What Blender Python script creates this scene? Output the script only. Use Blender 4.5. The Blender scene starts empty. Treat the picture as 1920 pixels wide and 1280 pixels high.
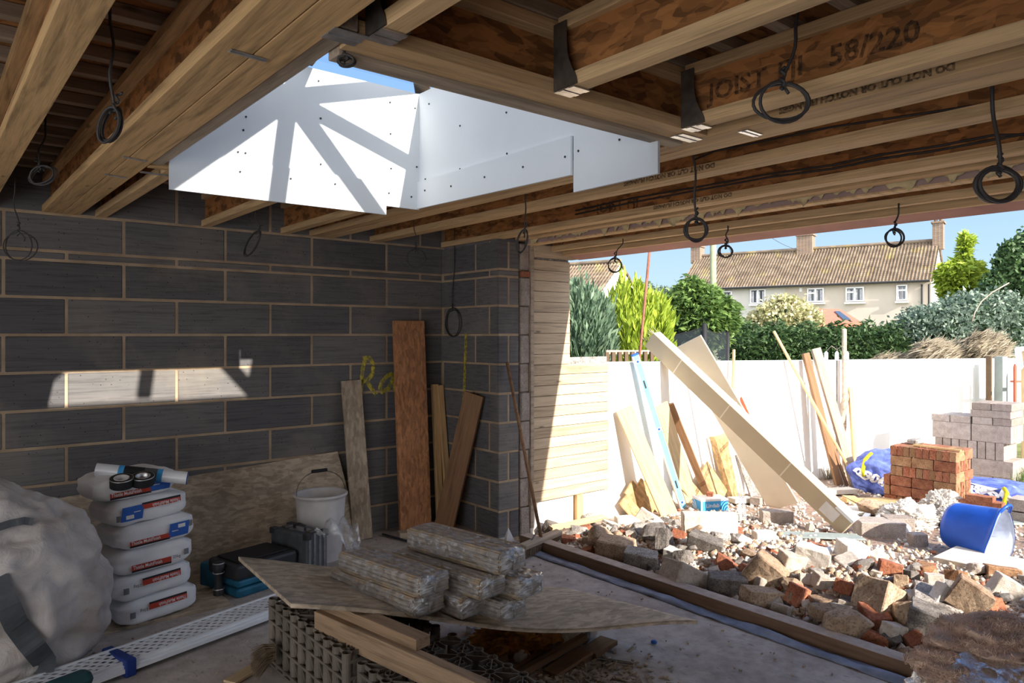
import bpy, bmesh, math, random
import numpy as np
from mathutils import Vector as Vec, Matrix, noise, Euler
random.seed(7)
SC = bpy.context.scene
COL = SC.collection
PI = math.pi

# ------------------------------------------------------------------ camera
FPX = 1369.0                      # focal length in pixels of the 1920 wide frame
AZ = math.radians(39.29)          # heading, from +Y towards +X
EYE = Vec((0, 0, 1.6))
HV = 628.0                        # horizon row
sA, cA = math.sin(AZ), math.cos(AZ)
cam_d = bpy.data.cameras.new('camera')
cam = bpy.data.objects.new('camera', cam_d)
COL.objects.link(cam)
cam.location = EYE
cam.rotation_euler = (PI / 2, 0, -AZ)
cam_d.sensor_width = 36
cam_d.lens = FPX / 1920 * 36
cam_d.shift_y = -(640 - HV) / 1920
cam_d.clip_start = 0.05
cam_d.clip_end = 400
SC.camera = cam

# ------------------------------------------------------------------ light
SUN_TO = Vec((0.20, -2.02, 1.0)).normalized()     # direction towards the sun
sun_d = bpy.data.lights.new('sun', 'SUN')
sun_d.energy = 6.6
sun_d.angle = math.radians(0.55)
sun_d.color = (1.0, 0.91, 0.80)
sun = bpy.data.objects.new('sun', sun_d)
COL.objects.link(sun)
sun.rotation_euler = SUN_TO.to_track_quat('Z', 'Y').to_euler()
sun.location = (0, -4, 8)
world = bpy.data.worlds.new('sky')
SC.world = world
world.use_nodes = True
wn = world.node_tree
wn.nodes.clear()
wo = wn.nodes.new('ShaderNodeOutputWorld')
wb = wn.nodes.new('ShaderNodeBackground')
tcw = wn.nodes.new('ShaderNodeTexCoord')
sep = wn.nodes.new('ShaderNodeSeparateXYZ')
wr = wn.nodes.new('ShaderNodeValToRGB')
for p_, c_ in ((0.0, (.35, .42, .46)), (.004, (.58, .76, .92)), (.18, (.36, .58, .88)), (.5, (.16, .36, .78)), (.9, (.10, .26, .68))):
    e_ = wr.color_ramp.elements[0] if p_ == 0 else wr.color_ramp.elements.new(p_)
    e_.position = p_; e_.color = (*c_, 1)
wr.color_ramp.elements.remove(wr.color_ramp.elements[-1])
wn.links.new(tcw.outputs['Generated'], sep.inputs[0])
wn.links.new(sep.outputs[2], wr.inputs[0])
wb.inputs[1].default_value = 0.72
# sky behind the camera made paler and brighter, to add interior fill light
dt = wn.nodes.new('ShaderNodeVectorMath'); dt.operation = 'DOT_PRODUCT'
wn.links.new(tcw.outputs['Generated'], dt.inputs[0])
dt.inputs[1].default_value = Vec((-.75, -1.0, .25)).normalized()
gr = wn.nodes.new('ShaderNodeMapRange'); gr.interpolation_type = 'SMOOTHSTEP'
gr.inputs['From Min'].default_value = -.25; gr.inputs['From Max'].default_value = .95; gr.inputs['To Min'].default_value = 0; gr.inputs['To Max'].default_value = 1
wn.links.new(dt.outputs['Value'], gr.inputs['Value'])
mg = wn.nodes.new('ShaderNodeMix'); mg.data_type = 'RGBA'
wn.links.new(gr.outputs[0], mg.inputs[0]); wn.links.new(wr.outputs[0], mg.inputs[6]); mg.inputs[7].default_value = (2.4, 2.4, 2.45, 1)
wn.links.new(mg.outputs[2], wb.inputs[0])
wn.links.new(wb.outputs[0], wo.inputs[0])
SC.view_settings.view_transform = 'Standard'
SC.view_settings.look = 'None'
SC.view_settings.exposure = 0.8
SC.view_settings.gamma = 1.0
SC.view_settings.use_curve_mapping = False
SC.cycles.max_bounces = 10
SC.cycles.diffuse_bounces = 6
SC.cycles.transparent_max_bounces = 16
SC.cycles.use_denoising = True

# ------------------------------------------------------------------ measuring helpers
def ray(u, v):
    xc = (u - 960) / FPX
    return Vec((xc * cA + sA, -xc * sA + cA, (HV - v) / FPX))
def at(u, v, axis, val):
    """point of the plane axis=val seen at u, v"""
    r = ray(u, v)
    i = 'xyz'.index(axis)
    return EYE + r * ((val - EYE[i]) / r[i])
def far(u, v, zc):
    return EYE + ray(u, v) * zc
def depth(p):
    return p[0] * sA + p[1] * cA

# ------------------------------------------------------------------ materials
MATS = {}
class NT:
    def __init__(s, name):
        s.m = bpy.data.materials.new(name)
        s.m.use_nodes = True
        s.t = s.m.node_tree
        s.b = s.t.nodes['Principled BSDF']
        s.out = s.t.nodes['Material Output']
        s.tc = s.n('ShaderNodeTexCoord')
        MATS[name] = s.m
    def n(s, ty, **kw):
        o = s.t.nodes.new(ty)
        for k, v in kw.items():
            setattr(o, k, v)
        return o
    def l(s, a, b):
        s.t.links.new(a, b)
    def mapping(s, scale=(1, 1, 1), coord='Object', rot=(0, 0, 0)):
        mp = s.n('ShaderNodeMapping')
        mp.inputs['Scale'].default_value = scale
        mp.inputs['Rotation'].default_value = rot
        s.l(s.tc.outputs[coord], mp.inputs[0])
        return mp.outputs[0]
    def noise(s, vec, scale=5, detail=6, rough=.55, dist=0):
        x = s.n('ShaderNodeTexNoise')
        x.inputs['Scale'].default_value = scale
        x.inputs['Detail'].default_value = detail
        x.inputs['Roughness'].default_value = rough
        x.inputs['Distortion'].default_value = dist
        s.l(vec, x.inputs['Vector'])
        return x.outputs['Fac']
    def voro(s, vec, scale=5, feature='F1', out='Color', rand=1.0):
        x = s.n('ShaderNodeTexVoronoi', feature=feature)
        x.inputs['Scale'].default_value = scale
        x.inputs['Randomness'].default_value = rand
        s.l(vec, x.inputs['Vector'])
        return x.outputs[out]
    def ramp(s, fac, stops):
        r = s.n('ShaderNodeValToRGB')
        e = r.color_ramp.elements
        while len(e) < len(stops):
            e.new(.5)
        for q, (p, c) in zip(e, stops):
            q.position = p
            q.color = (*c, 1) if len(c) == 3 else c
        s.l(fac, r.inputs[0])
        return r.outputs[0]
    def mix(s, a, b, fac=.5, mode='MIX'):
        x = s.n('ShaderNodeMix', data_type='RGBA', blend_type=mode)
        for sock, val in ((x.inputs[6], a), (x.inputs[7], b), (x.inputs[0], fac)):
            if hasattr(val, 'is_output'):
                s.l(val, sock)
            elif isinstance(val, (int, float)):
                sock.default_value = val
            else:
                sock.default_value = (*val, 1)
        return x.outputs[2]
    def attr(s, name='tint'):
        a = s.n('ShaderNodeAttribute', attribute_name=name)
        return a.outputs['Fac']
    def col(s, c):
        if hasattr(c, 'is_output'):
            s.l(c, s.b.inputs['Base Color'])
        else:
            s.b.inputs['Base Color'].default_value = (*c, 1)
    def bump(s, h, strength=.3, dist=.01):
        x = s.n('ShaderNodeBump')
        x.inputs['Strength'].default_value = strength
        x.inputs['Distance'].default_value = dist
        s.l(h, x.inputs['Height'])
        s.l(x.outputs[0], s.b.inputs['Normal'])
    def fin(s, rough=.8, metal=0, spec=.3):
        s.b.inputs['Roughness'].default_value = rough
        s.b.inputs['Metallic'].default_value = metal
        s.b.inputs['Specular IOR Level'].default_value = spec
        return s.m

def plain(name, c, rough=.6, metal=0, var=.12, scale=9, bump=.0, spec=.3):
    t = NT(name)
    nz = t.noise(t.mapping(), scale, 5)
    d = tuple(x * (1 - var) for x in c); e = tuple(min(1, x * (1 + var)) for x in c)
    t.col(t.ramp(nz, [(.3, d), (.7, e)]))
    if bump:
        t.bump(t.noise(t.mapping(), scale * 6, 6), bump, .004)
    return t.fin(rough, metal, spec)

def wood(name, c, dark=.55, knots=True, rough=.75, grain=1.0):
    """grain along local X"""
    t = NT(name)
    v = t.mapping((1.2 * grain, 16, 16))
    w = t.noise(v, 1.6, 7, .6, .7)
    fine = t.noise(t.mapping((3, 120, 120)), 2, 3)
    cd = tuple(x * dark for x in c)
    c1 = t.ramp(w, [(.32, cd), (.5, c), (.7, tuple(min(1, x * 1.15) for x in c))])
    c1 = t.mix(c1, t.ramp(fine, [(.35, (.62, .6, .58)), (.6, (1, 1, 1))]), .55, 'MULTIPLY')
    if knots:
        k = t.voro(t.mapping((1.5, 5, 5)), 1.6, 'F1', 'Distance')
        c1 = t.mix(tuple(x * .3 for x in c), c1, t.ramp(k, [(.03, (0, 0, 0)), (.1, (1, 1, 1))]))
    ti = t.attr('tint')
    c1 = t.mix(c1, t.ramp(ti, [(0, (1, 1, 1)), (1, (.62, .56, .5))]), 1.0, 'MULTIPLY')
    t.col(c1)
    t.bump(w, .15, .004)
    return t.fin(rough)

def osb(name, c, sc=14, rough=.8, dark=.45):
    t = NT(name)
    ds = t.n('ShaderNodeTexNoise'); ds.inputs['Scale'].default_value = 7
    t.l(t.mapping(), ds.inputs['Vector'])
    dv = t.n('ShaderNodeVectorMath', operation='MULTIPLY_ADD')
    t.l(ds.outputs['Color'], dv.inputs[0])
    dv.inputs[1].default_value = (.06, .06, .06)
    t.l(t.mapping(), dv.inputs[2])
    def lay(rot, sx, sy, s):
        mp = t.n('ShaderNodeMapping'); mp.inputs['Rotation'].default_value = (rot * .3, rot * .5, rot); mp.inputs['Scale'].default_value = (sx, sy, sy)
        t.l(dv.outputs[0], mp.inputs[0])
        return t.voro(mp.outputs[0], s)
    a = lay(.4, .5, 1.6, sc); b = lay(1.9, .45, 1.5, sc * 1.15); e = lay(-.7, .5, 1.7, sc * .9)
    m = t.mix(t.mix(a, b, .5), e, .4)
    bw = t.n('ShaderNodeRGBToBW'); t.l(m, bw.inputs[0])
    lo = tuple(x * dark for x in c); hi = tuple(min(1, x * 1.35) for x in c)
    cc = t.ramp(bw.outputs[0], [(.3, lo), (.5, c), (.72, hi)])
    big = t.noise(t.mapping(), 2.2, 4)
    cc = t.mix(cc, t.ramp(big, [(.3, (.72, .68, .64)), (.65, (1.05, 1.05, 1.05))]), .8, 'MULTIPLY')
    t.col(cc)
    t.bump(bw.outputs[0], .25, .004)
    return t.fin(rough)

wood('pine', (.68, .44, .21))
wood('pine_pale', (.60, .45, .27), .75)
wood('pine_grey', (.46, .37, .28), .6)
wood('larch_cladding', (.66, .52, .36), .66, True, .7, .7)
wood('timber_dull', (.42, .29, .18))
wood('lvl', (.72, .49, .26), .68, False)
wood('hardwood_brown', (.30, .17, .09), .6, False)
osb('osb_dark', (.36, .155, .05), 24)
osb('osb_tan', (.42, .30, .19), 15, .85, .6)
osb('osb_orange', (.48, .23, .11), 34, .8, .7)
osb('osb_dusty', (.43, .35, .26), 30, .9, .75)
osb('osb_gold', (.50, .34, .17), 26, .85, .65)
plain('steel_strap', (.62, .62, .62), .35, .9, .25, 20)
plain('steel_dark', (.16, .14, .12), .5, .8, .3, 20)
plain('cable_grey', (.055, .05, .05), .5, 0, .1)
plain('plasterboard', (.66, .69, .72), .85, 0, .03, 3)
plain('screw_black', (.02, .02, .02), .6)
plain('render_white', (.86, .85, .81), .9, 0, .03, 2, .1)
plain('rubber_black', (.02, .02, .022), .6)
plain('plastic_black', (.035, .035, .038), .45)
plain('plastic_teal', (.02, .13, .22), .45, 0, .3, 12)
plain('plastic_blue', (.02, .10, .52), .35, 0, .2, 6)
plain('paint_white', (.8, .8, .8), .5)
plain('bag_paper', (.82, .82, .83), .75, 0, .08, 6, .15)
plain('bag_dusty', (.64, .61, .59), .85, 0, .15, 6, .15)
plain('print_red', (.50, .055, .03), .6)
plain('print_black', (.02, .02, .022), .6)
plain('print_blue', (.03, .12, .45), .6)
plain('print_maroon', (.14, .02, .035), .6)
plain('print_grey', (.2, .2, .21), .7)
plain('print_pale', (.75, .72, .70), .7)
plain('print_sky', (.06, .36, .72), .5)
plain('aluminium', (.30, .31, .33), .35, .8, .2, 30)
plain('case_grey', (.10, .11, .12), .5, .3, .2, 20)
plain('zinc_white', (.84, .86, .88), .4, .2, .06, 8)
plain('level_blue', (.18, .50, .74), .4)
plain('tape_blue', (.015, .04, .2), .5)
plain('tape_teal', (.02, .07, .08), .6)
plain('crate_plastic', (.15, .125, .10), .65, 0, .35, 7, .2)
plain('insulation_tan', (.66, .48, .37), .95, 0, .3, 14, .8)
plain('insulation_brown', (.52, .24, .06), .95, 0, .5, 20, .8)
plain('insulation_yellow', (.62, .50, .28), .95, 0, .2, 14, .8)
plain('membrane_pink', (.50, .27, .22), .8, 0, .15, 4)
plain('board_pinkgrey', (.42, .29, .26), .85, 0, .12, 5)
plain('dpm_blue', (.20, .23, .31), .5, 0, .35, 9, .2)
plain('brush_fibre', (.20, .15, .10), .9, 0, .3, 30)
plain('cardboard', (.52, .43, .30), .85, 0, .06, 4)
plain('cardboard_pale', (.74, .66, .52), .85, 0, .05, 4)  # pale tone of the strap bands and the stained panel
plain('paint_yellow', (.55, .48, .02), .9, 0, .3, 20)
plain('paint_red', (.42, .07, .03), .8)
plain('rust_red', (.25, .10, .06), .7, .2, .3, 20)
plain('post_grey', (.25, .29, .28), .8)
plain('fence_red', (.38, .10, .06), .8, 0, .15, 10)
plain('pole_green', (.28, .31, .20), .9, 0, .15, 6)
plain('stem_brown', (.12, .08, .05), .9)
plain('upvc_white', (.85, .85, .85), .4)
plain('roof_edge', (.14, .12, .11), .8)
plain('trug_inner', (.62, .68, .80), .6, 0, .2, 12)
plain('mortar_pale', (.50, .455, .40), .95, 0, .12, 20, .9)
plain('paving_pale', (.60, .54, .46), .9, 0, .1, 8, .4)
plain('red_roof', (.46, .17, .11), .85, 0, .1, 6)

# stone families
def stone(name, c1, c2, sc=9, spots=(.1, .1, .1), sf=.5):
    t = NT(name)
    oi = t.n('ShaderNodeObjectInfo')
    a = t.noise(t.mapping(), sc, 8, .65)
    cc = t.ramp(a, [(.32, c1), (.66, c2)])
    sp = t.noise(t.mapping(), sc * 9, 3)
    cc = t.mix(cc, t.ramp(sp, [(.36, spots), (.5, (1, 1, 1))]), sf, 'MULTIPLY')
    cc = t.mix(cc, t.ramp(oi.outputs['Random'], [(0, (.75, .7, .66)), (1, (1.12, 1.1, 1.08))]), 1.0, 'MULTIPLY')
    t.col(cc)
    t.bump(t.noise(t.mapping(), sc * 4, 8, .7), .7, .012)
    return t.fin(.93)
stone('stone_tan', (.30, .20, .13), (.58, .46, .34))
stone('stone_grey', (.24, .22, .20), (.52, .50, .48), 12, (.25, .25, .25), .8)
stone('stone_pale', (.52, .46, .39), (.78, .74, .68), 7, (.5, .5, .5), .4)
stone('stone_dark', (.10, .09, .085), (.28, .26, .24), 12, (.35, .35, .35), .8)
stone('brick_red', (.30, .085, .045), (.50, .22, .13), 10)
stone('brick_old', (.24, .085, .05), (.46, .21, .12), 14, (.4, .3, .3), .6)
stone('brick_brown', (.25, .13, .07), (.44, .27, .15), 12, (.4, .3, .3), .6)
stone('block_aggregate', (.34, .29, .26), (.50, .45, .41), 14, (.4, .4, .4), .6)
stone('plaster_chunk', (.66, .62, .56), (.84, .82, .78), 8, (.6, .6, .6), .3)

# block wall: every block has its own tint, diagonal saw scratches, mortar smears
t = NT('blockwork')
ti = t.attr()
base = t.ramp(ti, [(0, (.108, .104, .108)), (.5, (.135, .130, .132)), (1, (.175, .166, .16))])
scr = t.noise(t.mapping((1.2, 3, 26), rot=(0, .28, 0)), 3, 6, .6, .4)
base = t.mix(base, t.ramp(scr, [(.36, (.68, .68, .69)), (.5, (1, 1, 1)), (.7, (1.15, 1.15, 1.15))]), .8, 'MULTIPLY')
dirt = t.noise(t.mapping(), 1.8, 6, .6)
base = t.mix(base, (.33, .28, .22), t.ramp(dirt, [(.52, (0, 0, 0)), (.75, (.45, .45, .45))]))
pit = t.voro(t.mapping(), 26, 'F1', 'Distance')
base = t.mix((.03, .03, .03), base, t.ramp(pit, [(.06, (0, 0, 0)), (.11, (1, 1, 1))]))
t.col(base); t.bump(t.noise(t.mapping(), 30, 8), .35, .006); t.fin(.93)
t = NT('mortar')
a = t.noise(t.mapping(), 6, 7)
t.col(t.ramp(a, [(.3, (.32, .23, .15)), (.7, (.50, .38, .26))])); t.bump(t.noise(t.mapping(), 40, 8), .6, .008); t.fin(.95)
# concrete slab
t = NT('slab_concrete')
a = t.noise(t.mapping(), 1.3, 8, .62); b = t.noise(t.mapping(), 14, 8, .6)
cc = t.ramp(a, [(.3, (.33, .28, .25)), (.52, (.50, .45, .41)), (.72, (.60, .56, .52))])
cc = t.mix(cc, t.ramp(b, [(.3, (.66, .63, .6)), (.62, (1.05, 1.05, 1.05))]), .75, 'MULTIPLY')
cr = t.noise(t.mapping((1, .35, 1)), 60, 4)
cc = t.mix(cc, t.ramp(cr, [(.3, (.45, .42, .4)), (.4, (1, 1, 1))]), .6, 'MULTIPLY')
t.col(cc); t.bump(b, .4, .012); t.fin(.92)
t = NT('kerb_timber')
a = t.noise(t.mapping((1, 12, 12)), 2.5, 7)
side = t.ramp(a, [(.3, (.13, .075, .045)), (.7, (.24, .15, .095))])  # brown face, with its shade put into the dark colour
dust = t.ramp(t.noise(t.mapping(), 14, 7), [(.3, (.34, .27, .22)), (.7, (.50, .42, .36))])
ge = t.n('ShaderNodeNewGeometry'); sx_ = t.n('ShaderNodeSeparateXYZ'); t.l(ge.outputs['Normal'], sx_.inputs[0])
t.col(t.mix(side, dust, t.ramp(sx_.outputs[2], [(.5, (0, 0, 0)), (.8, (1, 1, 1))]))); t.bump(t.noise(t.mapping(), 30, 7), .5, .006); t.fin(.95)
t = NT('stamp_ink')
a = t.noise(t.mapping(), 60, 5); tp = t.n('ShaderNodeBsdfTransparent'); mx = t.n('ShaderNodeMixShader')
t.col((.03, .022, .018)); t.l(t.ramp(a, [(.35, (.25, .25, .25)), (.6, (.75, .75, .75))]), mx.inputs[0]); t.l(t.b.outputs[0], mx.inputs[1]); t.l(tp.outputs[0], mx.inputs[2]); t.l(mx.outputs[0], t.out.inputs[0])
# site soil
t = NT('site_soil')
a = t.noise(t.mapping(), 1.2, 9, .65); b = t.noise(t.mapping(), 22, 8, .7)
cc = t.ramp(a, [(.3, (.22, .14, .10)), (.5, (.36, .26, .20)), (.72, (.52, .43, .36))])
cc = t.mix(cc, t.ramp(b, [(.34, (.5, .45, .42)), (.6, (1.1, 1.1, 1.1))]), .8, 'MULTIPLY')
t.col(cc); t.bump(b, .8, .03); t.fin(.96)
t = NT('lawn')
a = t.noise(t.mapping(), 4, 9, .65)
t.col(t.ramp(a, [(.3, (.05, .08, .02)), (.7, (.16, .17, .06))])); t.bump(a, .6, .05); t.fin(.95)
# clay pantiles, ribs come from geometry
t = NT('pantile')
a = t.noise(t.mapping(), 1.6, 6); b = t.voro(t.mapping((3.4, 1, 3)), 1.0)
cc = t.ramp(a, [(.3, (.17, .125, .09)), (.55, (.26, .20, .145)), (.75, (.36, .29, .21))])
bwt = t.n('ShaderNodeRGBToBW'); t.l(b, bwt.inputs[0]); cc = t.mix(cc, bwt.outputs[0], .35, 'MULTIPLY')
cc = t.mix(cc, (.36, .29, .10), t.ramp(t.noise(t.mapping(), .9, 5), [(.56, (0, 0, 0)), (.7, (.6, .6, .6))]))
t.col(cc); t.fin(.9)
plain('house_render', (.56, .49, .42), .9, 0, .06, .8)
plain('house_render_pale', (.60, .58, .54), .9, 0, .05, .8)
plain('gable_white', (.82, .80, .76), .9, 0, .04, 1)
t = NT('chimney_brick')
br = t.n('ShaderNodeTexBrick'); br.inputs['Scale'].default_value = 4.5
br.inputs['Color1'].default_value = (.24, .15, .10, 1); br.inputs['Color2'].default_value = (.16, .11, .08, 1); br.inputs['Mortar'].default_value = (.4, .36, .3, 1)
t.l(t.mapping((1, 1, 1), rot=(PI / 2, 0, 0)), br.inputs['Vector']); t.col(br.outputs[0]); t.fin(.9)
t = NT('window_glass')
t.col((.05, .06, .08)); t.fin(.08, 0, .6)
plain('curtain', (.45, .45, .47), .9, 0, .3, 14)
# foliage
def leaf(name, a, b):
    t = NT(name)
    r = t.attr('tint')
    t.col(t.ramp(r, [(0, a), (1, b)]))
    t.fin(.55, 0, .35)
    tr = t.n('ShaderNodeBsdfTranslucent'); mx = t.n('ShaderNodeMixShader')
    t.l(t.ramp(r, [(0, a), (1, b)]), tr.inputs[0]); mx.inputs[0].default_value = .3
    t.l(t.b.outputs[0], mx.inputs[1]); t.l(tr.outputs[0], mx.inputs[2]); t.l(mx.outputs[0], t.out.inputs[0])
leaf('leaf_bluegreen', (.07, .13, .075), (.24, .34, .22))
leaf('leaf_lime', (.20, .30, .03), (.50, .60, .08))
leaf('leaf_green', (.06, .12, .03), (.22, .34, .09))
leaf('leaf_hedge', (.025, .06, .02), (.10, .17, .06))
leaf('leaf_cream', (.30, .32, .12), (.75, .68, .45))
leaf('leaf_silver', (.06, .11, .07), (.30, .38, .30))
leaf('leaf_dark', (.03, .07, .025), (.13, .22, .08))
leaf('dead_twig', (.14, .11, .07), (.42, .36, .26))
# clear films
def film(name, body=(.8, .82, .85), tr=.72, rough=.12, sc=22):
    t = NT(name)
    g = t.n('ShaderNodeBsdfGlossy'); g.inputs['Roughness'].default_value = rough; g.inputs['Color'].default_value = (.95, .97, 1, 1)
    tp = t.n('ShaderNodeBsdfTransparent'); tp.inputs[0].default_value = (.93, .94, .95, 1)
    df = t.n('ShaderNodeBsdfDiffuse'); df.inputs[0].default_value = (*body, 1)
    m1 = t.n('ShaderNodeMixShader'); m1.inputs[0].default_value = .8
    t.l(df.outputs[0], m1.inputs[1]); t.l(g.outputs[0], m1.inputs[2])
    m2 = t.n('ShaderNodeMixShader')
    nz = t.noise(t.mapping(), sc, 6, .6, 1.5)
    f = t.ramp(nz, [(.4, (tr, tr, tr)), (.62, (tr * .5, tr * .5, tr * .5))])
    t.l(f, m2.inputs[0]); t.l(m1.outputs[0], m2.inputs[1]); t.l(tp.outputs[0], m2.inputs[2])
    t.l(m2.outputs[0], t.out.inputs[0])
    bp = t.n('ShaderNodeBump'); bp.inputs['Strength'].default_value = 1; bp.inputs['Distance'].default_value = .02
    t.l(nz, bp.inputs['Height']); t.l(bp.outputs[0], g.inputs['Normal'])
film('shrink_film', (.75, .78, .82), .86, .05)
film('bag_film', (.7, .66, .6), .7, .1, 9)
t = NT('roof_glass')
g = t.n('ShaderNodeBsdfGlossy'); g.inputs['Roughness'].default_value = .02
tp = t.n('ShaderNodeBsdfTransparent'); tp.inputs[0].default_value = (.93, .96, .97, 1)
mx = t.n('ShaderNodeMixShader'); mx.inputs[0].default_value = .05
t.l(tp.outputs[0], mx.inputs[1]); t.l(g.outputs[0], mx.inputs[2]); t.l(mx.outputs[0], t.out.inputs[0])
t = NT('net_mesh')
tp = t.n('ShaderNodeBsdfTransparent'); df = t.n('ShaderNodeBsdfDiffuse'); df.inputs[0].default_value = (.05, .06, .07, 1)
mx = t.n('ShaderNodeMixShader'); mx.inputs[0].default_value = .42
t.l(tp.outputs[0], mx.inputs[1]); t.l(df.outputs[0], mx.inputs[2]); t.l(mx.outputs[0], t.out.inputs[0])
# woven sack cloth
t = NT('woven_sack')
a = t.noise(t.mapping(), 3, 7, .6); w = t.n('ShaderNodeTexChecker'); w.inputs['Scale'].default_value = 260
t.l(t.mapping(), w.inputs[0])
cc = t.ramp(a, [(.3, (.40, .345, .31)), (.6, (.62, .585, .56))])
t.col(cc); t.bump(t.noise(t.mapping(), 9, 6, .6, 1.), .6, .02); t.fin(.8)
t = NT('bulk_bag_blue')
a = t.noise(t.mapping(), 5, 7, .6, 1.)
t.col(t.ramp(a, [(.35, (.06, .09, .36)), (.62, (.16, .22, .60)), (.78, (.45, .50, .75))])); t.bump(a, .8, .03); t.fin(.6)

# ------------------------------------------------------------------ mesh helpers
WM = {}
def wm(o):
    return WM[o.name]
class MB:
    """collects shapes for ONE mesh object"""
    def __init__(s):
        s.v = []; s.f = []; s.t = []; s.m = []
    def add(s, vs, fs, tint=0.0, mi=0):
        k = len(s.v)
        s.v += [tuple(x) for x in vs]
        for f in fs:
            s.f.append([i + k for i in f]); s.t.append(tint); s.m.append(mi)
        return s
    def box(s, lo, hi, tint=0., mi=0, M=None, ch=0):
        x0, y0, z0 = lo; x1, y1, z1 = hi
        if ch:
            c = ch
            vs = []
            # chamfered box: 24 verts
            for sx, X in ((0, x0), (1, x1)):
                for sy, Y in ((0, y0), (1, y1)):
                    for sz, Z in ((0, z0), (1, z1)):
                        dx = c if sx == 0 else -c; dy = c if sy == 0 else -c; dz = c if sz == 0 else -c
                        vs += [(X, Y + dy, Z + dz), (X + dx, Y, Z + dz), (X + dx, Y + dy, Z)]
            idx = lambda a, b, d: (a * 4 + b * 2 + d) * 3
            fs = []
            for a in (0, 1):
                q = [idx(a, 0, 0), idx(a, 1, 0), idx(a, 1, 1), idx(a, 0, 1)]
                fs.append(q if a == 0 and False else (q if a else q[::-1]))
            for b in (0, 1):
                q = [idx(0, b, 0) + 1, idx(1, b, 0) + 1, idx(1, b, 1) + 1, idx(0, b, 1) + 1]
                fs.append(q if not b else q[::-1])
            for d in (0, 1):
                q = [idx(0, 0, d) + 2, idx(1, 0, d) + 2, idx(1, 1, d) + 2, idx(0, 1, d) + 2]
                fs.append(q if d else q[::-1])
            for a in (0, 1):
                for b in (0, 1):
                    fs.append([idx(a, b, 0), idx(a, b, 0) + 1, idx(a, b, 1) + 1, idx(a, b, 1)])
            for a in (0, 1):
                for d in (0, 1):
                    fs.append([idx(a, 0, d), idx(a, 0, d) + 2, idx(a, 1, d) + 2, idx(a, 1, d)])
            for b in (0, 1):
                for d in (0, 1):
                    fs.append([idx(0, b, d) + 1, idx(0, b, d) + 2, idx(1, b, d) + 2, idx(1, b, d) + 1])
            for i in range(8):
                fs.append([3 * i, 3 * i + 1, 3 * i + 2])
        else:
            vs = [(x0, y0, z0), (x1, y0, z0), (x1, y1, z0), (x0, y1, z0), (x0, y0, z1), (x1, y0, z1), (x1, y1, z1), (x0, y1, z1)]
            fs = [(3, 2, 1, 0), (4, 5, 6, 7), (0, 1, 5, 4), (1, 2, 6, 5), (2, 3, 7, 6), (3, 0, 4, 7)]
        if M is not None:
            vs = [M @ Vec(q) for q in vs]
        return s.add(vs, fs, tint, mi)
    def tube(s, pts, r, n=8, tint=0., mi=0, closed=False, caps=True):
        pts = [Vec(p) for p in pts]
        N = len(pts); rs = r if hasattr(r, '__len__') else [r] * N
        vs = []; fs = []
        up = None
        for i, p in enumerate(pts):
            a = pts[(i + 1) % N] if (closed or i < N - 1) else p
            b = pts[i - 1] if (closed or i > 0) else p
            d = (a - b)
            d = d.normalized() if d.length > 1e-9 else Vec((0, 0, 1))
            if up is None:
                up = d.orthogonal().normalized()
            up = (up - d * up.dot(d))
            up = up.normalized() if up.length > 1e-6 else d.orthogonal().normalized()
            w = d.cross(up)
            for k in range(n):
                an = 2 * PI * k / n
                vs.append(p + (up * math.cos(an) + w * math.sin(an)) * rs[i])
        for i in range(N if closed else N - 1):
            j = (i + 1) % N
            for k in range(n):
                l = (k + 1) % n
                fs.append((i * n + k, i * n + l, j * n + l, j * n + k))
        if caps and not closed:
            fs.append(tuple(range(n))[::-1]); fs.append(tuple((N - 1) * n + k for k in range(n)))
        return s.add(vs, fs, tint, mi)
    def lathe(s, prof, n=24, M=None, tint=0, mi=0, a0=0, a1=2 * PI):
        full = abs(a1 - a0 - 2 * PI) < 1e-6
        cols = n if full else n + 1
        vs = []; fs = []
        for r, z in prof:
            for k in range(cols):
                an = a0 + (a1 - a0) * k / n
                vs.append(Vec((r * math.cos(an), r * math.sin(an), z)))
        for i in range(len(prof) - 1):
            for k in range(n):
                l = (k + 1) % cols
                fs.append((i * cols + k, i * cols + l, (i + 1) * cols + l, (i + 1) * cols + k))
        if M is not None:
            vs = [M @ q for q in vs]
        return s.add(vs, fs, tint, mi)
    def prism(s, poly, z0, z1, M=None, tint=0, mi=0):
        n = len(poly)
        vs = [Vec((x, y, z0)) for x, y in poly] + [Vec((x, y, z1)) for x, y in poly]
        fs = [tuple(range(n))[::-1], tuple(range(n, 2 * n))] + [(i, (i + 1) % n, n + (i + 1) % n, n + i) for i in range(n)]
        if M is not None:
            vs = [M @ q for q in vs]
        return s.add(vs, fs, tint, mi)
    def build(s, name, mat, parent=None, M=None, smooth=False, bevel=0, mods=None):
        me = bpy.data.meshes.new(name)
        M = M if M is not None else Matrix()
        me.from_pydata(s.v, [], s.f)
        mats = mat if isinstance(mat, (list, tuple)) else [mat]
        for m in mats:
            me.materials.append(MATS[m])
        if len(mats) > 1:
            me.polygons.foreach_set('material_index', s.m)
        if any(s.t):
            a = me.attributes.new('tint', 'FLOAT', 'FACE'); a.data.foreach_set('value', s.t)
        if smooth:
            me.polygons.foreach_set('use_smooth', [True] * len(me.polygons))
        me.update()
        return link(name, me, parent, M, bevel)
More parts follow.
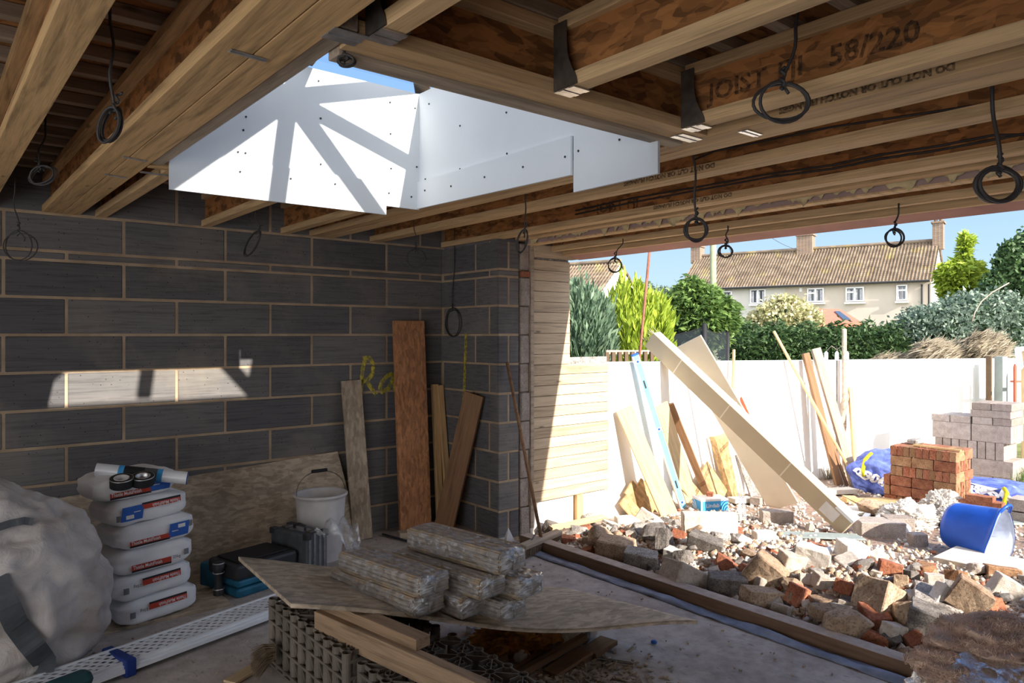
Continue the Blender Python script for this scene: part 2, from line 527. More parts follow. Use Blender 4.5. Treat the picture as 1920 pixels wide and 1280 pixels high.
def link(name, me, parent=None, M=None, bevel=0):
    o = bpy.data.objects.new(name, me)
    COL.objects.link(o)
    M = M if M is not None else Matrix()
    if parent is not None:
        o.parent = parent
        o.matrix_parent_inverse = wm(parent).inverted()
    o.matrix_basis = M
    WM[o.name] = M.copy()
    if bevel:
        b = o.modifiers.new('edge', 'BEVEL'); b.width = bevel; b.segments = 2; b.limit_method = 'ANGLE'; b.angle_limit = .6
    return o
def tag(o, label, cat, group=None, kind=None):
    o['label'] = label; o['category'] = cat
    if group: o['group'] = group
    if kind: o['kind'] = kind
    return o
def thing(name, loc, label, cat, group=None):
    o = bpy.data.objects.new(name, None)
    o.empty_display_size = .05
    COL.objects.link(o)
    M = Matrix.Translation(Vec(loc)); o.matrix_basis = M; WM[o.name] = M
    return tag(o, label, cat, group)
def struct(o):
    o['kind'] = 'structure'
    return o
def frame(p0, p1, nrm):
    """local X along p0->p1, local Z near nrm, origin p0"""
    p0 = Vec(p0); x = (Vec(p1) - p0).normalized(); z = Vec(nrm); z = (z - x * z.dot(x)).normalized(); y = z.cross(x)
    M = Matrix((x, y, z)).transposed().to_4x4(); M.translation = p0
    return M
def plank(name, p0, p1, w, t, nrm, mat, label=None, cat=None, group=None, parent=None, bevel=.002, tint=0., off=0.):
    """board whose centre line runs p0->p1, width w, thickness t, broad face towards nrm"""
    M = frame(p0, p1, nrm); L = (Vec(p1) - Vec(p0)).length
    o = MB().box((0, -w / 2, -t / 2 + off), (L, w / 2, t / 2 + off), tint).build(name, mat, parent, M, bevel=bevel)
    if label: tag(o, label, cat, group)
    return o
def copy_tree(o, M):
    """copy of a thing and its parts, moved so that its root has matrix M"""
    old = wm(o); D = M @ old.inverted()
    def cp(x, par):
        c = x.copy(); COL.objects.link(c)
        if par is None:
            c.matrix_basis = M; WM[c.name] = M.copy()
        else:
            c.parent = par; w = D @ wm(x); c.matrix_parent_inverse = wm(par).inverted(); c.matrix_basis = w; WM[c.name] = w
        for ch in x.children: cp(ch, c)
        return c
    return cp(o, None)
FONT = None
def text_mesh(txt, size, bold=0.0):
    cu = bpy.data.curves.new('t', 'FONT'); cu.body = txt; cu.size = size; cu.align_x = 'LEFT'; cu.resolution_u = 2; cu.offset = bold
    o = bpy.data.objects.new('t', cu); COL.objects.link(o)
    bpy.context.view_layer.update()
    me = bpy.data.meshes.new_from_object(o)
    bpy.data.objects.remove(o); bpy.data.curves.remove(cu)
    vs = [v.co.copy() for v in me.vertices]; fs = [tuple(p.vertices) for p in me.polygons]
    bpy.data.meshes.remove(me)
    return vs, fs
def text_on(name, txt, size, M, mat, parent, bold=0.0, fn=None, sx=1.0):
    vs, fs = text_mesh(txt, size, bold)
    vs = [Vec((v.x * sx, v.y, .001)) for v in vs]
    if fn: vs = [fn(v) for v in vs]
    return MB().add(vs, fs).build(name, mat, parent, M)
def fast_mesh(name, V, Fq, mat, tint=None, parent=None, M=None, smooth=False):
    """V (n,3) array, Fq (m,4) quads"""
    me = bpy.data.meshes.new(name)
    me.vertices.add(len(V)); me.vertices.foreach_set('co', np.asarray(V, dtype=np.float32).ravel())
    k = Fq.shape[1]
    me.loops.add(len(Fq) * k); me.loops.foreach_set('vertex_index', Fq.astype(np.int32).ravel())
    me.polygons.add(len(Fq)); me.polygons.foreach_set('loop_start', np.arange(0, len(Fq) * k, k, dtype=np.int32))
    me.materials.append(MATS[mat])
    me.update(calc_edges=True)
    if tint is not None:
        a = me.attributes.new('tint', 'FLOAT', 'FACE'); a.data.foreach_set('value', np.asarray(tint, dtype=np.float32))
    if smooth:
        me.polygons.foreach_set('use_smooth', [True] * len(me.polygons))
    return link(name, me, parent, M)
NOI = noise.noise
# ================================================================== the shell
FL = 0.05            # slab level
W1 = 5.15            # block wall facing the camera side (plane Y)
CX = 3.445           # return of that wall (plane X)
PE = 4.371           # pier end, cladding and garden wall plane (Y)
ZC = 2.335           # underside of the roof joists
JH = 0.22            # joist depth
def gz(x, y=0):
    return -0.04 * max(0.0, x - 5.5)

JZ = [.026, .251, .476, .701, .926, 1.151, 1.376, 1.601, 1.826, 2.05, 2.105, 2.33, 2.598]
def block_face(mb, x0, x1, offs, step, to3, gap=.0085, depth=.02, zmax=2.598, rng=random):
    """courses of blocks between x0 and x1; to3 maps (s, d, z) to the place, d = distance out of the mortar"""
    for i in range(len(JZ) - 1):
        z0, z1 = JZ[i], min(JZ[i + 1], zmax)
        off = offs[i % len(offs)]
        k0 = math.floor((x0 - off) / step)
        s = off + k0 * step
        while s < x1:
            a, b = max(s, x0), min(s + step, x1)
            if b - a > .03:
                g = gap
                pro = rng.uniform(-.0015, .0025)
                lo = (a + (g if a > x0 else 0), -depth, z0 + g); hi = (b - (g if b < x1 else 0), pro, z1 - g)
                k = len(mb.v)
                mb.box(lo, hi, rng.random() * .98 + .01, 0, None, .004)
                for j in range(k, len(mb.v)):
                    mb.v[j] = to3(*mb.v[j])
            s += step
mb = MB()
block_face(mb, -2.6, CX, [.399, .399 + .315], .63, lambda s, d, z: (s, W1 - d, z))
o = mb.build('wall_far_blocks', 'blockwork')
struct(o); o.name = 'wall_far'
mb = MB()
mb.box((-2.6, W1 + .004, 0), (3.745, W1 + .2, 2.598))
struct(mb.build('wall_far_mortar', 'mortar')).name = 'wall_far_joints'
# return wall + pier
mb = MB()
block_face(mb, PE + .012, W1, [PE + .3, PE + .12], .63, lambda s, d, z: (CX - d, s, z), zmax=2.33)
block_face(mb, CX, CX + .2, [CX + .1, CX], .2, lambda s, d, z: (s, PE - d, z), zmax=2.33)
struct(mb.build('wall_return', 'blockwork'))
mb = MB(); mb.box((CX + .004, PE + .004, -.1), (CX + .2, W1, 2.328)); mb.box((3.51, PE + .03, 2.335), (3.75, W1, 2.598))
struct(mb.build('wall_return_joints', 'mortar'))
mb = MB()
for i in range(len(JZ) - 1):
    if JZ[i] > 2.3: break
    mb.box((CX + .215, PE - .008 + random.uniform(-.01, .008), JZ[i] + .004), (CX + .305, PE + .3, min(JZ[i + 1], 2.32) - .003), 0, 1 if i == 9 else 0, None, .006)
mb.box((CX + .2, PE + .02, -.1), (CX + .3, PE + .3, 2.32))
struct(mb.build('wall_outer_leaf', ['block_aggregate', 'brick_red']))
# cladding frame post and outer structure behind cladding
mb = MB(); mb.box((3.752, PE - .022, .08), (3.782, PE + .12, 2.318))
struct(mb.build('trim_1', 'pine_grey'))
mb = MB()
z = .272; 
while z < 2.20:
    zt = min(z + .084, 2.217)
    xr = 4.655 if zt < 1.44 else 4.192
    mb.box((3.784, PE - .004, z), (xr, PE + .016, zt - .0035), random.random() * .5 + .01, 0, None, .002)
    z += .084
struct(mb.build('wall_cladding', 'larch_cladding'))
mb = MB(); mb.box((3.784, PE + .014, .27), (4.19, PE + .35, 2.3)); mb.box((3.784, PE + .014, .27), (4.65, PE + .07, 1.415)); mb.box((3.752, PE + .014, 2.3), (4.25, PE + .3, 2.598))
struct(mb.build('wall_cladding_core', 'stone_grey'))
# tapered head board over the cladding
mb = MB()
p = [(3.784, 2.219), (4.215, 2.219), (4.74, 2.297), (4.74, 2.306), (3.784, 2.318)]
mb.add([(x, PE - .03, z) for x, z in p] + [(x, PE + .012, z) for x, z in p],
       [(0, 1, 2, 3, 4), (9, 8, 7, 6, 5)] + [(i, i + 5, (i + 1) % 5 + 5, (i + 1) % 5) for i in range(5)])
struct(mb.build('trim_2', 'larch_cladding'))
# rendered plinth and garden wall
mb = MB(); mb.box((3.79, PE + .03, -.2), (4.70, PE + .10, .285))
struct(mb.build('wall_plinth', 'render_white'))
mb = MB()
a = (4.66, PE + .01); b = (17.5, PE + .03)
vs = []
for (x, y), zt in ((a, 1.362), (b, 1.145)):
    for dy in (0, .2):
        vs += [(x, y + dy, -.8), (x, y + dy, zt)]
mb.add(vs, [(0, 1, 5, 4), (2, 6, 7, 3), (1, 3, 7, 5), (0, 2, 3, 1), (4, 5, 7, 6)])
struct(mb.build('wall_garden', 'render_white'))
# slab
bm = bmesh.new()
def grid_mesh(name, x0, x1, y0, y1, nx, ny, fz, mat):
    xs = np.linspace(x0, x1, nx); ys = np.linspace(y0, y1, ny)
    V = np.array([(x, y, fz(x, y)) for y in ys for x in xs])
    F = np.array([(j * nx + i, j * nx + i + 1, (j + 1) * nx + i + 1, (j + 1) * nx + i) for j in range(ny - 1) for i in range(nx - 1)])
    return fast_mesh(name, V, F, mat, smooth=True)
struct(grid_mesh('floor', -2.6, 3.50, -3, 5.16, 160, 200, lambda x, y: FL + .004 * NOI(Vec((x * 2, y * 2, 0))) + .003 * NOI(Vec((x * 9, y * 9, 3))), 'slab_concrete'))
mb = MB(); mb.box((-2.6, -3, -.3), (3.50, 5.16, FL - .02)); struct(mb.build('floor_slab', 'slab_concrete'))
# outside ground with the rubble heap as a swelling
def heap(x, y):
    ridge = math.exp(-((x - 4.25) / .45) ** 2) * .17
    along = 1 / (1 + math.exp((y - 3.9) * 5)) 
    out = .06 * math.exp(-((x - 5.0) / .7) ** 2)
    return (ridge * (.55 + .45 * (1 if y < 2.4 else max(0, 1 - (y - 2.4) / 2.2))) + out) * along
def ground(x, y):
    z = gz(x, y) + .02 * NOI(Vec((x * 1.7, y * 1.7, 5))) + .012 * NOI(Vec((x * 6, y * 6, 1)))
    if 3.5 < x < 7: z += heap(x, y)
    return z
struct(grid_mesh('floor_ground', 3.47, 10.5, -3, 4.42, 280, 260, ground, 'site_soil'))
mb = MB(); mb.add([(3.4, -3.2, -.3), (90, -3.2, -.6), (90, 90, -.6), (-40, 90, -.6), (-40, 4.6, -.6), (3.4, 4.6, -.3)], [(0, 1, 2, 3, 4, 5)])
struct(mb.build('floor_garden', 'lawn'))
# kerb timber and damp proof strip
k = plank('edge_timber', (3.515, 4.15, FL + .03), (3.515, .2, FL + .03), .095, .085, (0, 0, 1), 'kerb_timber',
      'dusty brown timber kerb along the open edge of the concrete floor', 'timber', bevel=.006)
V = []; Fq = []
nx, ny = 9, 140
for j in range(ny):
    y = 4.22 - j * (4.1 / (ny - 1))
    for i in range(nx):
        s = i / (nx - 1)
        x = 3.365 + .088 * s + .012 * NOI(Vec((y * 2.3, 0, 7)))
        zz = FL + .006 + .022 * math.sin(PI * s) * (.6 + .8 * NOI(Vec((y * 3.1, s * 1.5, 2)))) + .01 * NOI(Vec((y * 9, s * 5, 4)))
        V.append((x, y, max(FL + .004, zz)))
for j in range(ny - 1):
    for i in range(nx - 1):
        Fq.append((j * nx + i, (j + 1) * nx + i, (j + 1) * nx + i + 1, j * nx + i + 1))
o = fast_mesh('damp_proof_strip', np.array(V), np.array(Fq), 'dpm_blue', smooth=True)
o.modifiers.new('t', 'SOLIDIFY').thickness = .004
tag(o, 'rumpled grey-blue plastic damp proof strip on the concrete beside the timber kerb', 'membrane')
# enclosing walls behind the camera, plus an added sun blocker outside
mb = MB()
mb.box((-2.8, -3.2, -.3), (4.3, -3.0, 2.9)); struct(mb.build('wall_back', 'blockwork'))
mb = MB(); mb.box((4.32, -3.2, -.3), (10, -3.0, 2.33)); struct(mb.build('wall_sun_block', 'stone_tan'))  # unseen wall added to shade the near corner of the yard
mb = MB()
mb.box((-2.8, 3.3, -.3), (-2.6, 5.35, 2.9)); mb.box((-2.8, -3.0, 2.30), (-2.6, 3.3, 2.9)); mb.box((-2.8, -3.0, -.3), (-2.6, -2.6, 2.9))  # wide opening shaped into this unseen wall to let sky light in
struct(mb.build('wall_left', 'blockwork'))

# ------------------------------------------------------------------ roof deck with the lantern opening
HX0, HX1, HY0, HY1 = .84, 2.15, 1.80, 3.44
DZ = ZC + JH
mb = MB()
for lo, hi in (((-2.7, -3.1), (HX0, W1 + .2)), ((HX1, -3.1), (4.27, W1 + .2)), ((HX0, -3.1), (HX1, HY0)), ((HX0, HY1), (HX1, W1 + .2))):
    mb.box((lo[0], lo[1], DZ + .045), (hi[0], hi[1], DZ + .063))
struct(mb.build('ceiling', 'osb_dark'))
mb = MB()
for lo, hi in (((-2.7, -3.1), (HX0, W1 + .2)), ((HX1, -3.1), (4.30, W1 + .2)), ((HX0, -3.1), (HX1, HY0)), ((HX0, HY1), (HX1, W1 + .2))):
    mb.box((lo[0], lo[1], DZ + .064), (hi[0], hi[1], DZ + .13))
struct(mb.build('ceiling_roofing', 'roof_edge'))
# outer soffit board and fascia
y1 = PE - .03
mb = MB(); 
mb.add([(4.12, -3, 2.262), (4.27, -3, 2.222), (4.27, y1, 2.222), (4.12, y1, 2.262), (4.12, -3, 2.285), (4.27, -3, 2.285), (4.27, y1, 2.285), (4.12, y1, 2.285)],
       [(3, 2, 1, 0), (4, 5, 6, 7), (0, 1, 5, 4), (1, 2, 6, 5), (2, 3, 7, 6), (3, 0, 4, 7)])
struct(mb.build('trim_3', 'membrane_pink'))
mb = MB(); mb.box((4.25, -3, 2.285), (4.275, y1, 2.69)); mb.box((4.12, -3, 2.286), (4.25, y1, 2.32)); struct(mb.build('trim_4', 'roof_edge'))
# firring battens running across above the joists (left part of the ceiling)
BG = 'roof battens crossing above the joists'
for i, y in enumerate(np.arange(-.2, 5.1, .205)):
    segs = [(-2.5, .83), (2.16, 2.4)] if HY0 - .05 < y < HY1 + .05 else [(-2.5, 2.2)]
    o = MB().box((-2.55, y - .024, DZ + .002), (segs[0][1], y + .024, DZ + .043), random.random()).build('roof_batten', 'pine_grey', bevel=.001)
    tag(o, 'brown roof batten running across above the left joists, under the roof boards', 'batten', BG)

# ------------------------------------------------------------------ joists
JG = 'timber I-joists of the open ceiling'
def ijoist(x0, x1, ya, yb, label, web='osb_dark', fl='lvl', zb=ZC, fh=.042, name='roof_joist', group=JG, axis='y'):
    loc = ((x0 + x1) / 2, ya, zb) if axis == 'y' else (ya, (x0 + x1) / 2, zb)
    t = thing(name, loc, label, 'joist', group)
    w = x1 - x0; L = yb - ya; h = ZC + JH - zb
    M = Matrix.Translation(Vec(loc)) @ (Matrix.Rotation(PI / 2, 4, 'Z') if axis == 'y' else Matrix())
    MB().box((0, -w / 2, 0), (L, w / 2, fh), random.random() * .6 + .01).build('bottom_flange', fl, t, M, bevel=.002)
    MB().box((0, -.005, fh), (L, .005, h - .038)).build('web', web, t, M)
    MB().box((0, -w / 2, h - .038), (L, w / 2, h), random.random() * .6 + .01).build('top_flange', fl, t, M, bevel=.002)
    return t
def solid(x0, x1, ya, yb, label, mat='lvl', zb=ZC, zt=None, name='trimmer_beam', cat='beam', axis='y', group=None):
    loc = ((x0 + x1) / 2, ya, zb) if axis == 'y' else (ya, (x0 + x1) / 2, zb)
    M = Matrix.Translation(Vec(loc)) @ (Matrix.Rotation(PI / 2, 4, 'Z') if axis == 'y' else Matrix())
    o = MB().box((0, -(x1 - x0) / 2, 0), (yb - ya, (x1 - x0) / 2, (zt or ZC + JH) - zb), random.random() * .4 + .01).build(name, mat, None, M, bevel=.003)
    return tag(o, label, cat, group)
YB = W1 + .02
ijoist(-1.05, -.955, -3, YB, 'timber I-joist at the far left of the ceiling, outside the leftmost bright one')
ijoist(-.37, -.275, -3, YB, 'timber I-joist left of the leftmost bright ceiling joist')
ijoist(.247, .342, -3, YB, 'broad pale-bottomed ceiling joist at the top left corner of the photo', 'osb_dark', 'pine')
ijoist(.588, .686, -3, YB, 'ceiling joist of the doubled pair left of the skylight, on the side away from it', 'osb_dark', 'pine')
ijoist(.690, .784, -3, YB, 'ceiling joist of the doubled pair left of the skylight, on the skylight side', 'osb_dark', 'pine')
solid(.788, HX0, 1.62, HY1, 'rough timber lining strip along the left side of the skylight opening', 'pine_grey', ZC + .006, DZ, 'lining_strip', 'timber')
# header on the near side of the well
ijoist(1.63, 1.735, .845, 2.262, 'header joist across the near edge of the skylight opening', 'osb_dark', 'lvl', axis='x', name='header_joist', group=None)
solid(1.738, HY0, .845, 2.262, 'rough edged lining board along the near edge of the skylight opening', 'pine_grey', ZC - .012, DZ, 'lining_board', 'timber', 'x')
# joists running from that header towards the camera
ijoist(.868, .93, -3, 1.615, 'short ceiling joist hung from the left end of the skylight header')
ijoist(1.50, 1.56, -3, 1.615, 'short ceiling joist hung from the middle of the skylight header')
ijoist(2.113, 2.168, -3, 1.615, 'ceiling joist hung from the right end of the skylight header')
# doubled joist right of the well
ijoist(2.268, 2.362, -3, YB, 'stamped ceiling joist right of the skylight, of the doubled pair the nearer to the skylight')
ijoist(2.368, 2.462, -3, YB, 'ceiling joist right of the skylight, of the doubled pair the farther from it')
# far side: header and short joists to the wall
solid(HY1 + .015, HY1 + .06, .79, 2.262, 'timber header across the far edge of the skylight opening', 'pine', ZC, DZ, 'header_beam', 'beam', 'x')
ijoist(.868, .93, HY1 + .065, YB, 'short joist between skylight and block wall, leftmost of the three')
ijoist(1.50, 1.56, HY1 + .065, YB, 'short joist between skylight and block wall, middle one of the three')
ijoist(2.05, 2.11, HY1 + .065, YB, 'short joist between skylight and block wall, rightmost of the three')
ijoist(2.768, 2.868, -3, YB, 'broad ceiling joist between the doubled pair and the wall corner, carrying grey cable')
ijoist(3.418, 3.505, -3, PE + .75, 'ceiling joist over the inner edge of the block pier')
ijoist(3.592, 3.668, -3, PE - .02, 'ceiling joist over the outer edge of the block pier, beside the yellow insulation')
# pink grey beam above the opening
o = solid(3.70, 3.765, -3, PE - .03, 'pinkish grey beam above the opening, below the ragged yellow insulation', 'board_pinkgrey', 2.306, 2.50, 'opening_beam')
MB().box((3.692, -3, 2.30), (3.772, PE - .03, 2.309)).build('base_strip', 'lvl', o)
ijoist(3.955, 4.005, -3, PE - .03, 'orange-brown overhang joist outside the opening, nearer the room', 'osb_dark', 'lvl', 2.272)
ijoist(4.085, 4.118, -3, PE - .03, 'orange-brown overhang joist outside the opening, beside the pinkish edge board', 'osb_dark', 'lvl', 2.245)
# insulation showing along the beam
V = []; Fq = []
n = 420
for j in range(n):
    y = PE - .1 - j * (5.2 / (n - 1))
    hang = max(0, .25 + 1.3 * NOI(Vec((y * 4.3, 1, 0))) + 1.3 * NOI(Vec((y * 15, 2, 0))) + .6 * NOI(Vec((y * 40, 2, 0)))) * .055
    for i in range(6):
        s = i / 5
        V.append((3.672 + .022 * s + .004 * NOI(Vec((y * 20, s * 4, 0))), y, 2.37 - math.sin(PI * s) * hang - .03 * math.sin(PI * s) + .006 * NOI(Vec((y * 30, s * 9, 0)))))
for j in range(n - 1):
    for i in range(5):
        Fq.append((j * 6 + i, (j + 1) * 6 + i, (j + 1) * 6 + i + 1, j * 6 + i + 1))
o = fast_mesh('insulation_strip', np.array(V), np.array(Fq), 'insulation_yellow', smooth=True)
tag(o, 'ragged yellow insulation squeezed out along the beam above the opening', 'insulation')
# stamped writing on the joists (parts of them)
def byl(label):
    return next(o for o in bpy.data.objects if o.get('label') == label)
def webtext(label, txt, size, x, y, z, flip=False, part='web', bold=.002, sx=1.1):
    t = byl(label); p = next(c for c in t.children if c.name.startswith(part))
    # faces -X: reading direction is -Y as seen from the room
    M = Matrix(((0, 0, -1, x), (-1, 0, 0, y), (0, 1, 0, z), (0, 0, 0, 1)))
    if flip: M = M @ Matrix.Rotation(PI, 4, 'Z')
    text_on('stamp', txt, size, M, 'stamp_ink', p, bold, None, sx)
J2 = 'stamped ceiling joist right of the skylight, of the doubled pair the nearer to the skylight'
JA = 'ceiling joist hung from the right end of the skylight header'
webtext(JA, 'JOIST', .085, 2.1345, 1.53, ZC + .075)
webtext(JA, 'FJI', .085, 2.1345, 1.27, ZC + .075)
webtext(JA, '58/220', .085, 2.1345, 1.10, ZC + .075)
webtext(J2, 'DO NOT CUT OR NOTCH FLANGES', .030, 2.2665, .80, ZC + .033, True, 'bottom')
webtext('broad ceiling joist between the doubled pair and the wall corner, carrying grey cable', 'DO NOT CUT OR NOTCH FLANGES', .03, 2.7665, 1.95, ZC + .035, True, 'bottom')
webtext('ceiling joist over the inner edge of the block pier', 'DO NOT CUT OR NOTCH FLANGES', .03, 3.4165, 2.3, ZC + .035, True, 'bottom')
webtext('ceiling joist over the inner edge of the block pier', 'JOIST FJI', .09, 3.456, 3.35, ZC + .06)

# ------------------------------------------------------------------ skylight well
BY = 3.42; BX = 2.14; ZT = 2.92
def board(name, poly, plane, val, th, label, cat='plasterboard'):
    """plasterboard sheet; poly in (s,z)"""
    n = len(poly); vs = []
    for d in (0, th):
        for s, z in poly:
            vs.append((s, val + d, z) if plane == 'y' else (val + d, s, z))
    fs = [tuple(range(n)), tuple(range(2 * n - 1, n - 1, -1))] + [(i, i + n, (i + 1) % n + n, (i + 1) % n) for i in range(n)]
    o = MB().add(vs, fs).build(name, 'plasterboard')
    return tag(o, label, cat)
def screws(par, pts, plane, val):
    mb = MB()
    for s, z in pts:
        c = Vec((s, val - .001, z)) if plane == 'y' else Vec((val - .001, s, z))
        nrm = Vec((0, -1, 0)) if plane == 'y' else Vec((-1, 0, 0))
        mb.tube([c, c + nrm * .003], .0048, 8)
    o = mb.build('screws', 'screw_black', par); o['kind'] = 'stuff'
def pb(u, v, plane, val):
    p = at(u, v, plane, val); return (p.x if plane == 'y' else p.y, p.z)
zb1 = at(310, 358, 'y', BY).z
P1 = at(310, 358, 'y', BY); P2 = at(722, 403, 'y', BY)
zl = P2.z
o = board('plasterboard_sheet', [(.86, zl), (P2.x, zl), (P2.x, zl + .17), (.86, zl + .17)], 'y', BY - .013, .0125, 'sunlit plasterboard strip along the lower far side of the skylight well')
screws(o, [pb(u, v, 'y', BY - .013) for u, v in ((450, 322), (545, 335), (628, 345))], 'y', BY - .013)
o = board('plasterboard_sheet', [(.86, zl + .172), (P2.x + .002, zl + .172), (P2.x + .002, zl + .05), (BX, zl + .05), (BX, ZT), (.86, ZT)], 'y', BY, .0125, 'tall sunlit plasterboard sheet on the far side of the skylight well, striped by shadows')
screws(o, [pb(u, v, 'y', BY) for u, v in ((597, 152), (731, 192), (778, 203), (601, 222), (732, 251), (601, 308), (733, 316), (781, 313), (461, 219), (456, 244), (446, 285), (460, 287), (712, 356), (729, 362), (771, 369))], 'y', BY)
q1 = at(779, 392, 'x', BX - .013); q2 = at(1070, 330, 'x', BX - .013)
zz = q1.z
o = board('plasterboard_sheet', [(q2.y, zz - .02), (q1.y, zz), (q1.y, zz + .145), (q2.y, zz + .145)], 'x', BX - .013, .0125, 'narrow shaded plasterboard strip along the lower right side of the skylight well')
screws(o, [pb(u, v, 'x', BX - .013) for u, v in ((797, 357), (846, 349), (909, 332), (981, 313), (1060, 294))], 'x', BX - .013)
q3 = at(1071, 361, 'x', BX - .001); q4 = at(1233, 325, 'x', BX - .001)
o = board('plasterboard_sheet', [(BY, ZT), (BY, zz + .145), (q2.y - .003, zz + .145), (q2.y - .003, q3.z), (q4.y, q4.z), (q4.y, ZT)], 'x', BX, .0125, 'large shaded plasterboard sheet on the right side of the skylight well')
screws(o, [pb(u, v, 'x', BX) for u, v in ((851, 172), (805, 195), (950, 211), (863, 236), (951, 288), (863, 317), (798, 336), (1057, 263), (1162, 262), (1085, 283))], 'x', BX)
o = board('plasterboard_sheet', [(HY0 + .01, ZC + .02), (BY - .03, ZC + .02), (BY - .03, ZT), (HY0 + .01, ZT)], 'x', HX0 + .004, .0125, 'plasterboard sheet on the left side of the skylight well')
o = board('plasterboard_sheet', [(HX0 + .02, DZ + .132), (BX, DZ + .132), (BX, ZT), (HX0 + .02, ZT)], 'y', 1.612, .0125, 'plasterboard sheet on the near side of the skylight well')
# upstand framing
mb = MB()
mb.box((HX0 - .06, 1.57, DZ + .132), (HX0, BY + .06, ZT)); mb.box((BX + .016, 1.57, DZ + .132), (BX + .08, BY + .06, ZT))
mb.box((HX0, 1.57, DZ + .132), (BX + .016, 1.61, ZT)); mb.box((HX0, BY + .015, DZ + .132), (BX + .016, BY + .06, ZT))
struct(mb.build('wall_upstand', 'pine_grey'))
# glazed roof lantern
lx0, lx1, ly0, ly1 = HX0 - .04, BX + .05, 1.60, BY + .04
LT = thing('roof_lantern', ((lx0 + lx1) / 2, (ly0 + ly1) / 2, ZT), 'glazed roof lantern with dark bars above the skylight well', 'skylight')
def bar(a, b, w=.035, h=.05):
    return plank('glazing_bar', a, b, w, h, (0, 0, 1), 'steel_dark', parent=LT)
mx_ = (lx0 + lx1) / 2; my_ = (ly0 + ly1) / 2
HUB = Vec((mx_, my_, ZT + .27))
for a, b in (((lx0, ly0), (lx1, ly0)), ((lx1, ly0), (lx1, ly1)), ((lx1, ly1), (lx0, ly1)), ((lx0, ly1), (lx0, ly0))):
    plank('eaves_rail', (a[0] + (.04 if a[0] > 1.5 else -.04) * (a[0] == b[0]), a[1] + (.04 if a[1] > 2.5 else -.04) * (a[1] == b[1]), ZT - .022), (b[0] + (.04 if a[0] > 1.5 else -.04) * (a[0] == b[0]), b[1] + (.04 if a[1] > 2.5 else -.04) * (a[1] == b[1]), ZT - .022), .05, .04, (0, 0, 1), 'steel_dark', parent=LT)
cs = [(lx0, ly0), (mx_, ly0), (lx1, ly0), (lx1, my_), (lx1, ly1), (mx_, ly1), (lx0, ly1), (lx0, my_)]
for x, y in cs:
    bar(HUB, (x, y, ZT + .045), .085)
ap = HUB + Vec((0, 0, .03)); g = MB(); op = MB()
for i in range(8):
    a, b = cs[i], cs[(i + 1) % 8]
    (op if i in (6, 7) else g).add([(a[0], a[1], ZT + .06), (b[0], b[1], ZT + .06), tuple(ap)], [(0, 1, 2)])
g.build('glass_pane', 'roof_glass', LT)
o = op.build('covered_pane', 'plasterboard', LT); o['label'] = 'opaque pane on the left slope'
# ================================================================== things inside
def on_floor(u, v, z=FL):
    return at(u, v, 'z', z)
# ---- cable coils hanging from the ceiling
CG = 'electric cable tails hanging coiled from the ceiling'
def coil(top, c, rx, rz, label, turns=3, rad=.0042, yaw=0., seed=0, tilt=0., ellip=None):
    rng = random.Random(seed)
    top = Vec(top); c = Vec(c)
    R = Matrix.Rotation(yaw, 3, 'Z') @ Matrix.Rotation(tilt, 3, 'Y')
    # tail from the ceiling to the top of the loop
    pts = [Vec((top.x, top.y, 2.597 if top.z > 2.3 else 2.28))]
    st = c + R @ Vec((0, 0, rz))
    for i in range(9):
        s = i / 8
        pts.append(top.lerp(st, s) + Vec((.012 * math.sin(s * 5 + seed), .01 * math.sin(s * 4 + seed * 2), 0)) * math.sin(PI * s))
    n = 22 * turns
    a0 = PI / 2
    for i in range(1, n + 1):
        a = a0 + 2 * PI * i / 22
        k = i / 22
        fx = 1 + .10 * math.sin(k * 2.3 + seed); fz = 1 + .09 * math.cos(k * 3.1 + seed)
        pts.append(c + R @ Vec((rx * fx * math.cos(a), .010 * math.sin(k * 3 + seed) + .006 * k, rz * fz * math.sin(a))))
    # loose end crossing the loop
    e = pts[-1]
    pts += [e + R @ Vec((rx * .18, .01, -rz * .3)), e + R @ Vec((rx * .22, .0, -rz * .55))]
    o = MB().tube(pts, rad, 6).build('cable_coil', 'cable_grey', None, Matrix.Translation(Vec((0, 0, 0))), smooth=True)
    # twist where the cable is wound round itself
    w = [st + R @ Vec((.006 * math.cos(i * 1.0), .006 * math.sin(i * 1.0), .045 - .004 * i)) for i in range(18)]
    MB().tube(w, rad * .9, 6).build('twist', 'cable_grey', o, smooth=True)
    return tag(o, label, 'cable', CG)
def coil_px(ut, vt, uc, vc, rpx, label, rz=None, zt=ZC + .02, x=None, **kw):
    top = at(ut, vt, 'z', zt) if x is None else at(ut, vt, 'x', x)
    zc = depth(top)
    c = far(uc, vc, zc); k = zc / FPX
    coil(top, c, rpx * k, (rz or rpx) * k, label, yaw=kw.pop('yaw', -AZ), **kw)
coil_px(206, 42, 203, 232, 17, 'grey cable coil twisted narrow, hanging between the two left ceiling joists, nearer one', 34, ZC + .15, seed=1, tilt=.35)
coil_px(85, 250, 78, 328, 25, 'grey cable coil hanging between the two left ceiling joists, farther one', 16, ZC + .15, seed=2, tilt=-.35)
coil_px(28, 350, 35, 461, 29, 'thin round cable loop hanging in front of the block wall at the left edge', 27, ZC, seed=3, turns=2, rad=.003)
coil_px(480, 398, 472, 456, 9, 'small slim cable coil hanging before the block wall below the short joists', 26, ZC, seed=4, tilt=.5, rad=.0035)
coil_px(776, 425, 780, 484, 17, 'thin round cable loop hanging beside the room corner', 17, ZC, seed=5, turns=2, rad=.003)
coil_px(985, 372, 979, 452, 9, 'narrow dark cable coil hanging just before the end of the block pier', 22, ZC + .02, seed=7, tilt=.25)
coil_px(1300, 295, 1306, 430, 20, 'dark cable coil hanging from the ceiling before the telegraph pole', 21, ZC + .02, seed=8, rad=.005)
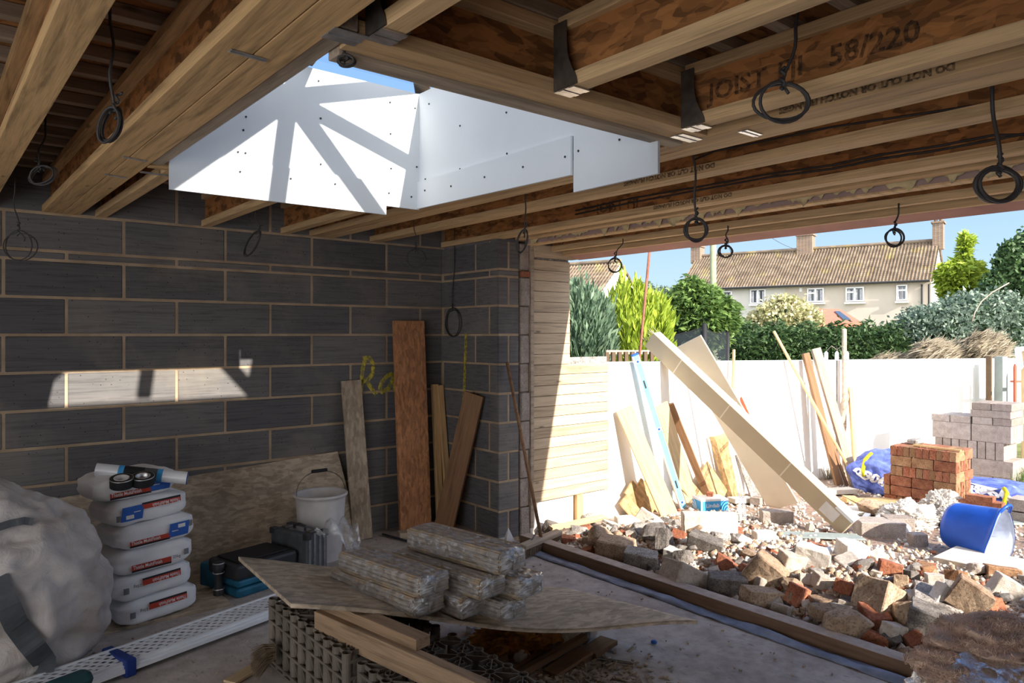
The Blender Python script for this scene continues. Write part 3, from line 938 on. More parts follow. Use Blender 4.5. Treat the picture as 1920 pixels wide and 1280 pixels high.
coil_px(1168, 455, 1153, 497, 13, 'small cable loop hanging at the roof edge before the distant white gable', 13, 2.25, seed=9, turns=2, rad=.004)
coil_px(1365, 432, 1361, 471, 13, 'small cable coil hanging at the roof edge beside the telegraph pole', 11, 2.25, seed=10, rad=.0045)
coil_px(1496, 25, 1468, 190, 48, 'big loose cable loop hanging highest of all right of the skylight', 36, ZC + .2, seed=11, turns=2, rad=.0052)
coil_px(1685, 392, 1679, 445, 17, 'small cable coil hanging at the roof edge before the tiled roof', 16, 2.25, seed=12, rad=.0045)
coil_px(1860, 168, 1876, 345, 40, 'thick wound cable coil hanging at the right edge of the photo', 32, ZC + .05, seed=13, turns=4, rad=.0062)
coil_px(640, 60, 648, 112, 15, 'dark cable coil hanging into the near corner of the skylight', 9, ZC + .05, seed=14, rad=.0035)
# coil on the return wall
c = at(848, 605, 'x', CX - .02); k = depth(c) / FPX
coil(at(852, 462, 'x', CX - .02), c, 24 * k, 26 * k, 'large round cable coil hanging flat on the dark return wall', turns=5, yaw=-PI / 2, seed=6, rad=.0035)
# cable runs clipped along the webs
def run(x, pts, label, r=.005):
    o = MB().tube([(x + .006 * math.sin(i * 2.1), p[0], p[1]) for i, p in enumerate(pts)], r, 6).build('cable_run', 'cable_grey', smooth=True)
    tag(o, label, 'cable')
def px_run(x, pts, label, r=.005):
    q = [at(u, v, 'x', x) for u, v in pts]
    run(x, [(p.y, p.z) for p in q], label, r)
px_run(2.80, [(1925, 243 - 62), (1840, 195), (1720, 215), (1560, 238), (1450, 260), (1340, 284), (1300, 300)], 'grey cable clipped along the web of the broad joist right of the skylight', .004)
px_run(3.445, [(1925, 232 + 20), (1860, 253), (1760, 274), (1650, 290), (1560, 309), (1440, 327), (1300, 352), (1180, 372), (1080, 395)], 'upper one of two grey cables running along the joist over the pier')
px_run(3.443, [(1925, 250), (1860, 262), (1760, 282), (1650, 298), (1560, 316), (1440, 333), (1300, 358), (1180, 380), (1080, 402)], 'lower one of two grey cables running along the joist over the pier')
# ---- metal joist hangers and clips
def hanger(x0, x1, yw, zb, label, dirn=-1):
    """strap down both sides of the joist and under it, nailed to the header face yw"""
    t = thing('joist_hanger', ((x0 + x1) / 2, yw, zb), label, 'bracket')
    for x in (x0 - .004, x1 + .004):
        pr = []
        n = 10
        for i in range(n + 1):
            s = i / n
            pr.append((.055 + .045 * math.exp(-((1 - s) * 3) ** 2) if dirn < 0 else .05, zb + .2 - s * .2))
        mb = MB()
        vs = []
        for d in (-.0015, .0015):
            for w, z in pr:
                vs += [(x + d, yw, z), (x + d, yw + dirn * w, z)]
        m = (n + 1) * 2; fs = []
        for i in range(n):
            a = 2 * i
            fs += [(a, a + 1, a + 3, a + 2), (m + a, m + a + 2, m + a + 3, m + a + 1), (a + 1, m + a + 1, m + a + 3, a + 3)]
        mb.add(vs, fs); mb.build('side_strap', 'steel_dark', t)
    mb = MB()
    for i in range(4):
        mb.box((x0 - .004, yw + dirn * (.022 * i + (.0 if dirn > 0 else .019)), zb - .004 - .002 * (i % 2)), (x1 + .004, yw + dirn * (.022 * i) + (.019 if dirn > 0 else 0), zb - .0015))
    mb.build('seat_plate', 'steel_strap', t)
hanger(.868, .93, 1.628, ZC, 'galvanised joist hanger under the short joist at the near left corner of the skylight')
hanger(1.50, 1.56, 1.628, ZC, 'dark galvanised joist hanger near the middle of the skylight header')
hanger(2.113, 2.168, 1.628, ZC, 'galvanised joist hanger at the right end of the skylight header')
def plate(p, sx, sy, label, rz=0, notch=False):
    M = Matrix.Translation(Vec(p)) @ Matrix.Rotation(rz, 4, 'Z')
    mb = MB(); mb.box((-sx / 2, -sy / 2, -.003), (sx / 2, sy / 2, 0))
    mb.box((-sx / 2, -.004, -.006), (sx / 2, .004, -.003))
    tag(mb.build('metal_clip', 'steel_strap', None, M, bevel=.001), label, 'bracket')
for u, v, sx, sy, rz, z, lb in ((646, 68, .09, .075, 0, ZC - .001, 'ribbed galvanised plate at the near left corner of the skylight opening'),
    (465, 103, .10, .022, .1, ZC - .001, 'small metal clip across the seam of the doubled left joists, largest one'),
    (253, 297, .10, .012, .3, ZC - .001, 'thin metal clip across the seam of the doubled left joists, middle one'),
    (217, 329, .10, .012, .3, ZC - .001, 'thin metal clip across the seam of the doubled left joists, nearest the wall'),
    (290, 325, .12, .03, .05, ZC - .001, 'metal strap joining the doubled joists to the far left corner of the skylight'),
    (1287, 258, .12, .06, 0, ZC - .001, 'bright metal plate below the right end of the skylight header'),
    (1407, 249, .10, .04, 0, ZC - .001, 'small square metal clip on the doubled joist right of the skylight')):
    p = at(u, v, 'z', z); plate(p, sx, sy, lb, rz)

# ---- yellow spray marks on the walls
def stroke(pts, w):
    mb = MB()
    pts = [Vec(p) for p in pts]; L = []
    for i, p in enumerate(pts):
        d = (pts[min(i + 1, len(pts) - 1)] - pts[max(i - 1, 0)]).normalized()
        n = Vec((-d.y, d.x)) if len(d) == 2 else None
        L.append((p - n * w / 2, p + n * w / 2))
    vs = [q for a in L for q in a]
    return vs, [(2 * i, 2 * i + 1, 2 * i + 3, 2 * i + 2) for i in range(len(pts) - 1)]
t = NT('spray_yellow')
a = t.noise(t.mapping(), 30, 6); tp = t.n('ShaderNodeBsdfTransparent'); mx = t.n('ShaderNodeMixShader')
t.col((.62, .52, .04)); t.l(t.ramp(a, [(.35, (.8, .8, .8)), (.7, (.0, .0, .0))]), mx.inputs[0]); t.l(t.b.outputs[0], mx.inputs[1]); t.l(tp.outputs[0], mx.inputs[2]); t.l(mx.outputs[0], t.out.inputs[0])
mb = MB()
def wpt(u, v): 
    p = at(u, v, 'y', W1 - .006); return Vec((p.x, p.z))
for seq in ([(676, 742), (678, 715), (680, 690), (684, 675)], [(680, 672), (692, 670), (700, 682), (699, 700), (690, 711), (678, 716)], [(688, 716), (698, 730), (706, 740)],
            [(736, 700), (727, 704), (716, 716), (712, 728), (716, 735), (728, 728), (736, 712), (740, 700), (740, 732)]):
    sp = [wpt(*q) for q in seq]; pts = []
    for i in range(len(sp) - 1):
        for k in range(5): pts.append(sp[i].lerp(sp[i + 1], k / 5))
    pts.append(sp[-1])
    vs, fs = stroke(pts, .035)
    mb.add([(v[0], W1 - .0065, v[1]) for v in vs], fs)
tag(mb.build('paint_mark', 'spray_yellow'), 'faint yellow sprayed letters on the block wall between the leaning boards', 'paint')
mb = MB()
sp = [at(u, v, 'x', CX - .006) for u, v in ((874, 625), (872, 690), (869, 760), (867, 830), (866, 900))]
vs, fs = stroke([Vec((p.y, p.z)) for p in sp], .035)
mb.add([(CX - .0065, v[0], v[1]) for v in vs], fs)
tag(mb.build('paint_mark', 'spray_yellow'), 'faint yellow sprayed vertical line on the return wall', 'paint')

# ---- boards leaning on the block wall
def leaner(name, tu, tv, bu, bv, w, t, mat, label, cat='board', plane='y', val=W1 - .03, zb=FL, nrm=(0, -1, 0), bevel=.002):
    a = at(bu, bv, 'z', zb); b = at(tu, tv, plane, val)
    if plane == 'y': a.y = min(a.y, W1 - .05)
    return plank(name, a + Vec((0, 0, .004)), b, w, t, nrm, mat, label, cat, bevel=bevel)
# big OSB sheet
tr = at(633, 846, 'y', W1 - .03); tl = at(-60, 962, 'y', W1 - .03)
br_ = Vec((2.60, 4.975, FL + .003)); bl = Vec((.30, 4.93, FL + .003))
xx = (tr - br_)
M = Matrix.Identity(4)
n_ = Vec((0, -1, .28)).normalized() * .018
vs = [bl, br_, tr, tl]; vs = vs + [v - n_ for v in vs]
mb = MB().add(vs, [(0, 1, 2, 3), (7, 6, 5, 4), (0, 4, 5, 1), (1, 5, 6, 2), (2, 6, 7, 3), (3, 7, 4, 0)])
tag(mb.build('osb_sheet', 'osb_dusty'), 'large dusty OSB sheet leaning low along the block wall behind the bucket', 'board')
leaner('osb_strip', 658, 713, 680, 1012, .165, .018, 'osb_dusty', 'tall narrow pale OSB strip leaning on the block wall beside the large sheet')
plank('osb_plank', (3.09, 4.99, FL + .004), (3.085, 5.09, 1.715), .285, .03, (0, -1, .06), 'osb_orange', 'wide orange-brown OSB plank standing upright against the block wall', 'board')
plank('timber_batten', (3.33, 5.0, FL), (3.355, 5.12, 1.19), .055, .035, (0, -1, 0), 'pine', 'thin upright batten right of the orange plank, the left one of a pair', 'timber')
plank('timber_batten', (3.405, 4.97, FL), (3.40, 5.11, 1.18), .055, .03, (0, -1, 0), 'pine', 'thin upright batten right of the orange plank, the right one of a pair', 'timber')
plank('leaning_board', (3.27, 4.86, FL), (3.385, 4.60, 1.14), .17, .028, (-1, -.5, .1), 'hardwood_brown', 'brown board leaning slanted on the dark return wall', 'board')
plank('wood_offcut', (2.86, 4.86, FL + .025), (3.02, 4.80, FL + .025), .09, .045, (0, 0, 1), 'pine_grey', 'small wood block lying on the floor before the orange plank', 'timber', bevel=.003)
# crowbar
mb = MB(); a = Vec((2.80, 5.00, FL + .012)); b = Vec((2.86, 4.66, FL + .012)); d = b - a
mb.tube([a, a.lerp(b, .85), b, b + Vec((.03, -.05, .006))], [.009, .009, .012, .01], 6)
mb.box((b.x - .01, b.y - .09, FL + .002), (b.x + .07, b.y - .04, FL + .014))
tag(mb.build('crowbar', 'plastic_black', smooth=False), 'black flat tipped crowbar lying on the floor beside the wood block', 'tool')
# ---- bucket
def bucket(loc):
    t = thing('mixing_bucket', loc, 'tall dirty white mixing bucket with wire handle before the OSB sheet', 'bucket')
    M = Matrix.Translation(Vec(loc))
    pr = [(.0, 0), (.136, 0), (.140, .01), (.168, .42), (.170, .44), (.183, .442), (.185, .456), (.176, .462), (.168, .455), (.163, .44), (.136, .03), (0, .03)]
    MB().lathe(pr, 40, M).build('tub', 'bag_dusty', t, smooth=True)
    MB().lathe([(0, .31), (.08, .325), (.152, .30)], 24, M).build('residue', 'mortar', t, smooth=True)
    pts = []
    for i in range(25):
        a = PI * i / 24
        pts.append(M @ Vec((.178 * math.cos(a), -.01 + .03 * math.sin(a), .45 + .155 * math.sin(a) ** .8)))
    MB().tube(pts, .0028, 6).build('wire_handle', 'steel_dark', t)
    MB().tube([M @ Vec((x, .02, .607)) for x in (-.055, .055)], .012, 10).build('grip', 'rubber_black', t)
bucket((2.18, 4.76, FL))
# ---- aluminium case on edge and the teal tool case
cc_ = Vec((1.94, 4.55, FL))
t = thing('metal_case', cc_, 'grey metal case with black corners standing on edge beside the bucket', 'case')
M = Matrix.Translation(cc_) @ Matrix.Rotation(math.radians(18), 4, 'Z')
# long side runs away from the camera (local Y), width along X
MB().box((-.085, -.16, 0), (.085, .18, .285)).build('body', 'case_grey', t, M, bevel=.008)
for x in (-.062, -.022, .022, .062):
    MB().box((x - .009, -.165, .005), (x + .009, -.158, .29)).build('edge_rail', 'aluminium', t, M)
for x in (-.07, .07):
    for y in (-.148, .168):
        MB().box((x - .022, y - .022, .255), (x + .022, y + .022, .296)).build('corner_cap', 'plastic_black', t, M, bevel=.006)
mb = MB(); mb.tube([M @ Vec(p) for p in ((0, -.05, .288), (0, -.05, .315), (0, 0, .322), (0, .05, .315), (0, .05, .288))], .009, 8); h = mb.build('handle', 'plastic_black', t, smooth=True)
MB().box((-.035, -.07, .285), (.035, .07, .291)).build('handle_plate', 'aluminium', t, M)
for y in (-.11, .12):
    MB().box((-.03, y - .02, .284), (.03, y + .02, .298)).build('latch', 'steel_dark', t, M, bevel=.003)
cc_ = Vec((1.60, 4.50, FL))
t = thing('tool_case', cc_, 'teal plastic tool case with black lid on the floor before the metal case', 'case')
M = Matrix.Translation(cc_) @ Matrix.Rotation(math.radians(14), 4, 'Z')
MB().box((-.17, -.13, .0), (.23, .13, .055)).build('lower_shell', 'plastic_teal', t, M, bevel=.015)
MB().box((-.17, -.13, .06), (.23, .13, .105)).build('upper_shell', 'plastic_teal', t, M, bevel=.015)
MB().box((-.19, -.15, .11), (.24, .16, .20)).build('lid', 'plastic_black', t, M, bevel=.02)
MB().box((-.15, -.11, .20), (.20, .12, .212)).build('lid_panel', 'rubber_black', t, M, bevel=.008)
# torch / flask
l = Vec((1.385, 4.42, FL))
t = thing('work_torch', l, 'black cylindrical torch standing on the floor left of the teal tool case', 'torch')
M = Matrix.Translation(l)
MB().lathe([(0, 0), (.028, 0), (.03, .01), (.03, .05), (.022, .07), (.022, .15), (.032, .17), (.034, .21), (.0, .212)], 20, M).build('body', 'plastic_black', t, smooth=True)
for z in (.055, .15, .205):
    MB().lathe([(.0315, z), (.0345, z + .003), (.0315, z + .007)], 20, M).build('ring', 'steel_strap', t, smooth=True)
l = Vec((1.43, 4.62, FL))
tag(MB().box((-.05, -.09, 0), (.05, .09, .16)).build('battery_pack', 'plastic_teal', None, Matrix.Translation(l) @ Matrix.Rotation(.4, 4, 'Z'), bevel=.02), 'teal battery block half hidden behind the black torch', 'tool')
# rod on the floor
tag(MB().tube([(1.05, 4.82, FL + .008), (1.42, 4.76, FL + .01)], .006, 8).build('metal_rod', 'steel_dark'), 'thin dark rod on the floor behind the stack of plaster bags', 'rod')
# ---- floor boards under the bags
plank('floor_board', (.20, 4.40, FL + .012), (1.40, 4.40, FL + .012), .30, .022, (0, 0, 1), 'osb_dusty', 'dusty board lying under the stack of plaster bags', 'board', bevel=.003)
plank('floor_board', (.78, 4.72, FL + .012), (1.46, 4.74, FL + .012), .30, .022, (0, 0, 1), 'osb_dusty', 'dusty board lying between the bag stack and the OSB sheet', 'board', bevel=.003)

# ---- paper bags
def bag_surf(a, b, h, n=3.2):
    """local box half sizes a (x), b (y), h (z); front y for x,z"""
    def fy(x, z):
        k = max(0., 1 - abs(x / a) ** 8 - abs(z / h) ** 6)
        return -b * (k ** (1 / 7.0))
    return fy
def make_bag(name, M, a, b, h, label, cat, group, seed, flip, kind, parent_extra=None):
    rng = random.Random(seed)
    t = thing(name, M.translation, label, cat, group)
    bm = bmesh.new()
    bmesh.ops.create_cube(bm, size=2)
    bmesh.ops.subdivide_edges(bm, edges=bm.edges[:], cuts=9, use_grid_fill=True)
    for v in bm.verts:
        x, y, z = v.co
        k = (abs(x) ** 5 + abs(y) ** 4 + abs(z) ** 3.0)
        m = max(abs(x), abs(y), abs(z))
        s = m / max(k ** (1 / 4.), 1e-6) if k > 0 else 1
        s = (abs(x) ** 8 + abs(y) ** 7 + abs(z) ** 6) ** (-1 / 6.)
        s = s * m if False else min(1.0 * s, 1.35)
        p = Vec((x, y, z)) * (m * 0 + s)
        # keep inside the box
        p = Vec((max(-1, min(1, p.x)), max(-1, min(1, p.y)), max(-1, min(1, p.z))))
        wv = NOI(Vec((x * 2.1 + seed, y * 2.3, z * 2.0 + seed)))
        w2 = NOI(Vec((x * 6 + seed, y * 6, z * 5)))
        q = Vec((p.x * a, p.y * b, p.z * h))
        nn = Vec((x / a, y / b, z / h)).normalized()
        amp = .010 if abs(y) > .9 else .014
        q += nn * (wv * amp + w2 * .004)
        # sewn ends pinch
        if abs(x) > .8: q.z *= 1 - .18 * (abs(x) - .8) / .2
        v.co = q
    me = bpy.data.meshes.new('paper_sack'); bm.to_mesh(me); bm.free()
    me.polygons.foreach_set('use_smooth', [True] * len(me.polygons)); me.materials.append(MATS['bag_paper'])
    sk = link('paper_sack', me, t, M)
    sub = sk.modifiers.new('s', 'SUBSURF'); sub.levels = 1; sub.render_levels = 1
    fy = bag_surf(a * .98, b, h)
    def onf(x, z, o=.0095):
        return Vec((x, fy(x, z) - o, z))
    R = -1 if flip else 1          # printed side upside down
    def band(x0, x1, z0, z1, mat, nm, o, sl=0.):
        nx = 14; nz = 4; vs = []; fs = []
        for j in range(nz + 1):
            for i in range(nx + 1):
                x = x0 + (x1 - x0) * i / nx + sl * (j / nz); z = z0 + (z1 - z0) * j / nz
                vs.append(onf(R * x, R * z, o))
        for j in range(nz):
            for i in range(nx):
                k = j * (nx + 1) + i; fs.append((k, k + 1, k + nx + 2, k + nx + 1))
        return MB().add(vs, fs).build(nm, mat, t, M)
    def txt(s, size, x, z, mat, nm='lettering', o=.0125, bold=.0, sx=1.):
        vs, fs = text_mesh(s, size, bold)
        vs = [onf(R * (x + v.x * sx), R * (z + v.y), o) for v in vs]
        q = MB().add(vs, fs).build(nm, mat, t, M)
        return q
    if kind == 'multi':
        band(-.155, .055, -.036, -.012, 'print_red', 'red_band', .0105); band(-.155, .055, -.046, -.036, 'print_black', 'black_band', .0105)
        band(.045, .155, -.040, .034, 'print_blue', 'blue_panel', .0107, .012)
        band(.10, .14, .004, .024, 'print_pale', 'pale_mark', .0115); band(.065, .10, -.01, -.006, 'print_pale', 'pale_mark', .0115)
        txt('Thistle MultiFinish', .026, -.15, -.031, 'print_pale', bold=.0004, sx=.80)
        band(.163, .185, -.002, .03, 'print_grey', 'bar_panel', .0105)
    elif kind == 'plain':
        band(-.13, .075, -.036, -.008, 'print_red', 'red_band', .0105); band(-.13, .075, -.046, -.036, 'print_black', 'black_band', .0105)
        txt('Thistle MultiFinish', .027, -.125, -.030, 'print_pale', bold=.0004, sx=.76)
        txt('25kg', .022, .082, -.022, 'print_black')
        band(.145, .172, -.018, .014, 'print_grey', 'bar_panel', .0105)
    else:
        band(-.10, .16, -.014, -.010, 'print_black', 'black_band', .0105); band(-.10, .16, -.038, -.026, 'print_maroon', 'maroon_band', .0105)
        txt('Gyproc DriWall Adhesive', .026, -.10, .0, 'print_black', sx=.85)
    # folded end flap
    if kind != 'gyp':
        mb = MB(); mb.box((a * .955, -b * .55, -h * .62), (a * 1.0 + .012, b * .55, h * .6), 0, 0, None, .01)
        mb.build('end_flap', 'bag_paper', t, M)
    return t
PG = 'white plaster bags stacked in the leaning pile'
stackd = [  # u, v of the front centre, yaw deg, roll deg, flip, kind
    (292, 1143, 16, 4, True, 'plain', 'white plaster bag with red band at the very bottom of the leaning stack'),
    (280, 1101, 16, 6, True, 'plain', 'white plaster bag with upside-down red band, second from the bottom of the stack'),
    (283, 1054, 13, 5, False, 'plain', 'white plaster bag with upright red band and torn end, third from the bottom'),
    (286, 1011, 15, 6, False, 'multi', 'white plaster bag with red band and blue panel, third from the top of the stack'),
    (272, 968, 16, 8, True, 'multi', 'white plaster bag with upside-down red and blue print, second from the top of the stack'),
    (250, 926, 15, 7, False, 'multi', 'white plaster bag with red and blue print on top, under the tape rolls')]
zb_ = FL + .024
for i, (u, v, yw, rl, fl_, kd, lb) in enumerate(stackd):
    h = .066
    p = at(u, v, 'y', 4.24 + .012 * i)
    zc_ = zb_ + h + i * .1305
    c = Vec((p.x, 4.24 + .012 * i + .15, zc_))
    M = Matrix.Translation(c) @ Matrix.Rotation(math.radians(yw - 4), 4, 'Z') @ Matrix.Rotation(math.radians(-rl * .35), 4, 'Y')
    make_bag('plaster_bag', M, .215, .16, h, lb, 'bag', PG, 11 + i, fl_, kd)
TOPZ = zb_ + 6 * .1305
# poster tube and tape rolls on top
a = at(180, 880, 'y', 4.42); b = at(352, 896, 'y', 4.26)
t = thing('film_roll', a, 'rolled sheet tube with silver sheen lying across the top of the bag stack', 'roll')
d = (b - a); L = d.length; M = frame(a, b, (0, -.3, 1))
def tube_x(x0, x1, r, nm, mat, inner=None):
    mb = MB(); MX = M @ Matrix.Rotation(PI / 2, 4, 'Y')
    pr = [(0, x0), (r, x0), (r, x1), (0, x1)] if inner is None else [(inner, x1 - .05), (inner, x1), (r, x1), (r, x0), (0, x0)]
    mb.lathe(pr, 28, MX); return mb.build(nm, mat, t)
tube_x(0, L, .034, 'roll', 'zinc_white', .028)
tube_x(L * .30, L * .52, .0355, 'printed_label', 'print_black'); tube_x(L * .24, L * .30, .0355, 'blue_label', 'print_sky'); tube_x(L * .66, L * .72, .0355, 'blue_label', 'print_sky')
tube_x(L * .52, L * .66, .0352, 'printed_label', 'case_grey')
tube_x(L - .004, L + .001, .0345, 'end_ring', 'tape_blue', .030)
for u, v, lb, cm in ((228, 903, 'roll of black tape with pale sealed face on top of the bag stack, left one', 'bag_dusty'), (268, 899, 'roll of black tape with silver rim on top of the bag stack, right one', 'steel_strap')):
    p = at(u, v, 'y', 4.24); 
    t = thing('tape_roll', (p.x, p.y, TOPZ + .01), lb, 'tape', 'black tape rolls on the bags')
    M = Matrix.Translation(p) @ Matrix.Rotation(math.radians(14), 4, 'X') @ Matrix.Rotation(math.radians(-4), 4, 'Y')
    MB().lathe([(.036, -.025), (.056, -.025), (.056, .022), (.036, .022), (.036, -.025)], 32, M).build('tape', 'rubber_black', t, smooth=False)
    MB().lathe([(.0345, -.022), (.0345, .024), (.037, .025), (.037, -.025)], 32, M).build('core', cm, t, smooth=True)
    MB().lathe([(.054, .021), (.0565, .024), (.057, .019)], 32, M).build('rim', 'steel_strap', t, smooth=True)
# adhesive bags at the left, three of them
GG = 'white adhesive bags beside the big sack'
for (x, y, z, yw, fl_, lb) in ((.50, 4.28, FL + .09, 20, True, 'white adhesive bag with maroon stripe lying lowest beside the big sack'), (.47, 4.29, FL + .25, 24, True, 'white adhesive bag with maroon stripe lying upon another beside the big sack')):
    M = Matrix.Translation((x, y, z)) @ Matrix.Rotation(math.radians(yw), 4, 'Z') @ Matrix.Rotation(math.radians(-4), 4, 'Y')
    make_bag('adhesive_bag', M, .20, .16, .08, lb, 'bag', GG, 31 + int(z * 10), fl_, 'gyp')
M = Matrix.Translation((.48, 4.72, FL + .46)) @ Matrix.Rotation(math.radians(14), 4, 'Z') @ Matrix.Rotation(math.radians(38), 4, 'Y')
make_bag('adhesive_bag', M, .21, .10, .10, 'dusty adhesive bag slumped upright behind the others against the OSB sheet', 'bag', GG, 41, False, 'gyp')
M = Matrix.Translation((.60, 4.76, FL + .2)) @ Matrix.Rotation(math.radians(10), 4, 'Z')
make_bag('adhesive_bag', M, .14, .12, .17, 'dusty adhesive bag standing in the gap between big sack and plaster stack', 'bag', GG, 42, False, 'gyp')

# ---- perforated white trim bundle with blue tape
def strip_mesh(L, W, holes=True):
    """perforated strip in local XY: diamond holes"""
    mb = MB(); px, py = .046, .0215
    nx = int(L / px); ny = int(W / py)
    for j in range(ny):
        for i in range(nx):
            x = i * px + (px / 2 if j % 2 else 0); y = j * py
            hx, hy = px * .33, py * .30; cx_, cy_ = x + px / 2, y + py / 2
            o = [(x, y), (x + px, y), (x + px, y + py), (x, y + py)]
            n = [(cx_ - hx * .3, cy_ - hy), (cx_ + hx, cy_ - hy), (cx_ + hx * .3, cy_ + hy), (cx_ - hx, cy_ + hy)]
            mb.add([(a, b, 0) for a, b in o + n], [(0, 1, 5, 4), (1, 2, 6, 5), (2, 3, 7, 6), (3, 0, 4, 7)])
    mb.box((0, -.012, -.012), (L, .0, .006)); mb.box((0, ny * py, -.012), (L, ny * py + .01, .004))
    return mb
a = Vec((.18, 3.60, FL + .035)); b = Vec((1.72, 4.02, FL + .035))
t = thing('trim_bundle', a, 'bundle of long white perforated metal trims on the floor before the bags', 'trim')
dxy = (b - a).normalized(); ny_ = Vec((-dxy.y, dxy.x, 0))
for k, (off, dz, tilt) in enumerate(((-.02, .0, .0), (-.01, .014, .08), (.0, .028, .14))):
    p = a + ny_ * (off - .06) + Vec((0, 0, dz)) + dxy * (.03 * k)
    M = frame(p, p + (b - a), (-.0, -math.sin(tilt), math.cos(tilt)))
    s = strip_mesh((b - a).length, .15); s.build('perforated_trim', 'zinc_white', t, M)
q = a.lerp(b, .345)
M = frame(q, b, (0, 0, 1))
mb = MB(); mb.box((0, -.10, -.035), (.05, .13, .046)); mb.build('tape_band', 'tape_blue', t, M, bevel=.008)
o = MB().box((-.09, -.05, 0), (.09, .05, .06)).build('rag', 'tape_teal', None, Matrix.Translation((.50, 3.55, FL + .06)) @ Matrix.Rotation(.3, 4, 'Z'), bevel=.03)
tag(o, 'dark teal rag lying over the left end of the white trims', 'cloth')

# ---- big builder's sack
def blob(name, center, rad, mat, parent, fn, nu=64, nv=48):
    vs = []; fs = []
    for j in range(nv + 1):
        th = PI * j / nv
        for i in range(nu):
            ph = 2 * PI * i / nu
            d = Vec((math.sin(th) * math.cos(ph), math.sin(th) * math.sin(ph), math.cos(th)))
            vs.append(Vec(center) + fn(d, rad))
    for j in range(nv):
        for i in range(nu):
            k = (i + 1) % nu
            fs.append((j * nu + i, (j + 1) * nu + i, (j + 1) * nu + k, j * nu + k))
    return MB().add(vs, fs).build(name, mat, parent, smooth=True)
SCN = far(-52, 1090, 3.25); SCN.z = FL + .40
def sack_fn(d, r):
    p = Vec((d.x * r[0], d.y * r[1], d.z * r[2]))
    n1 = NOI(Vec((d.x * 1.6 + 3, d.y * 1.6, d.z * 1.6))); n2 = abs(NOI(Vec((d.x * 2.0 + d.z * 1.6, d.y * 2.2, d.z * 2.6 + 4)))); n3 = abs(NOI(Vec((d.x * 7, d.y * 7 + d.z * 4, d.z * 6))))
    n4 = NOI(Vec((d.x * 14, d.y * 14, d.z * 14)))
    p *= .96 + .10 * n1 + .16 * (1 - 2.4 * n2) * .6 + .035 * (1 - 2.4 * n3)
    if p.z < -r[2] * .86: p.z = -r[2] * .86
    if p.z > 0: p.x *= 1 - .10 * (p.z / r[2]); 
    return p
t = thing('builders_sack', (SCN.x, SCN.y, FL), 'huge crumpled off-white woven sack with dark strap filling the bottom left corner', 'sack')
bo = blob('sack_body', SCN, (.54, .42, .475), 'woven_sack', t, sack_fn, 110, 80)
bo.modifiers.new('s', 'SUBSURF').render_levels = 1
# straps follow the sack
from mathutils.bvhtree import BVHTree
SBV = BVHTree.FromPolygons([v.co.copy() for v in bo.data.vertices], [tuple(p.vertices) for p in bo.data.polygons])
def strap(pts_px, w, nm='strap', mat='case_grey', lift=.022):
    P = []; D = []
    q = []
    for i in range(len(pts_px) - 1):
        for k in range(5): q.append((pts_px[i][0] + (pts_px[i + 1][0] - pts_px[i][0]) * k / 5, pts_px[i][1] + (pts_px[i + 1][1] - pts_px[i][1]) * k / 5))
    q.append(pts_px[-1])
    for u, v in q:
        h = SBV.ray_cast(EYE, ray(u, v).normalized()); D.append(h[3] if h[0] is not None else None)
    good = [d for d in D if d is not None]
    D = [d if d is not None else good[-1] for d in D]
    for _ in range(3): D = [min(D[i], (D[max(i - 1, 0)] + D[min(i + 1, len(D) - 1)]) / 2) for i in range(len(D))]
    P = [EYE + ray(u, v).normalized() * (d - lift) for (u, v), d in zip(q, D)]
    vs = []; fs = []
    for i, p in enumerate(P):
        d = (P[min(i + 1, len(P) - 1)] - P[max(i - 1, 0)]).normalized()
        vw = (EYE - p).normalized(); sd = d.cross(vw).normalized()
        for s in (-1, 1): vs.append(p + sd * s * w / 2)
        for s in (1, -1): vs.append(p + sd * s * w / 2 - vw * .012)
    for i in range(len(P) - 1):
        for k in range(4):
            l = (k + 1) % 4
            fs.append((4 * i + k, 4 * i + l, 4 * i + 4 + l, 4 * i + 4 + k))
    MB().add(vs, fs).build(nm, mat, t)
strap([(-10, 1085), (12, 1130), (30, 1170), (52, 1200), (70, 1222), (84, 1240), (80, 1262)], .085, 'strap')
strap([(-8, 990), (20, 981), (45, 976), (62, 978)], .032, 'seam_strap')
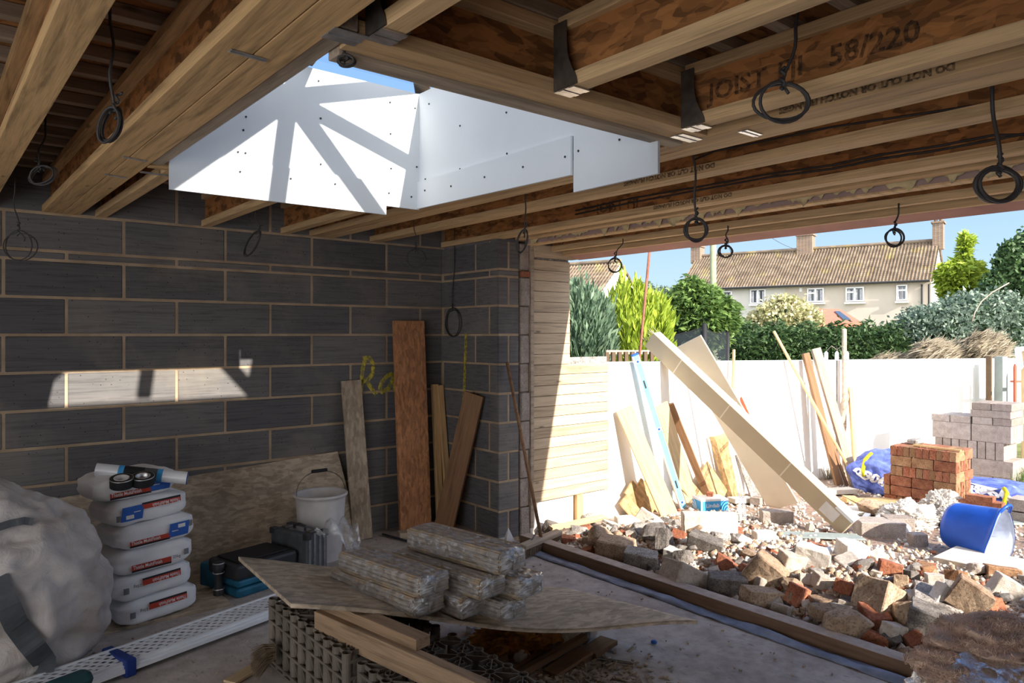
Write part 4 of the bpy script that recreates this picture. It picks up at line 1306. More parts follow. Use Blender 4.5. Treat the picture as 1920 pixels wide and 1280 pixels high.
# ================================================================== foreground: crates, board, wrapped bundles, offcuts
# drainage crate (open cell block)
def crate(x0, x1, y0, y1, zt, label, nx, ny):
    t = thing('drainage_crate', ((x0 + x1) / 2, (y0 + y1) / 2, FL), label, 'crate', 'brown plastic drainage crates under the board')
    dx = (x1 - x0) / (nx - 1); dy = (y1 - y0) / (ny - 1)
    H = zt - FL
    tubes = MB(); lat = MB(); fr = MB()
    for i in range(nx):
        for j in range(ny):
            edge = i in (0, nx - 1) or j in (0, ny - 1)
            if not edge and (i + j) % 2: continue
            x, y = x0 + i * dx, y0 + j * dy
            M = Matrix.Translation((x, y, FL))
            r = .021
            tubes.lathe([(r - .003, H - .22), (r - .003, H), (r, H), (r, .0), (r - .003, 0)], 14, M)
    for i in range(nx):
        for j in range(ny):
            x, y = x0 + i * dx, y0 + j * dy
            for ddx, ddy in ((1, 0), (0, 1), (1, 1), (1, -1)):
                a, b = i + ddx, j + ddy
                if a < nx and 0 <= b < ny and not (ddx and ddy and (i + j) % 2):
                    p = Vec((x, y, zt - .006)); q = Vec((x0 + a * dx, y0 + b * dy, zt - .006))
                    d = (q - p).normalized(); M = frame(p + d * .02, q, (0, 0, 1)); L = (q - p).length - .04
                    lat.box((0, -.0022, -.012), (L, .0022, .005), 0, 0, M)
            if i < nx - 1 and j < ny - 1 and (i + j) % 2 == 0:
                lat.lathe([(.018, zt - .012), (.018, zt - .001), (.0205, zt - .001), (.0205, zt - .012)], 10, Matrix.Translation((x + dx / 2, y + dy / 2, 0)))
    # side ribs: horizontal rails and crossed webs between the tubes
    for (ax, fixed, a0, n, d) in (('y', x0 - .018, y0, ny, dy), ('x', y0 - .018, x0, nx, dx), ('y', x1 + .018, y0, ny, dy)):
        for zz in (.03, .12, .21, H - .035):
            if zz > H: continue
            if ax == 'y': fr.box((fixed - .003, a0, FL + zz - .006), (fixed + .006, a0 + (n - 1) * d, FL + zz + .006))
            else: fr.box((a0, fixed - .003, FL + zz - .006), (a0 + (n - 1) * d, fixed + .006, FL + zz + .006))
        for k in range(n - 1):
            for zz in (.03, .12, .21):
                if zz + .05 > H: continue
                for (s0, s1, z0, z1) in ((.15, .85, 0, 1),):
                    if ax == 'y':
                        p = Vec((fixed + .008, a0 + (k + s0) * d, FL + zz)); q = Vec((fixed + .008, a0 + (k + s1) * d, FL + min(zz + .085, H - .04)))
                    else:
                        p = Vec((a0 + (k + s0) * d, fixed + .008, FL + zz)); q = Vec((a0 + (k + s1) * d, fixed + .008, FL + min(zz + .085, H - .04)))
                    fr.tube([p, q], .0028, 4)
    fr.box((x0 - .02, y0 - .02, FL + .003), (x1 + .02, y1 + .02, FL + .012))
    tubes.build('tube_columns', 'crate_plastic', t); lat.build('top_lattice', 'crate_plastic', t); fr.build('side_frame', 'crate_plastic', t)
    return t
crate(1.31, 1.72, 2.62, 3.38, .36, 'dusty brown open cell drainage crate under the left end of the OSB board', 6, 10)
crate(1.34, 1.76, 1.62, 2.55, .335, 'broken grey-brown drainage crate at the bottom edge, under the cut timber', 6, 11)
# brush of fibres poking out at the left of the crate
mb = MB(); rng = random.Random(5)
c0 = Vec((1.26, 3.24, .17))
for i in range(220):
    d = Vec((-1, rng.uniform(-.35, .25), rng.uniform(-.55, .25))).normalized(); p = c0 + Vec((0, rng.uniform(-.02, .02), rng.uniform(-.03, .03)))
    mb.tube([p, p + d * .05, p + d * .10 + Vec((0, 0, -.02))], [.003, .0025, .001], 4)
tag(mb.build('brush_head', 'brush_fibre'), 'old brown brush head poking out beside the crate corner', 'brush', None, None)

# timbers across the crate
plank('cut_timber', (1.49, 1.96, .383), (1.335, 2.93, .383), .05, .095, (0, 0, 1), 'timber_dull', 'long cut timber lying across the crates, lower one of the two', 'timber', bevel=.003, tint=.3)
o = plank('cut_timber', (1.47, 2.32, .452), (1.37, 2.95, .452), .07, .042, (0, 0, 1), 'timber_dull', 'short cut timber under the OSB board, lying across the longer one', 'timber', bevel=.003, tint=.6)
# sagging OSB board
A_ = at(447, 1043, 'z', .565); B_ = at(546, 1131, 'z', .555); C_ = at(1308, 1163, 'z', .235); D_ = at(1065, 1102, 'z', .2)
V = []; nx, ny = 40, 12; th = .018
def bpt(s, r):
    p = A_.lerp(D_, s).lerp(B_.lerp(C_, s), r)
    p.z -= .065 * math.sin(PI * s ** 1.2) ** 2 * (.4 + .6 * r) * (1 if s < 2 else 1)
    return p
for k in (0, 1):
    for j in range(ny + 1):
        for i in range(nx + 1):
            p = bpt(i / nx, j / ny); V.append((p.x, p.y, p.z - k * th))
n0 = (nx + 1) * (ny + 1); Fq = []
for j in range(ny):
    for i in range(nx):
        a = j * (nx + 1) + i
        Fq.append((a, a + nx + 1, a + nx + 2, a + 1)); Fq.append((n0 + a, n0 + a + 1, n0 + a + nx + 2, n0 + a + nx + 1))
for i in range(nx):
    for a in (i, ny * (nx + 1) + i): Fq.append((a, a + 1, n0 + a + 1, n0 + a))
for j in range(ny):
    for a in (j * (nx + 1), j * (nx + 1) + nx): Fq.append((a, a + nx + 1, n0 + a + nx + 1, n0 + a))
o = fast_mesh('osb_board', np.array(V), np.array(Fq), 'osb_dusty')
tag(o, 'sagging dusty OSB board carrying the wrapped bundles, propped on crates', 'board')
# a bucket like stub and block that hold the right end
tag(MB().lathe([(0, 0), (.07, 0), (.085, .02), (.085, .075), (0, .08)], 24, Matrix.Translation((*at(1082, 1190, 'z', FL + .03).xy, FL)) @ Matrix.Diagonal((.8, .8, .8, 1))).build('concrete_stub', 'stone_grey', smooth=True), 'rounded pale concrete lump propping the right half of the OSB board', 'stone')
tag(MB().box((-.11, -.05, 0), (.11, .05, .10), 0, 0, None, .006).build('timber_block', 'pine_grey', None, Matrix.Translation((2.62, 2.66, FL)) @ Matrix.Rotation(.3, 4, 'Z')), 'timber block hidden in the shade under the right half of the OSB board', 'timber')
def boardz(x, y):
    best = None; bd = 9
    for i in range(0, nx + 1, 2):
        for j in range(0, ny + 1, 3):
            p = bpt(i / nx, j / ny); d = (p.x - x) ** 2 + (p.y - y) ** 2
            if d < bd: bd = d; best = p
    return best.z
# wrapped bundles
plain('bead_strip', (.36, .27, .18), .45, .3, .35, 30)
WG = 'film-wrapped bundles of ribbed trims on the board'
def bundle(u, v, z, yaw, L, W, H, label, seed, tail=False, pitch=0.):
    """u, v: near end centre of the underside"""
    p = at(u, v, 'z', z)
    M = Matrix.Translation(p) @ Matrix.Rotation(yaw, 4, 'Z') @ Matrix.Rotation(pitch, 4, 'Y')
    t = thing('wrapped_bundle', p, label, 'bundle', WG)
    rng = random.Random(seed)
    # local X away from the near end; ribbed strips stacked: toothed profile in YZ
    mb = MB(); n = 7
    for k in range(n):
        z0 = H * k / n; z1 = H * (k + 1) / n - .0015
        ins = .004 + .004 * (k % 2); o = rng.uniform(-.004, .004)
        mb.box((.0 + o + .01, -W / 2 + ins, z0), (L + o - .01, -W * .02, z1), 0, 0)
        mb.box((.0 - o + .01, W * .02, z0), (L - o - .01, W / 2 - ins, z1), 0, 0)
    # ribs on the flanks
    for s in (-1, 1):
        for k in range(4):
            zz = H * (k + .6) / 4.4
            mb.tube([(0.015, s * (W / 2 - .006), zz), (L - .015, s * (W / 2 - .006), zz)], .008, 6)
    for k in range(5):
        y = -W / 2 + W * (k + .5) / 5
        mb.tube([(.015, y, H), (L - .015, y, H)], .005, 6)
    mb.build('ribbed_trims', 'bead_strip', t, M)
    # film
    nu, nv = 60, 44; vs = []; fs = []
    for i in range(nu + 1):
        s = i / nu; x = -.012 + (L + .024) * s
        e = min(1, min(s, 1 - s) * 14); shr = .25 + .75 * math.sqrt(max(0, 1 - (1 - e) ** 2))
        for k in range(nv):
            a = 2 * PI * k / nv; c_, s_ = math.cos(a), math.sin(a)
            q = (abs(c_) ** 5 + abs(s_) ** 5) ** (-1 / 5)
            yy = c_ * q * (W / 2 + .005) * shr; zz = H / 2 + s_ * q * (H / 2 + .005) * (shr * .3 + .7)
            w = NOI(Vec((x * 22 + seed, yy * 14, zz * 16))) * .009 * (1.5 if s < .15 else .7) + NOI(Vec((x * 45 + seed, yy * 60, zz * 60))) * .0035
            vs.append((x + (w if s < .02 else 0), yy + c_ * w, max(-.001, zz + s_ * w)))
    for i in range(nu):
        for k in range(nv):
            l = (k + 1) % nv; fs.append((i * nv + k, i * nv + l, (i + 1) * nv + l, (i + 1) * nv + k))
    fs.append(tuple(range(nv))[::-1]); fs.append(tuple(nu * nv + k for k in range(nv)))
    MB().add(vs, fs).build('plastic_film', 'shrink_film', t, M, smooth=True)
    if tail:
        vs = []; fs = []; m = 14
        for i in range(m + 1):
            s = i / m
            for k in range(17):
                r = k / 16
                wd = .05 + .07 * s
                q = Vec((L * .96 + .18 * s, (r - .5) * 2 * wd * .8, H * .9 + .10 * math.sin(s * 2.2) + .03 * math.sin(r * 14 + s * 5) + .025 * NOI(Vec((s * 5, r * 7, seed)))))
                vs.append(q)
        for i in range(m):
            for k in range(16):
                a = i * 17 + k; fs.append((a, a + 1, a + 18, a + 17))
        MB().add(vs, fs).build('loose_film', 'shrink_film', t, M, smooth=True)
YW = math.radians(99)
zb0 = .405
bundle(808, 1150, .445, YW, .60, .175, .085, 'film-wrapped bundle lying lowest at the left end of the pile', 1)
bundle(893, 1152, .405, YW, .60, .165, .08, 'film-wrapped bundle in the bottom row, middle of the pile', 2)
bundle(967, 1160, .375, YW, .60, .165, .08, 'film-wrapped bundle in the bottom row, right end of the pile', 3)
bundle(818, 1113, .535, YW, .58, .165, .075, 'torn film-wrapped bundle with loose film tail, upper left of the pile', 4, True)
bundle(928, 1117, .49, YW, .62, .165, .08, 'film-wrapped bundle in the middle row, directly under the top one', 5)
bundle(1000, 1117, .462, YW, .60, .165, .08, 'film-wrapped bundle at the right end of the middle row', 6)
bundle(965, 1070, .585, YW, .62, .175, .09, 'film-wrapped bundle on top of the pile', 7)

# ---- offcuts and dirt under the board (bottom middle)
def flat_chip(u, v, L, W, T, yaw, mat, label, cat='timber', pitch=0, z=FL, nm='wood_offcut', roll=0):
    p = at(u, v, 'z', z + T / 2)
    M = Matrix.Translation(p) @ Matrix.Rotation(math.radians(yaw), 4, 'Z') @ Matrix.Rotation(math.radians(pitch), 4, 'Y') @ Matrix.Rotation(math.radians(roll), 4, 'X')
    o = MB().box((-L / 2, -W / 2, -T / 2), (L / 2, W / 2, T / 2), random.random()).build(nm, mat, None, M, bevel=.0015)
    return tag(o, label, cat)
flat_chip(1035, 1228, .46, .035, .03, 3, 'hardwood_brown', 'long thin brown offcut lying diagonally below the OSB board', pitch=-6, z=FL + .03)
flat_chip(1066, 1240, .26, .085, .015, 5, 'hardwood_brown', 'flat brown skirting offcut with white edge, beside the long thin one', pitch=-6, z=FL + .02)
flat_chip(1122, 1212, .20, .10, .022, 12, 'hardwood_brown', 'flat brown board offcut farthest right under the OSB board', z=FL + .01)
flat_chip(1100, 1230, .15, .06, .02, 10, 'hardwood_brown', 'small brown offcut in front of the flat board offcut', z=FL)
flat_chip(968, 1256, .44, .03, .03, 16, 'hardwood_brown', 'long square brown batten touching the bottom crate', z=FL + .005)
flat_chip(930, 1242, .14, .035, .05, 12, 'hardwood_brown', 'brown block behind the long square batten', z=FL)
flat_chip(1045, 1205, .14, .05, .03, 30, 'pine_grey', 'grey timber offcut in the deep shade under the OSB board', z=FL)
flat_chip(885, 1178, .05, .04, .03, 10, 'paint_white', 'small whitish block beside the brown insulation', z=FL)
tag(MB().tube([at(985, 1178, 'z', .16), at(1055, 1195, 'z', FL + .02)], .003, 6).build('wood_sliver', 'pine_pale'), 'thin pale wood sliver standing under the OSB board', 'timber')
tag(MB().tube([at(1120, 1234, 'z', FL + .012), at(1183, 1243, 'z', FL + .012)], .0065, 8).build('metal_rod', 'steel_dark'), 'thin black rod lying on the floor right of the offcuts', 'rod')
p = at(1226, 1203, 'z', FL + .012)
tag(MB().lathe([(0, 0), (.014, .002), (.016, .01), (.010, .016), (0, .016)], 12, Matrix.Translation((p.x, p.y, FL + .004))).build('bottle_cap', 'print_blue', smooth=True), 'tiny blue bottle cap alone on the concrete floor', 'cap')
rng = random.Random(9)
def clump(name, c, r, mat, seed, rough=.35, nu=60, nv=40, freq=3.):
    return blob(name, c, r, mat, None, lambda d, rr: Vec((d.x * rr[0], d.y * rr[1], d.z * rr[2])) * (1 + rough * NOI(d * freq + Vec((seed, 0, 0))) + rough * .6 * NOI(d * freq * 3 + Vec((0, seed, 0))) + rough * .3 * NOI(d * freq * 8 + Vec((0, seed, 3)))), nu, nv)
p = at(955, 1198, 'z', FL + .04)
o = clump('insulation_clump', (p.x, p.y, FL + .03), (.20, .14, .07), 'insulation_brown', 3, .45, 90, 60, 4)
tag(o, 'heap of torn brown-orange insulation under the OSB board', 'insulation')
p = at(1020, 1190, 'z', FL + .04)
tag(clump('insulation_clump', (p.x, p.y, FL + .03), (.14, .09, .05), 'insulation_brown', 8, .4, 60, 40, 4), 'smaller clump of brown insulation right of the larger heap', 'insulation')
p = at(977, 1232, 'z', FL + .02)
tag(clump('stone_chunk', (p.x, p.y, FL + .022), (.035, .03, .03), 'stone_pale', 8, .3, 20, 14, 2), 'small pale stone among the brown offcuts', 'stone')
# wood crumbs
mb = MB(); 
for i in range(420):
    p = at(rng.gauss(1080, 70), min(1300, rng.gauss(1272, 18)), 'z', FL)
    if p.x > 3.3: continue
    L = rng.uniform(.006, .03); M = Matrix.Translation((p.x, p.y, FL + .006)) @ Euler((rng.uniform(-.4, .4), rng.uniform(-.4, .4), rng.uniform(0, 6.3))).to_matrix().to_4x4()
    mb.box((-L, -L * .35, -.003), (L, L * .35, .003), rng.random(), 0, M)
for i in range(500):
    x, y = rng.uniform(.4, 3.3), rng.uniform(1.6, 5.0); L = rng.uniform(.002, .008); M = Matrix.Translation((x, y, FL + .006)) @ Euler((rng.uniform(-.4, .4), rng.uniform(-.4, .4), rng.uniform(0, 6.3))).to_matrix().to_4x4()
    mb.box((-L, -L * .5, -.003), (L, L * .5, .003), rng.random(), 0, M)
tag(mb.build('wood_crumbs', 'pine_grey'), 'scatter of wood chips and crumbs on the concrete floor', 'debris', None, 'stuff')
# pale board at the bottom left of the crate
plank('floor_strip', (1.08, 3.30, FL + .01), (1.38, 3.46, FL + .01), .07, .012, (0, 0, 1), 'pine_pale', 'pale flat strip on the floor at the bottom edge, left of the crate', 'timber')
# batten behind the pile
plank('timber_batten', at(815, 1018, 'z', .12), at(870, 1056, 'z', .12), .02, .03, (0, 0, 1), 'pine', 'thin orange batten end behind the wrapped bundles', 'timber')

# ---- broom
t = thing('broom', (3.60, 4.02, FL), 'dusty wide broom with wooden handle leaning on the block pier', 'broom')
hd = at(1012, 1018, 'z', FL + .09); a = at(978, 1030, 'z', FL + .07); b = at(1048, 1001, 'z', FL + .07)
M = frame(a, b, (0, -.2, 1)); L = (b - a).length
MB().box((0, -.03, .0), (L, .03, .035)).build('head', 'pine_grey', t, M, bevel=.008)
mb = MB(); rng = random.Random(3)
for i in range(46):
    for j in range(5):
        x = L * (i + .5) / 46; y = -.024 + .012 * j; mb.tube([(x, y, 0), (x + rng.uniform(-.006, .006), y * 1.3 + rng.uniform(-.005, .005), -.06)], .0035, 4)
q = mb.build('bristles', 'brush_fibre', t, M); q['kind'] = 'stuff'
top = at(951, 679, 'y', PE - .03); bot = a.lerp(b, .5) + Vec((0, 0, .03))
MB().tube([bot, top], .0125, 12).build('handle', 'rust_red' if False else 'pine_brownish' if 'pine_brownish' in MATS else 'hardwood_brown', t, smooth=True)
MB().tube([a.lerp(b, .2) + Vec((0, 0, .02)), bot.lerp(top, .05)], .005, 6).build('brace', 'steel_dark', t)
p = at(966, 1020, 'z', FL + .01)
M = Matrix.Translation((p.x - .02, p.y + .03, FL)) @ Matrix.Rotation(.3, 4, 'Z')
o = MB().add([(-.06, 0, 0), (.07, 0, 0), (.0, .02, .13), (-.06, .04, 0), (.07, .05, 0)], [(0, 1, 2), (3, 2, 4), (0, 2, 3), (1, 4, 2), (0, 3, 4, 1)]).build('dust_shovel', 'bag_dusty', None, M)
tag(o, 'grey pointed piece standing beside the broom head at the pier foot', 'debris')

# ---- insulation roll in clear bag, bottom right corner
P0 = far(1850, 1235, 2.45)
t = thing('insulation_roll', (P0.x, P0.y, FL), 'fluffy pinkish-brown insulation bursting from a clear plastic bag, bottom right corner', 'insulation')
def fz(seed, rough):
    def f(d, rr):
        b = Vec((d.x * rr[0], d.y * rr[1], d.z * rr[2]))
        return b * (1 + rough * NOI(d * 2.2 + Vec((seed, 0, 0))) + rough * .55 * NOI(Vec((d.x * 5, d.y * 5, d.z * 11 + seed))) + .06 * NOI(d * 24))
    return f
def fuzz(o, n, L, seed):
    rg = random.Random(seed); W = wm(o); me = o.data; mb = MB(); m = len(me.polygons)
    for i in range(n):
        p = me.polygons[rg.randrange(m)]; c_ = W @ p.center; nn = p.normal; tdir = nn.cross(Vec((rg.gauss(0, 1), rg.gauss(0, 1), rg.gauss(0, 1)))).normalized()
        a_ = c_ - tdir * L * .5 - nn * .003; b_ = c_ + nn * L * rg.uniform(.05, .4); e_ = c_ + tdir * L * .5; w = nn.cross(tdir).normalized() * .0009
        mb.add([a_ - w, a_ + w, b_ + w, b_ - w], [(0, 1, 2, 3)]); mb.add([b_ - w, b_ + w, e_ + w, e_ - w], [(0, 1, 2, 3)])
    q = mb.build('loose_fibres', 'insulation_tan', o); q['kind'] = 'stuff'
c = far(1885, 1222, 2.55); q = blob('insulation_wool', c, (.25, .22, .085), 'insulation_tan', t, fz(3, .34), 110, 80); fuzz(q, 9000, .035, 1)
c = far(1790, 1250, 2.45); q = blob('insulation_wool', c, (.13, .13, .035), 'insulation_tan', t, fz(9, .3), 80, 50); fuzz(q, 3500, .03, 2)
c = far(1880, 1352, 2.4)
def bagf(d, rr):
    b = Vec((d.x * rr[0], d.y * rr[1], d.z * rr[2]))
    return b * (1 + .12 * NOI(d * 2 + Vec((5, 0, 0))) + .10 * abs(NOI(d * 5)) + .04 * NOI(d * 14))
blob('plastic_bag', c, (.30, .27, .20), 'bag_film', t, bagf, 100, 80)
blob('bag_contents', c, (.27, .245, .17), 'insulation_tan', t, fz(2, .12), 60, 40)
lowc = Vec((c.x, c.y, FL + .12)); blob('bag_base', lowc, (.28, .25, .13), 'insulation_tan', t, fz(6, .1), 40, 30)
# ================================================================== things outside on the site
from mathutils.bvhtree import BVHTree
def bvh_of(o):
    me = o.data; W = wm(o)
    return BVHTree.FromPolygons([W @ v.co for v in me.vertices], [tuple(p.vertices) for p in me.polygons])
def lay_on(name, bv, vs2, fs, org, ux, uy, mat, parent, lift=.006):
    """print flat glyph vertices onto a curved thing: org/ux/uy describe the print frame near its surface"""
    out = []
    for v in vs2:
        p = org + ux * v.x + uy * v.y; n = ux.cross(uy).normalized()
        h = bv.ray_cast(p + n * .6, -n)
        q = (h[0] + n * lift) if h[0] is not None else p
        out.append(q)
    return MB().add(out, fs).build(name, mat, parent)
# ---- leaning things along the garden wall
GW = PE + .01
def lean(name, top, bot, w, t, nrm, mat, label, cat='timber', yt=GW - .055, zb=None, group=None, bevel=.002, tint=0.):
    a = at(bot[0], bot[1], 'z', 0.0 if zb is None else zb); b = at(top[0], top[1], 'y', yt)
    if a.y > yt - .04: a.y = yt - .04
    a.z = ground(a.x, a.y) + .005 if zb is None else zb
    if zb is not None: a = at(bot[0], bot[1], 'y', yt - .03)
    return plank(name, a, b, w, t, nrm, mat, label, cat, group, bevel=bevel, tint=tint)
lean('leaning_plank', (1169, 765), (1256, 972), .16, .02, (-.5, -1, .3), 'pine_pale', 'pale plank leaning on the white wall, leftmost of the boards outside')
lean('leaning_plank', (1240, 757), (1291, 942), .13, .02, (-.5, -1, .3), 'pine_pale', 'pale plank leaning on the white wall just right of the blue spirit level')
lean('leaning_plank', (1256, 757), (1302, 930), .07, .03, (-1, -.5, 0), 'hardwood_brown', 'narrow brown plank leaning behind the pale one beside the spirit level')
# spirit level
a = at(1281, 952, 'z', .02); b = at(1190, 664, 'y', GW - .04)
M = frame(a, b, (-.45, -1, .2)); L = (b - a).length
t = thing('spirit_level', a, 'long light blue spirit level leaning on the white wall', 'spirit level')
MB().box((0, -.028, -.012), (L, .028, .012)).build('body', 'level_blue', t, M, bevel=.002)
MB().box((0, -.031, -.013), (L, -.026, .0135)).build('edge_strip', 'paint_white', t, M); MB().box((0, .026, -.013), (L, .031, .0135)).build('edge_strip', 'paint_white', t, M)
for x in (L * .13, L * .78):
    MB().box((x, -.013, -.0125), (x + .085, .013, .0127)).build('hand_hole', 'plastic_black', t, M, bevel=.006)
for x in (.03, L * .5, L - .10):
    MB().lathe([(0, .0), (.019, 0), (.019, .014), (0, .014)], 16, M @ Matrix.Translation((x + .03, 0, 0))).build('vial', 'paint_white', t)
    MB().lathe([(0, .0), (.012, 0), (.012, .0152), (0, .0152)], 16, M @ Matrix.Translation((x + .03, 0, 0))).build('vial_window', 'plastic_blue', t)
MB().box((L - .012, -.032, -.014), (L + .004, .032, .014)).build('end_cap', 'plastic_blue', t, M)
# long cardboard box
B0 = Vec((5.69, 2.76, 0)); B0.z = ground(5.69, 2.76) + .085
C0_ = at(1241, 652, 'y', 4.40)
M = frame(B0, C0_, (-.06, -.63, .78)); T1 = B0 + (C0_ - B0) * 1.06; LL = (T1 - B0).length
t = thing('long_carton', B0, 'very long tan cardboard carton leaning diagonally over the white garden wall', 'box')
MB().box((0, -.055, -.085), (LL, .055, .085)).build('carton', 'cardboard', t, M, bevel=.004)
for x in (LL * .27, LL * .57, LL * .83):
    MB().box((x, -.0562, -.0862), (x + .012, .0562, .0862)).build('strap_band', 'cardboard_pale', t, M)
for yy in (-.0565, .0565):
    MB().box((.10, min(yy, yy * .99), -.055), (.24, max(yy, yy * .99), .05)).build('shipping_label', 'print_pale', t, M)
MB().box((-.004, -.057, .06), (.16, .057, .0862)).build('end_tape', 'zinc_white', t, M)
mb = MB(); rng = random.Random(2)
for i in range(26):
    y = rng.uniform(-.055, .055); z = rng.uniform(-.085, .085)
    mb.tube([(LL, y, z), (LL + rng.uniform(.02, .10), y + rng.uniform(-.03, .03), z + rng.uniform(-.05, .03))], .002, 4)
mb.build('frayed_end', 'cardboard', t, M)
# stained sheet under the box
a = at(1470, 950, 'z', 0); a.z = ground(a.x, a.y) + .02; b = at(1290, 640, 'y', 4.30)
plank('white_panel', a, b, .30, .018, (-1, .05, .3), 'cardboard_pale', 'stained off-white panel leaning on the wall under the long carton', 'board')
# boards right and left of the bead
lean('leaning_board', (1349, 815), (1382, 926), .17, .018, (-.6, -1, .1), 'osb_gold', 'golden OSB piece leaning on the white wall behind the perforated strip', 'board')
lean('leaning_board', (1335, 818), (1366, 926), .06, .02, (-1, -.4, .1), 'osb_gold', 'narrow golden OSB piece on the left of the wider leaning one', 'board')
lean('leaning_panel', (1396, 848), (1424, 922), .20, .03, (-.5, -1, .1), 'stone_grey', 'grey speckled insulation panel with yellow edge leaning under the stained panel', 'board')
lean('leaning_stick', (1376, 655), (1366, 926), .025, .02, (-.3, -1, .1), 'pine', 'thin upright stick rising just above the white wall beside the stained panel')
lean('leaning_piece', (1385, 742), (1412, 800), .09, .012, (-.4, -1, .1), 'post_grey', 'grey triangular sheet leaning high on the wall right of the long carton', 'board', zb=.55)
lean('leaning_piece', (1387, 745), (1408, 792), .035, .02, (-.5, -1, .1), 'paint_red', 'small red board leaning on the grey triangular sheet', 'board', zb=.6)
# timbers at the right of the box
TG = (('timber_post', (1510, 662), (1572, 893), .075, .05, 'hardwood_brown', 'brown timber leaning on the white wall, leftmost of the tall cluster'),
      ('timber_post', (1529, 653), (1604, 892), .11, .045, 'pine_grey', 'widest grey timber in the tall cluster against the white wall'),
      ('timber_post', (1518, 712), (1588, 893), .03, .03, 'hardwood_brown', 'thin brown batten low in the tall timber cluster'),
      ('timber_post', (1524, 730), (1582, 893), .02, .03, 'pine_grey', 'very thin grey batten between the tall timbers'))
for nm, tp_, bt, w, th_, mt, lb in TG:
    lean(nm, tp_, bt, w, th_, (-.6, -1, .2), mt, lb, tint=.2)
lean('leaning_batten', (1480, 674), (1612, 896), .028, .022, (-.6, -1, .2), 'pine', 'thin yellow batten slanting across in front of the tall timbers')
o = bpy.data.objects['leaning_batten']; o.scale = (1.22, 1, 1)
lean('timber_post', (1594, 727), (1606, 885), .05, .04, (-.6, -1, .2), 'pine', 'pale upright batten right of the tall timber cluster')
lean('leaning_piece', (1594, 728), (1577, 800), .03, .03, (-1, -.4, .1), 'pine_grey', 'short slanted batten beside the pale upright one', zb=.45)
# perforated bead
a = Vec((5.28, 3.46, ground(5.28, 3.46))); b = Vec((5.93, 4.05, .62))
a = at(1394, 990, 'z', .03); b = at(1371, 822, 'y', 4.30)
t = thing('perforated_bead', a, 'long white perforated metal bead standing curved before the OSB pieces', 'trim')
V = []; Fq = []; n = 60
R = []
for i in range(n + 1):
    s = i / n; p = a.lerp(b, s); p.x += .03 * math.sin(s * PI * 1.5); tw = s * 1.2
    sd = Vec((cA * math.cos(tw) , -sA * math.cos(tw), 0)) + Vec((sA, cA, 0)) * .5 * math.sin(tw); R.append((p, sd.normalized()))
mb = MB()
for i in range(n):
    (p, s), (q, r) = R[i], R[i + 1]
    for (u0, u1) in ((-.028, -.022), (.022, .028)):
        mb.add([p + s * u0, p + s * u1, q + r * u1, q + r * u0], [(0, 1, 2, 3)])
    for (u0, u1, u2, u3) in ((-.022, -.014, .0, -.008), (.0, .008, .022, .014)):
        mb.add([p + s * u0, p + s * u1, q + r * u2, q + r * u3], [(0, 1, 2, 3)])
o = mb.build('bead_mesh', 'zinc_white', t); o.modifiers.new('t', 'SOLIDIFY').thickness = .002

# ---- wedge boards by the plinth
WB = [((1178, 912), (1218, 960), .14, 'osb_gold', 'golden OSB offcut leaning behind the leftmost plank, nearest the plinth'),
      ((1196, 906), (1235, 955), .12, 'osb_gold', 'golden OSB offcut leaning behind the leftmost plank, middle one'),
      ((1215, 902), (1252, 950), .10, 'pine_pale', 'pale offcut with an oval slot leaning beside the golden offcuts'),
      ((1168, 935), (1182, 965), .12, 'osb_gold', 'short golden offcut standing lowest at the foot of the white wall')]
for tp_, bt, w, mt, lb in WB:
    lean('leaning_offcut', tp_, bt, w, .018, (-.6, -1, .5), mt, lb, 'board')
for (tu, tv, bu, bv, w, lb) in ((1272, 892, 1292, 935, .16, 'golden OSB piece in shadow between the planks near the spirit level'), (1318, 880, 1330, 925, .22, 'golden OSB piece low on the wall left of the perforated bead')):
    lean('leaning_offcut', (tu, tv), (bu, bv), w, .016, (-.1, -1, .3), 'osb_gold', lb, 'board')
# plinth post and batten
plank('short_post', (4.30, PE + .0, .02), (4.30, PE + .0, .27), .07, .03, (0, -1, 0), 'pine', 'short post standing before the white plinth under the cladding', 'timber')
plank('pale_batten', (3.86, 4.24, .085), (4.45, 4.22, .085), .05, .03, (0, -.3, 1), 'pine_pale', 'pale batten lying on the ground before the white plinth', 'timber')
# small blue box
c = Vec((5.60, 4.0, ground(5.6, 4.0)))
t = thing('blue_box', c, 'small blue and white striped cardboard box in front of the white wall', 'box')
M = Matrix.Translation(c) @ Matrix.Rotation(math.radians(-28), 4, 'Z')
MB().box((-.13, -.09, 0), (.13, .09, .115)).build('carton', 'print_sky', t, M, bevel=.003)
MB().box((-.132, -.092, .100), (.132, .092, .118)).build('white_lid', 'paint_white', t, M)
MB().box((-.132, -.0925, 0), (-.118, -.088, .118)).build('white_edge', 'paint_white', t, M)
for k in range(3):
    r0 = .085 - k * .026
    pts = [(-.1315, .085 - r0 * math.sin(a_) , .005 + r0 * 1.1 * math.cos(a_)) for a_ in np.linspace(0, PI / 2, 9)]
    MB().tube(pts, .0045, 6).build('curved_stripe', 'paint_white', t, M)
    pts = [(.128 - r0 * .8 * math.sin(a_), -.0905, .005 + r0 * 1.1 * math.cos(a_)) for a_ in np.linspace(0, PI / 2, 9)]
    MB().tube(pts, .0045, 6).build('curved_stripe', 'tape_blue', t, M)
MT = M @ Matrix(((1, 0, 0, -.085), (0, 0, -1, -.0915), (0, 1, 0, .045), (0, 0, 0, 1)))
text_on('lettering', 'Lindab', .05, MT, 'paint_white', t, .001)
o = MB().box((-.03, -.03, 0), (.035, .03, .035), 0, 0, None, .004).build('brick_bit', 'brick_red', None, Matrix.Translation(c + Vec((.03, .02, .12))) @ Matrix.Rotation(.5, 4, 'Z'))
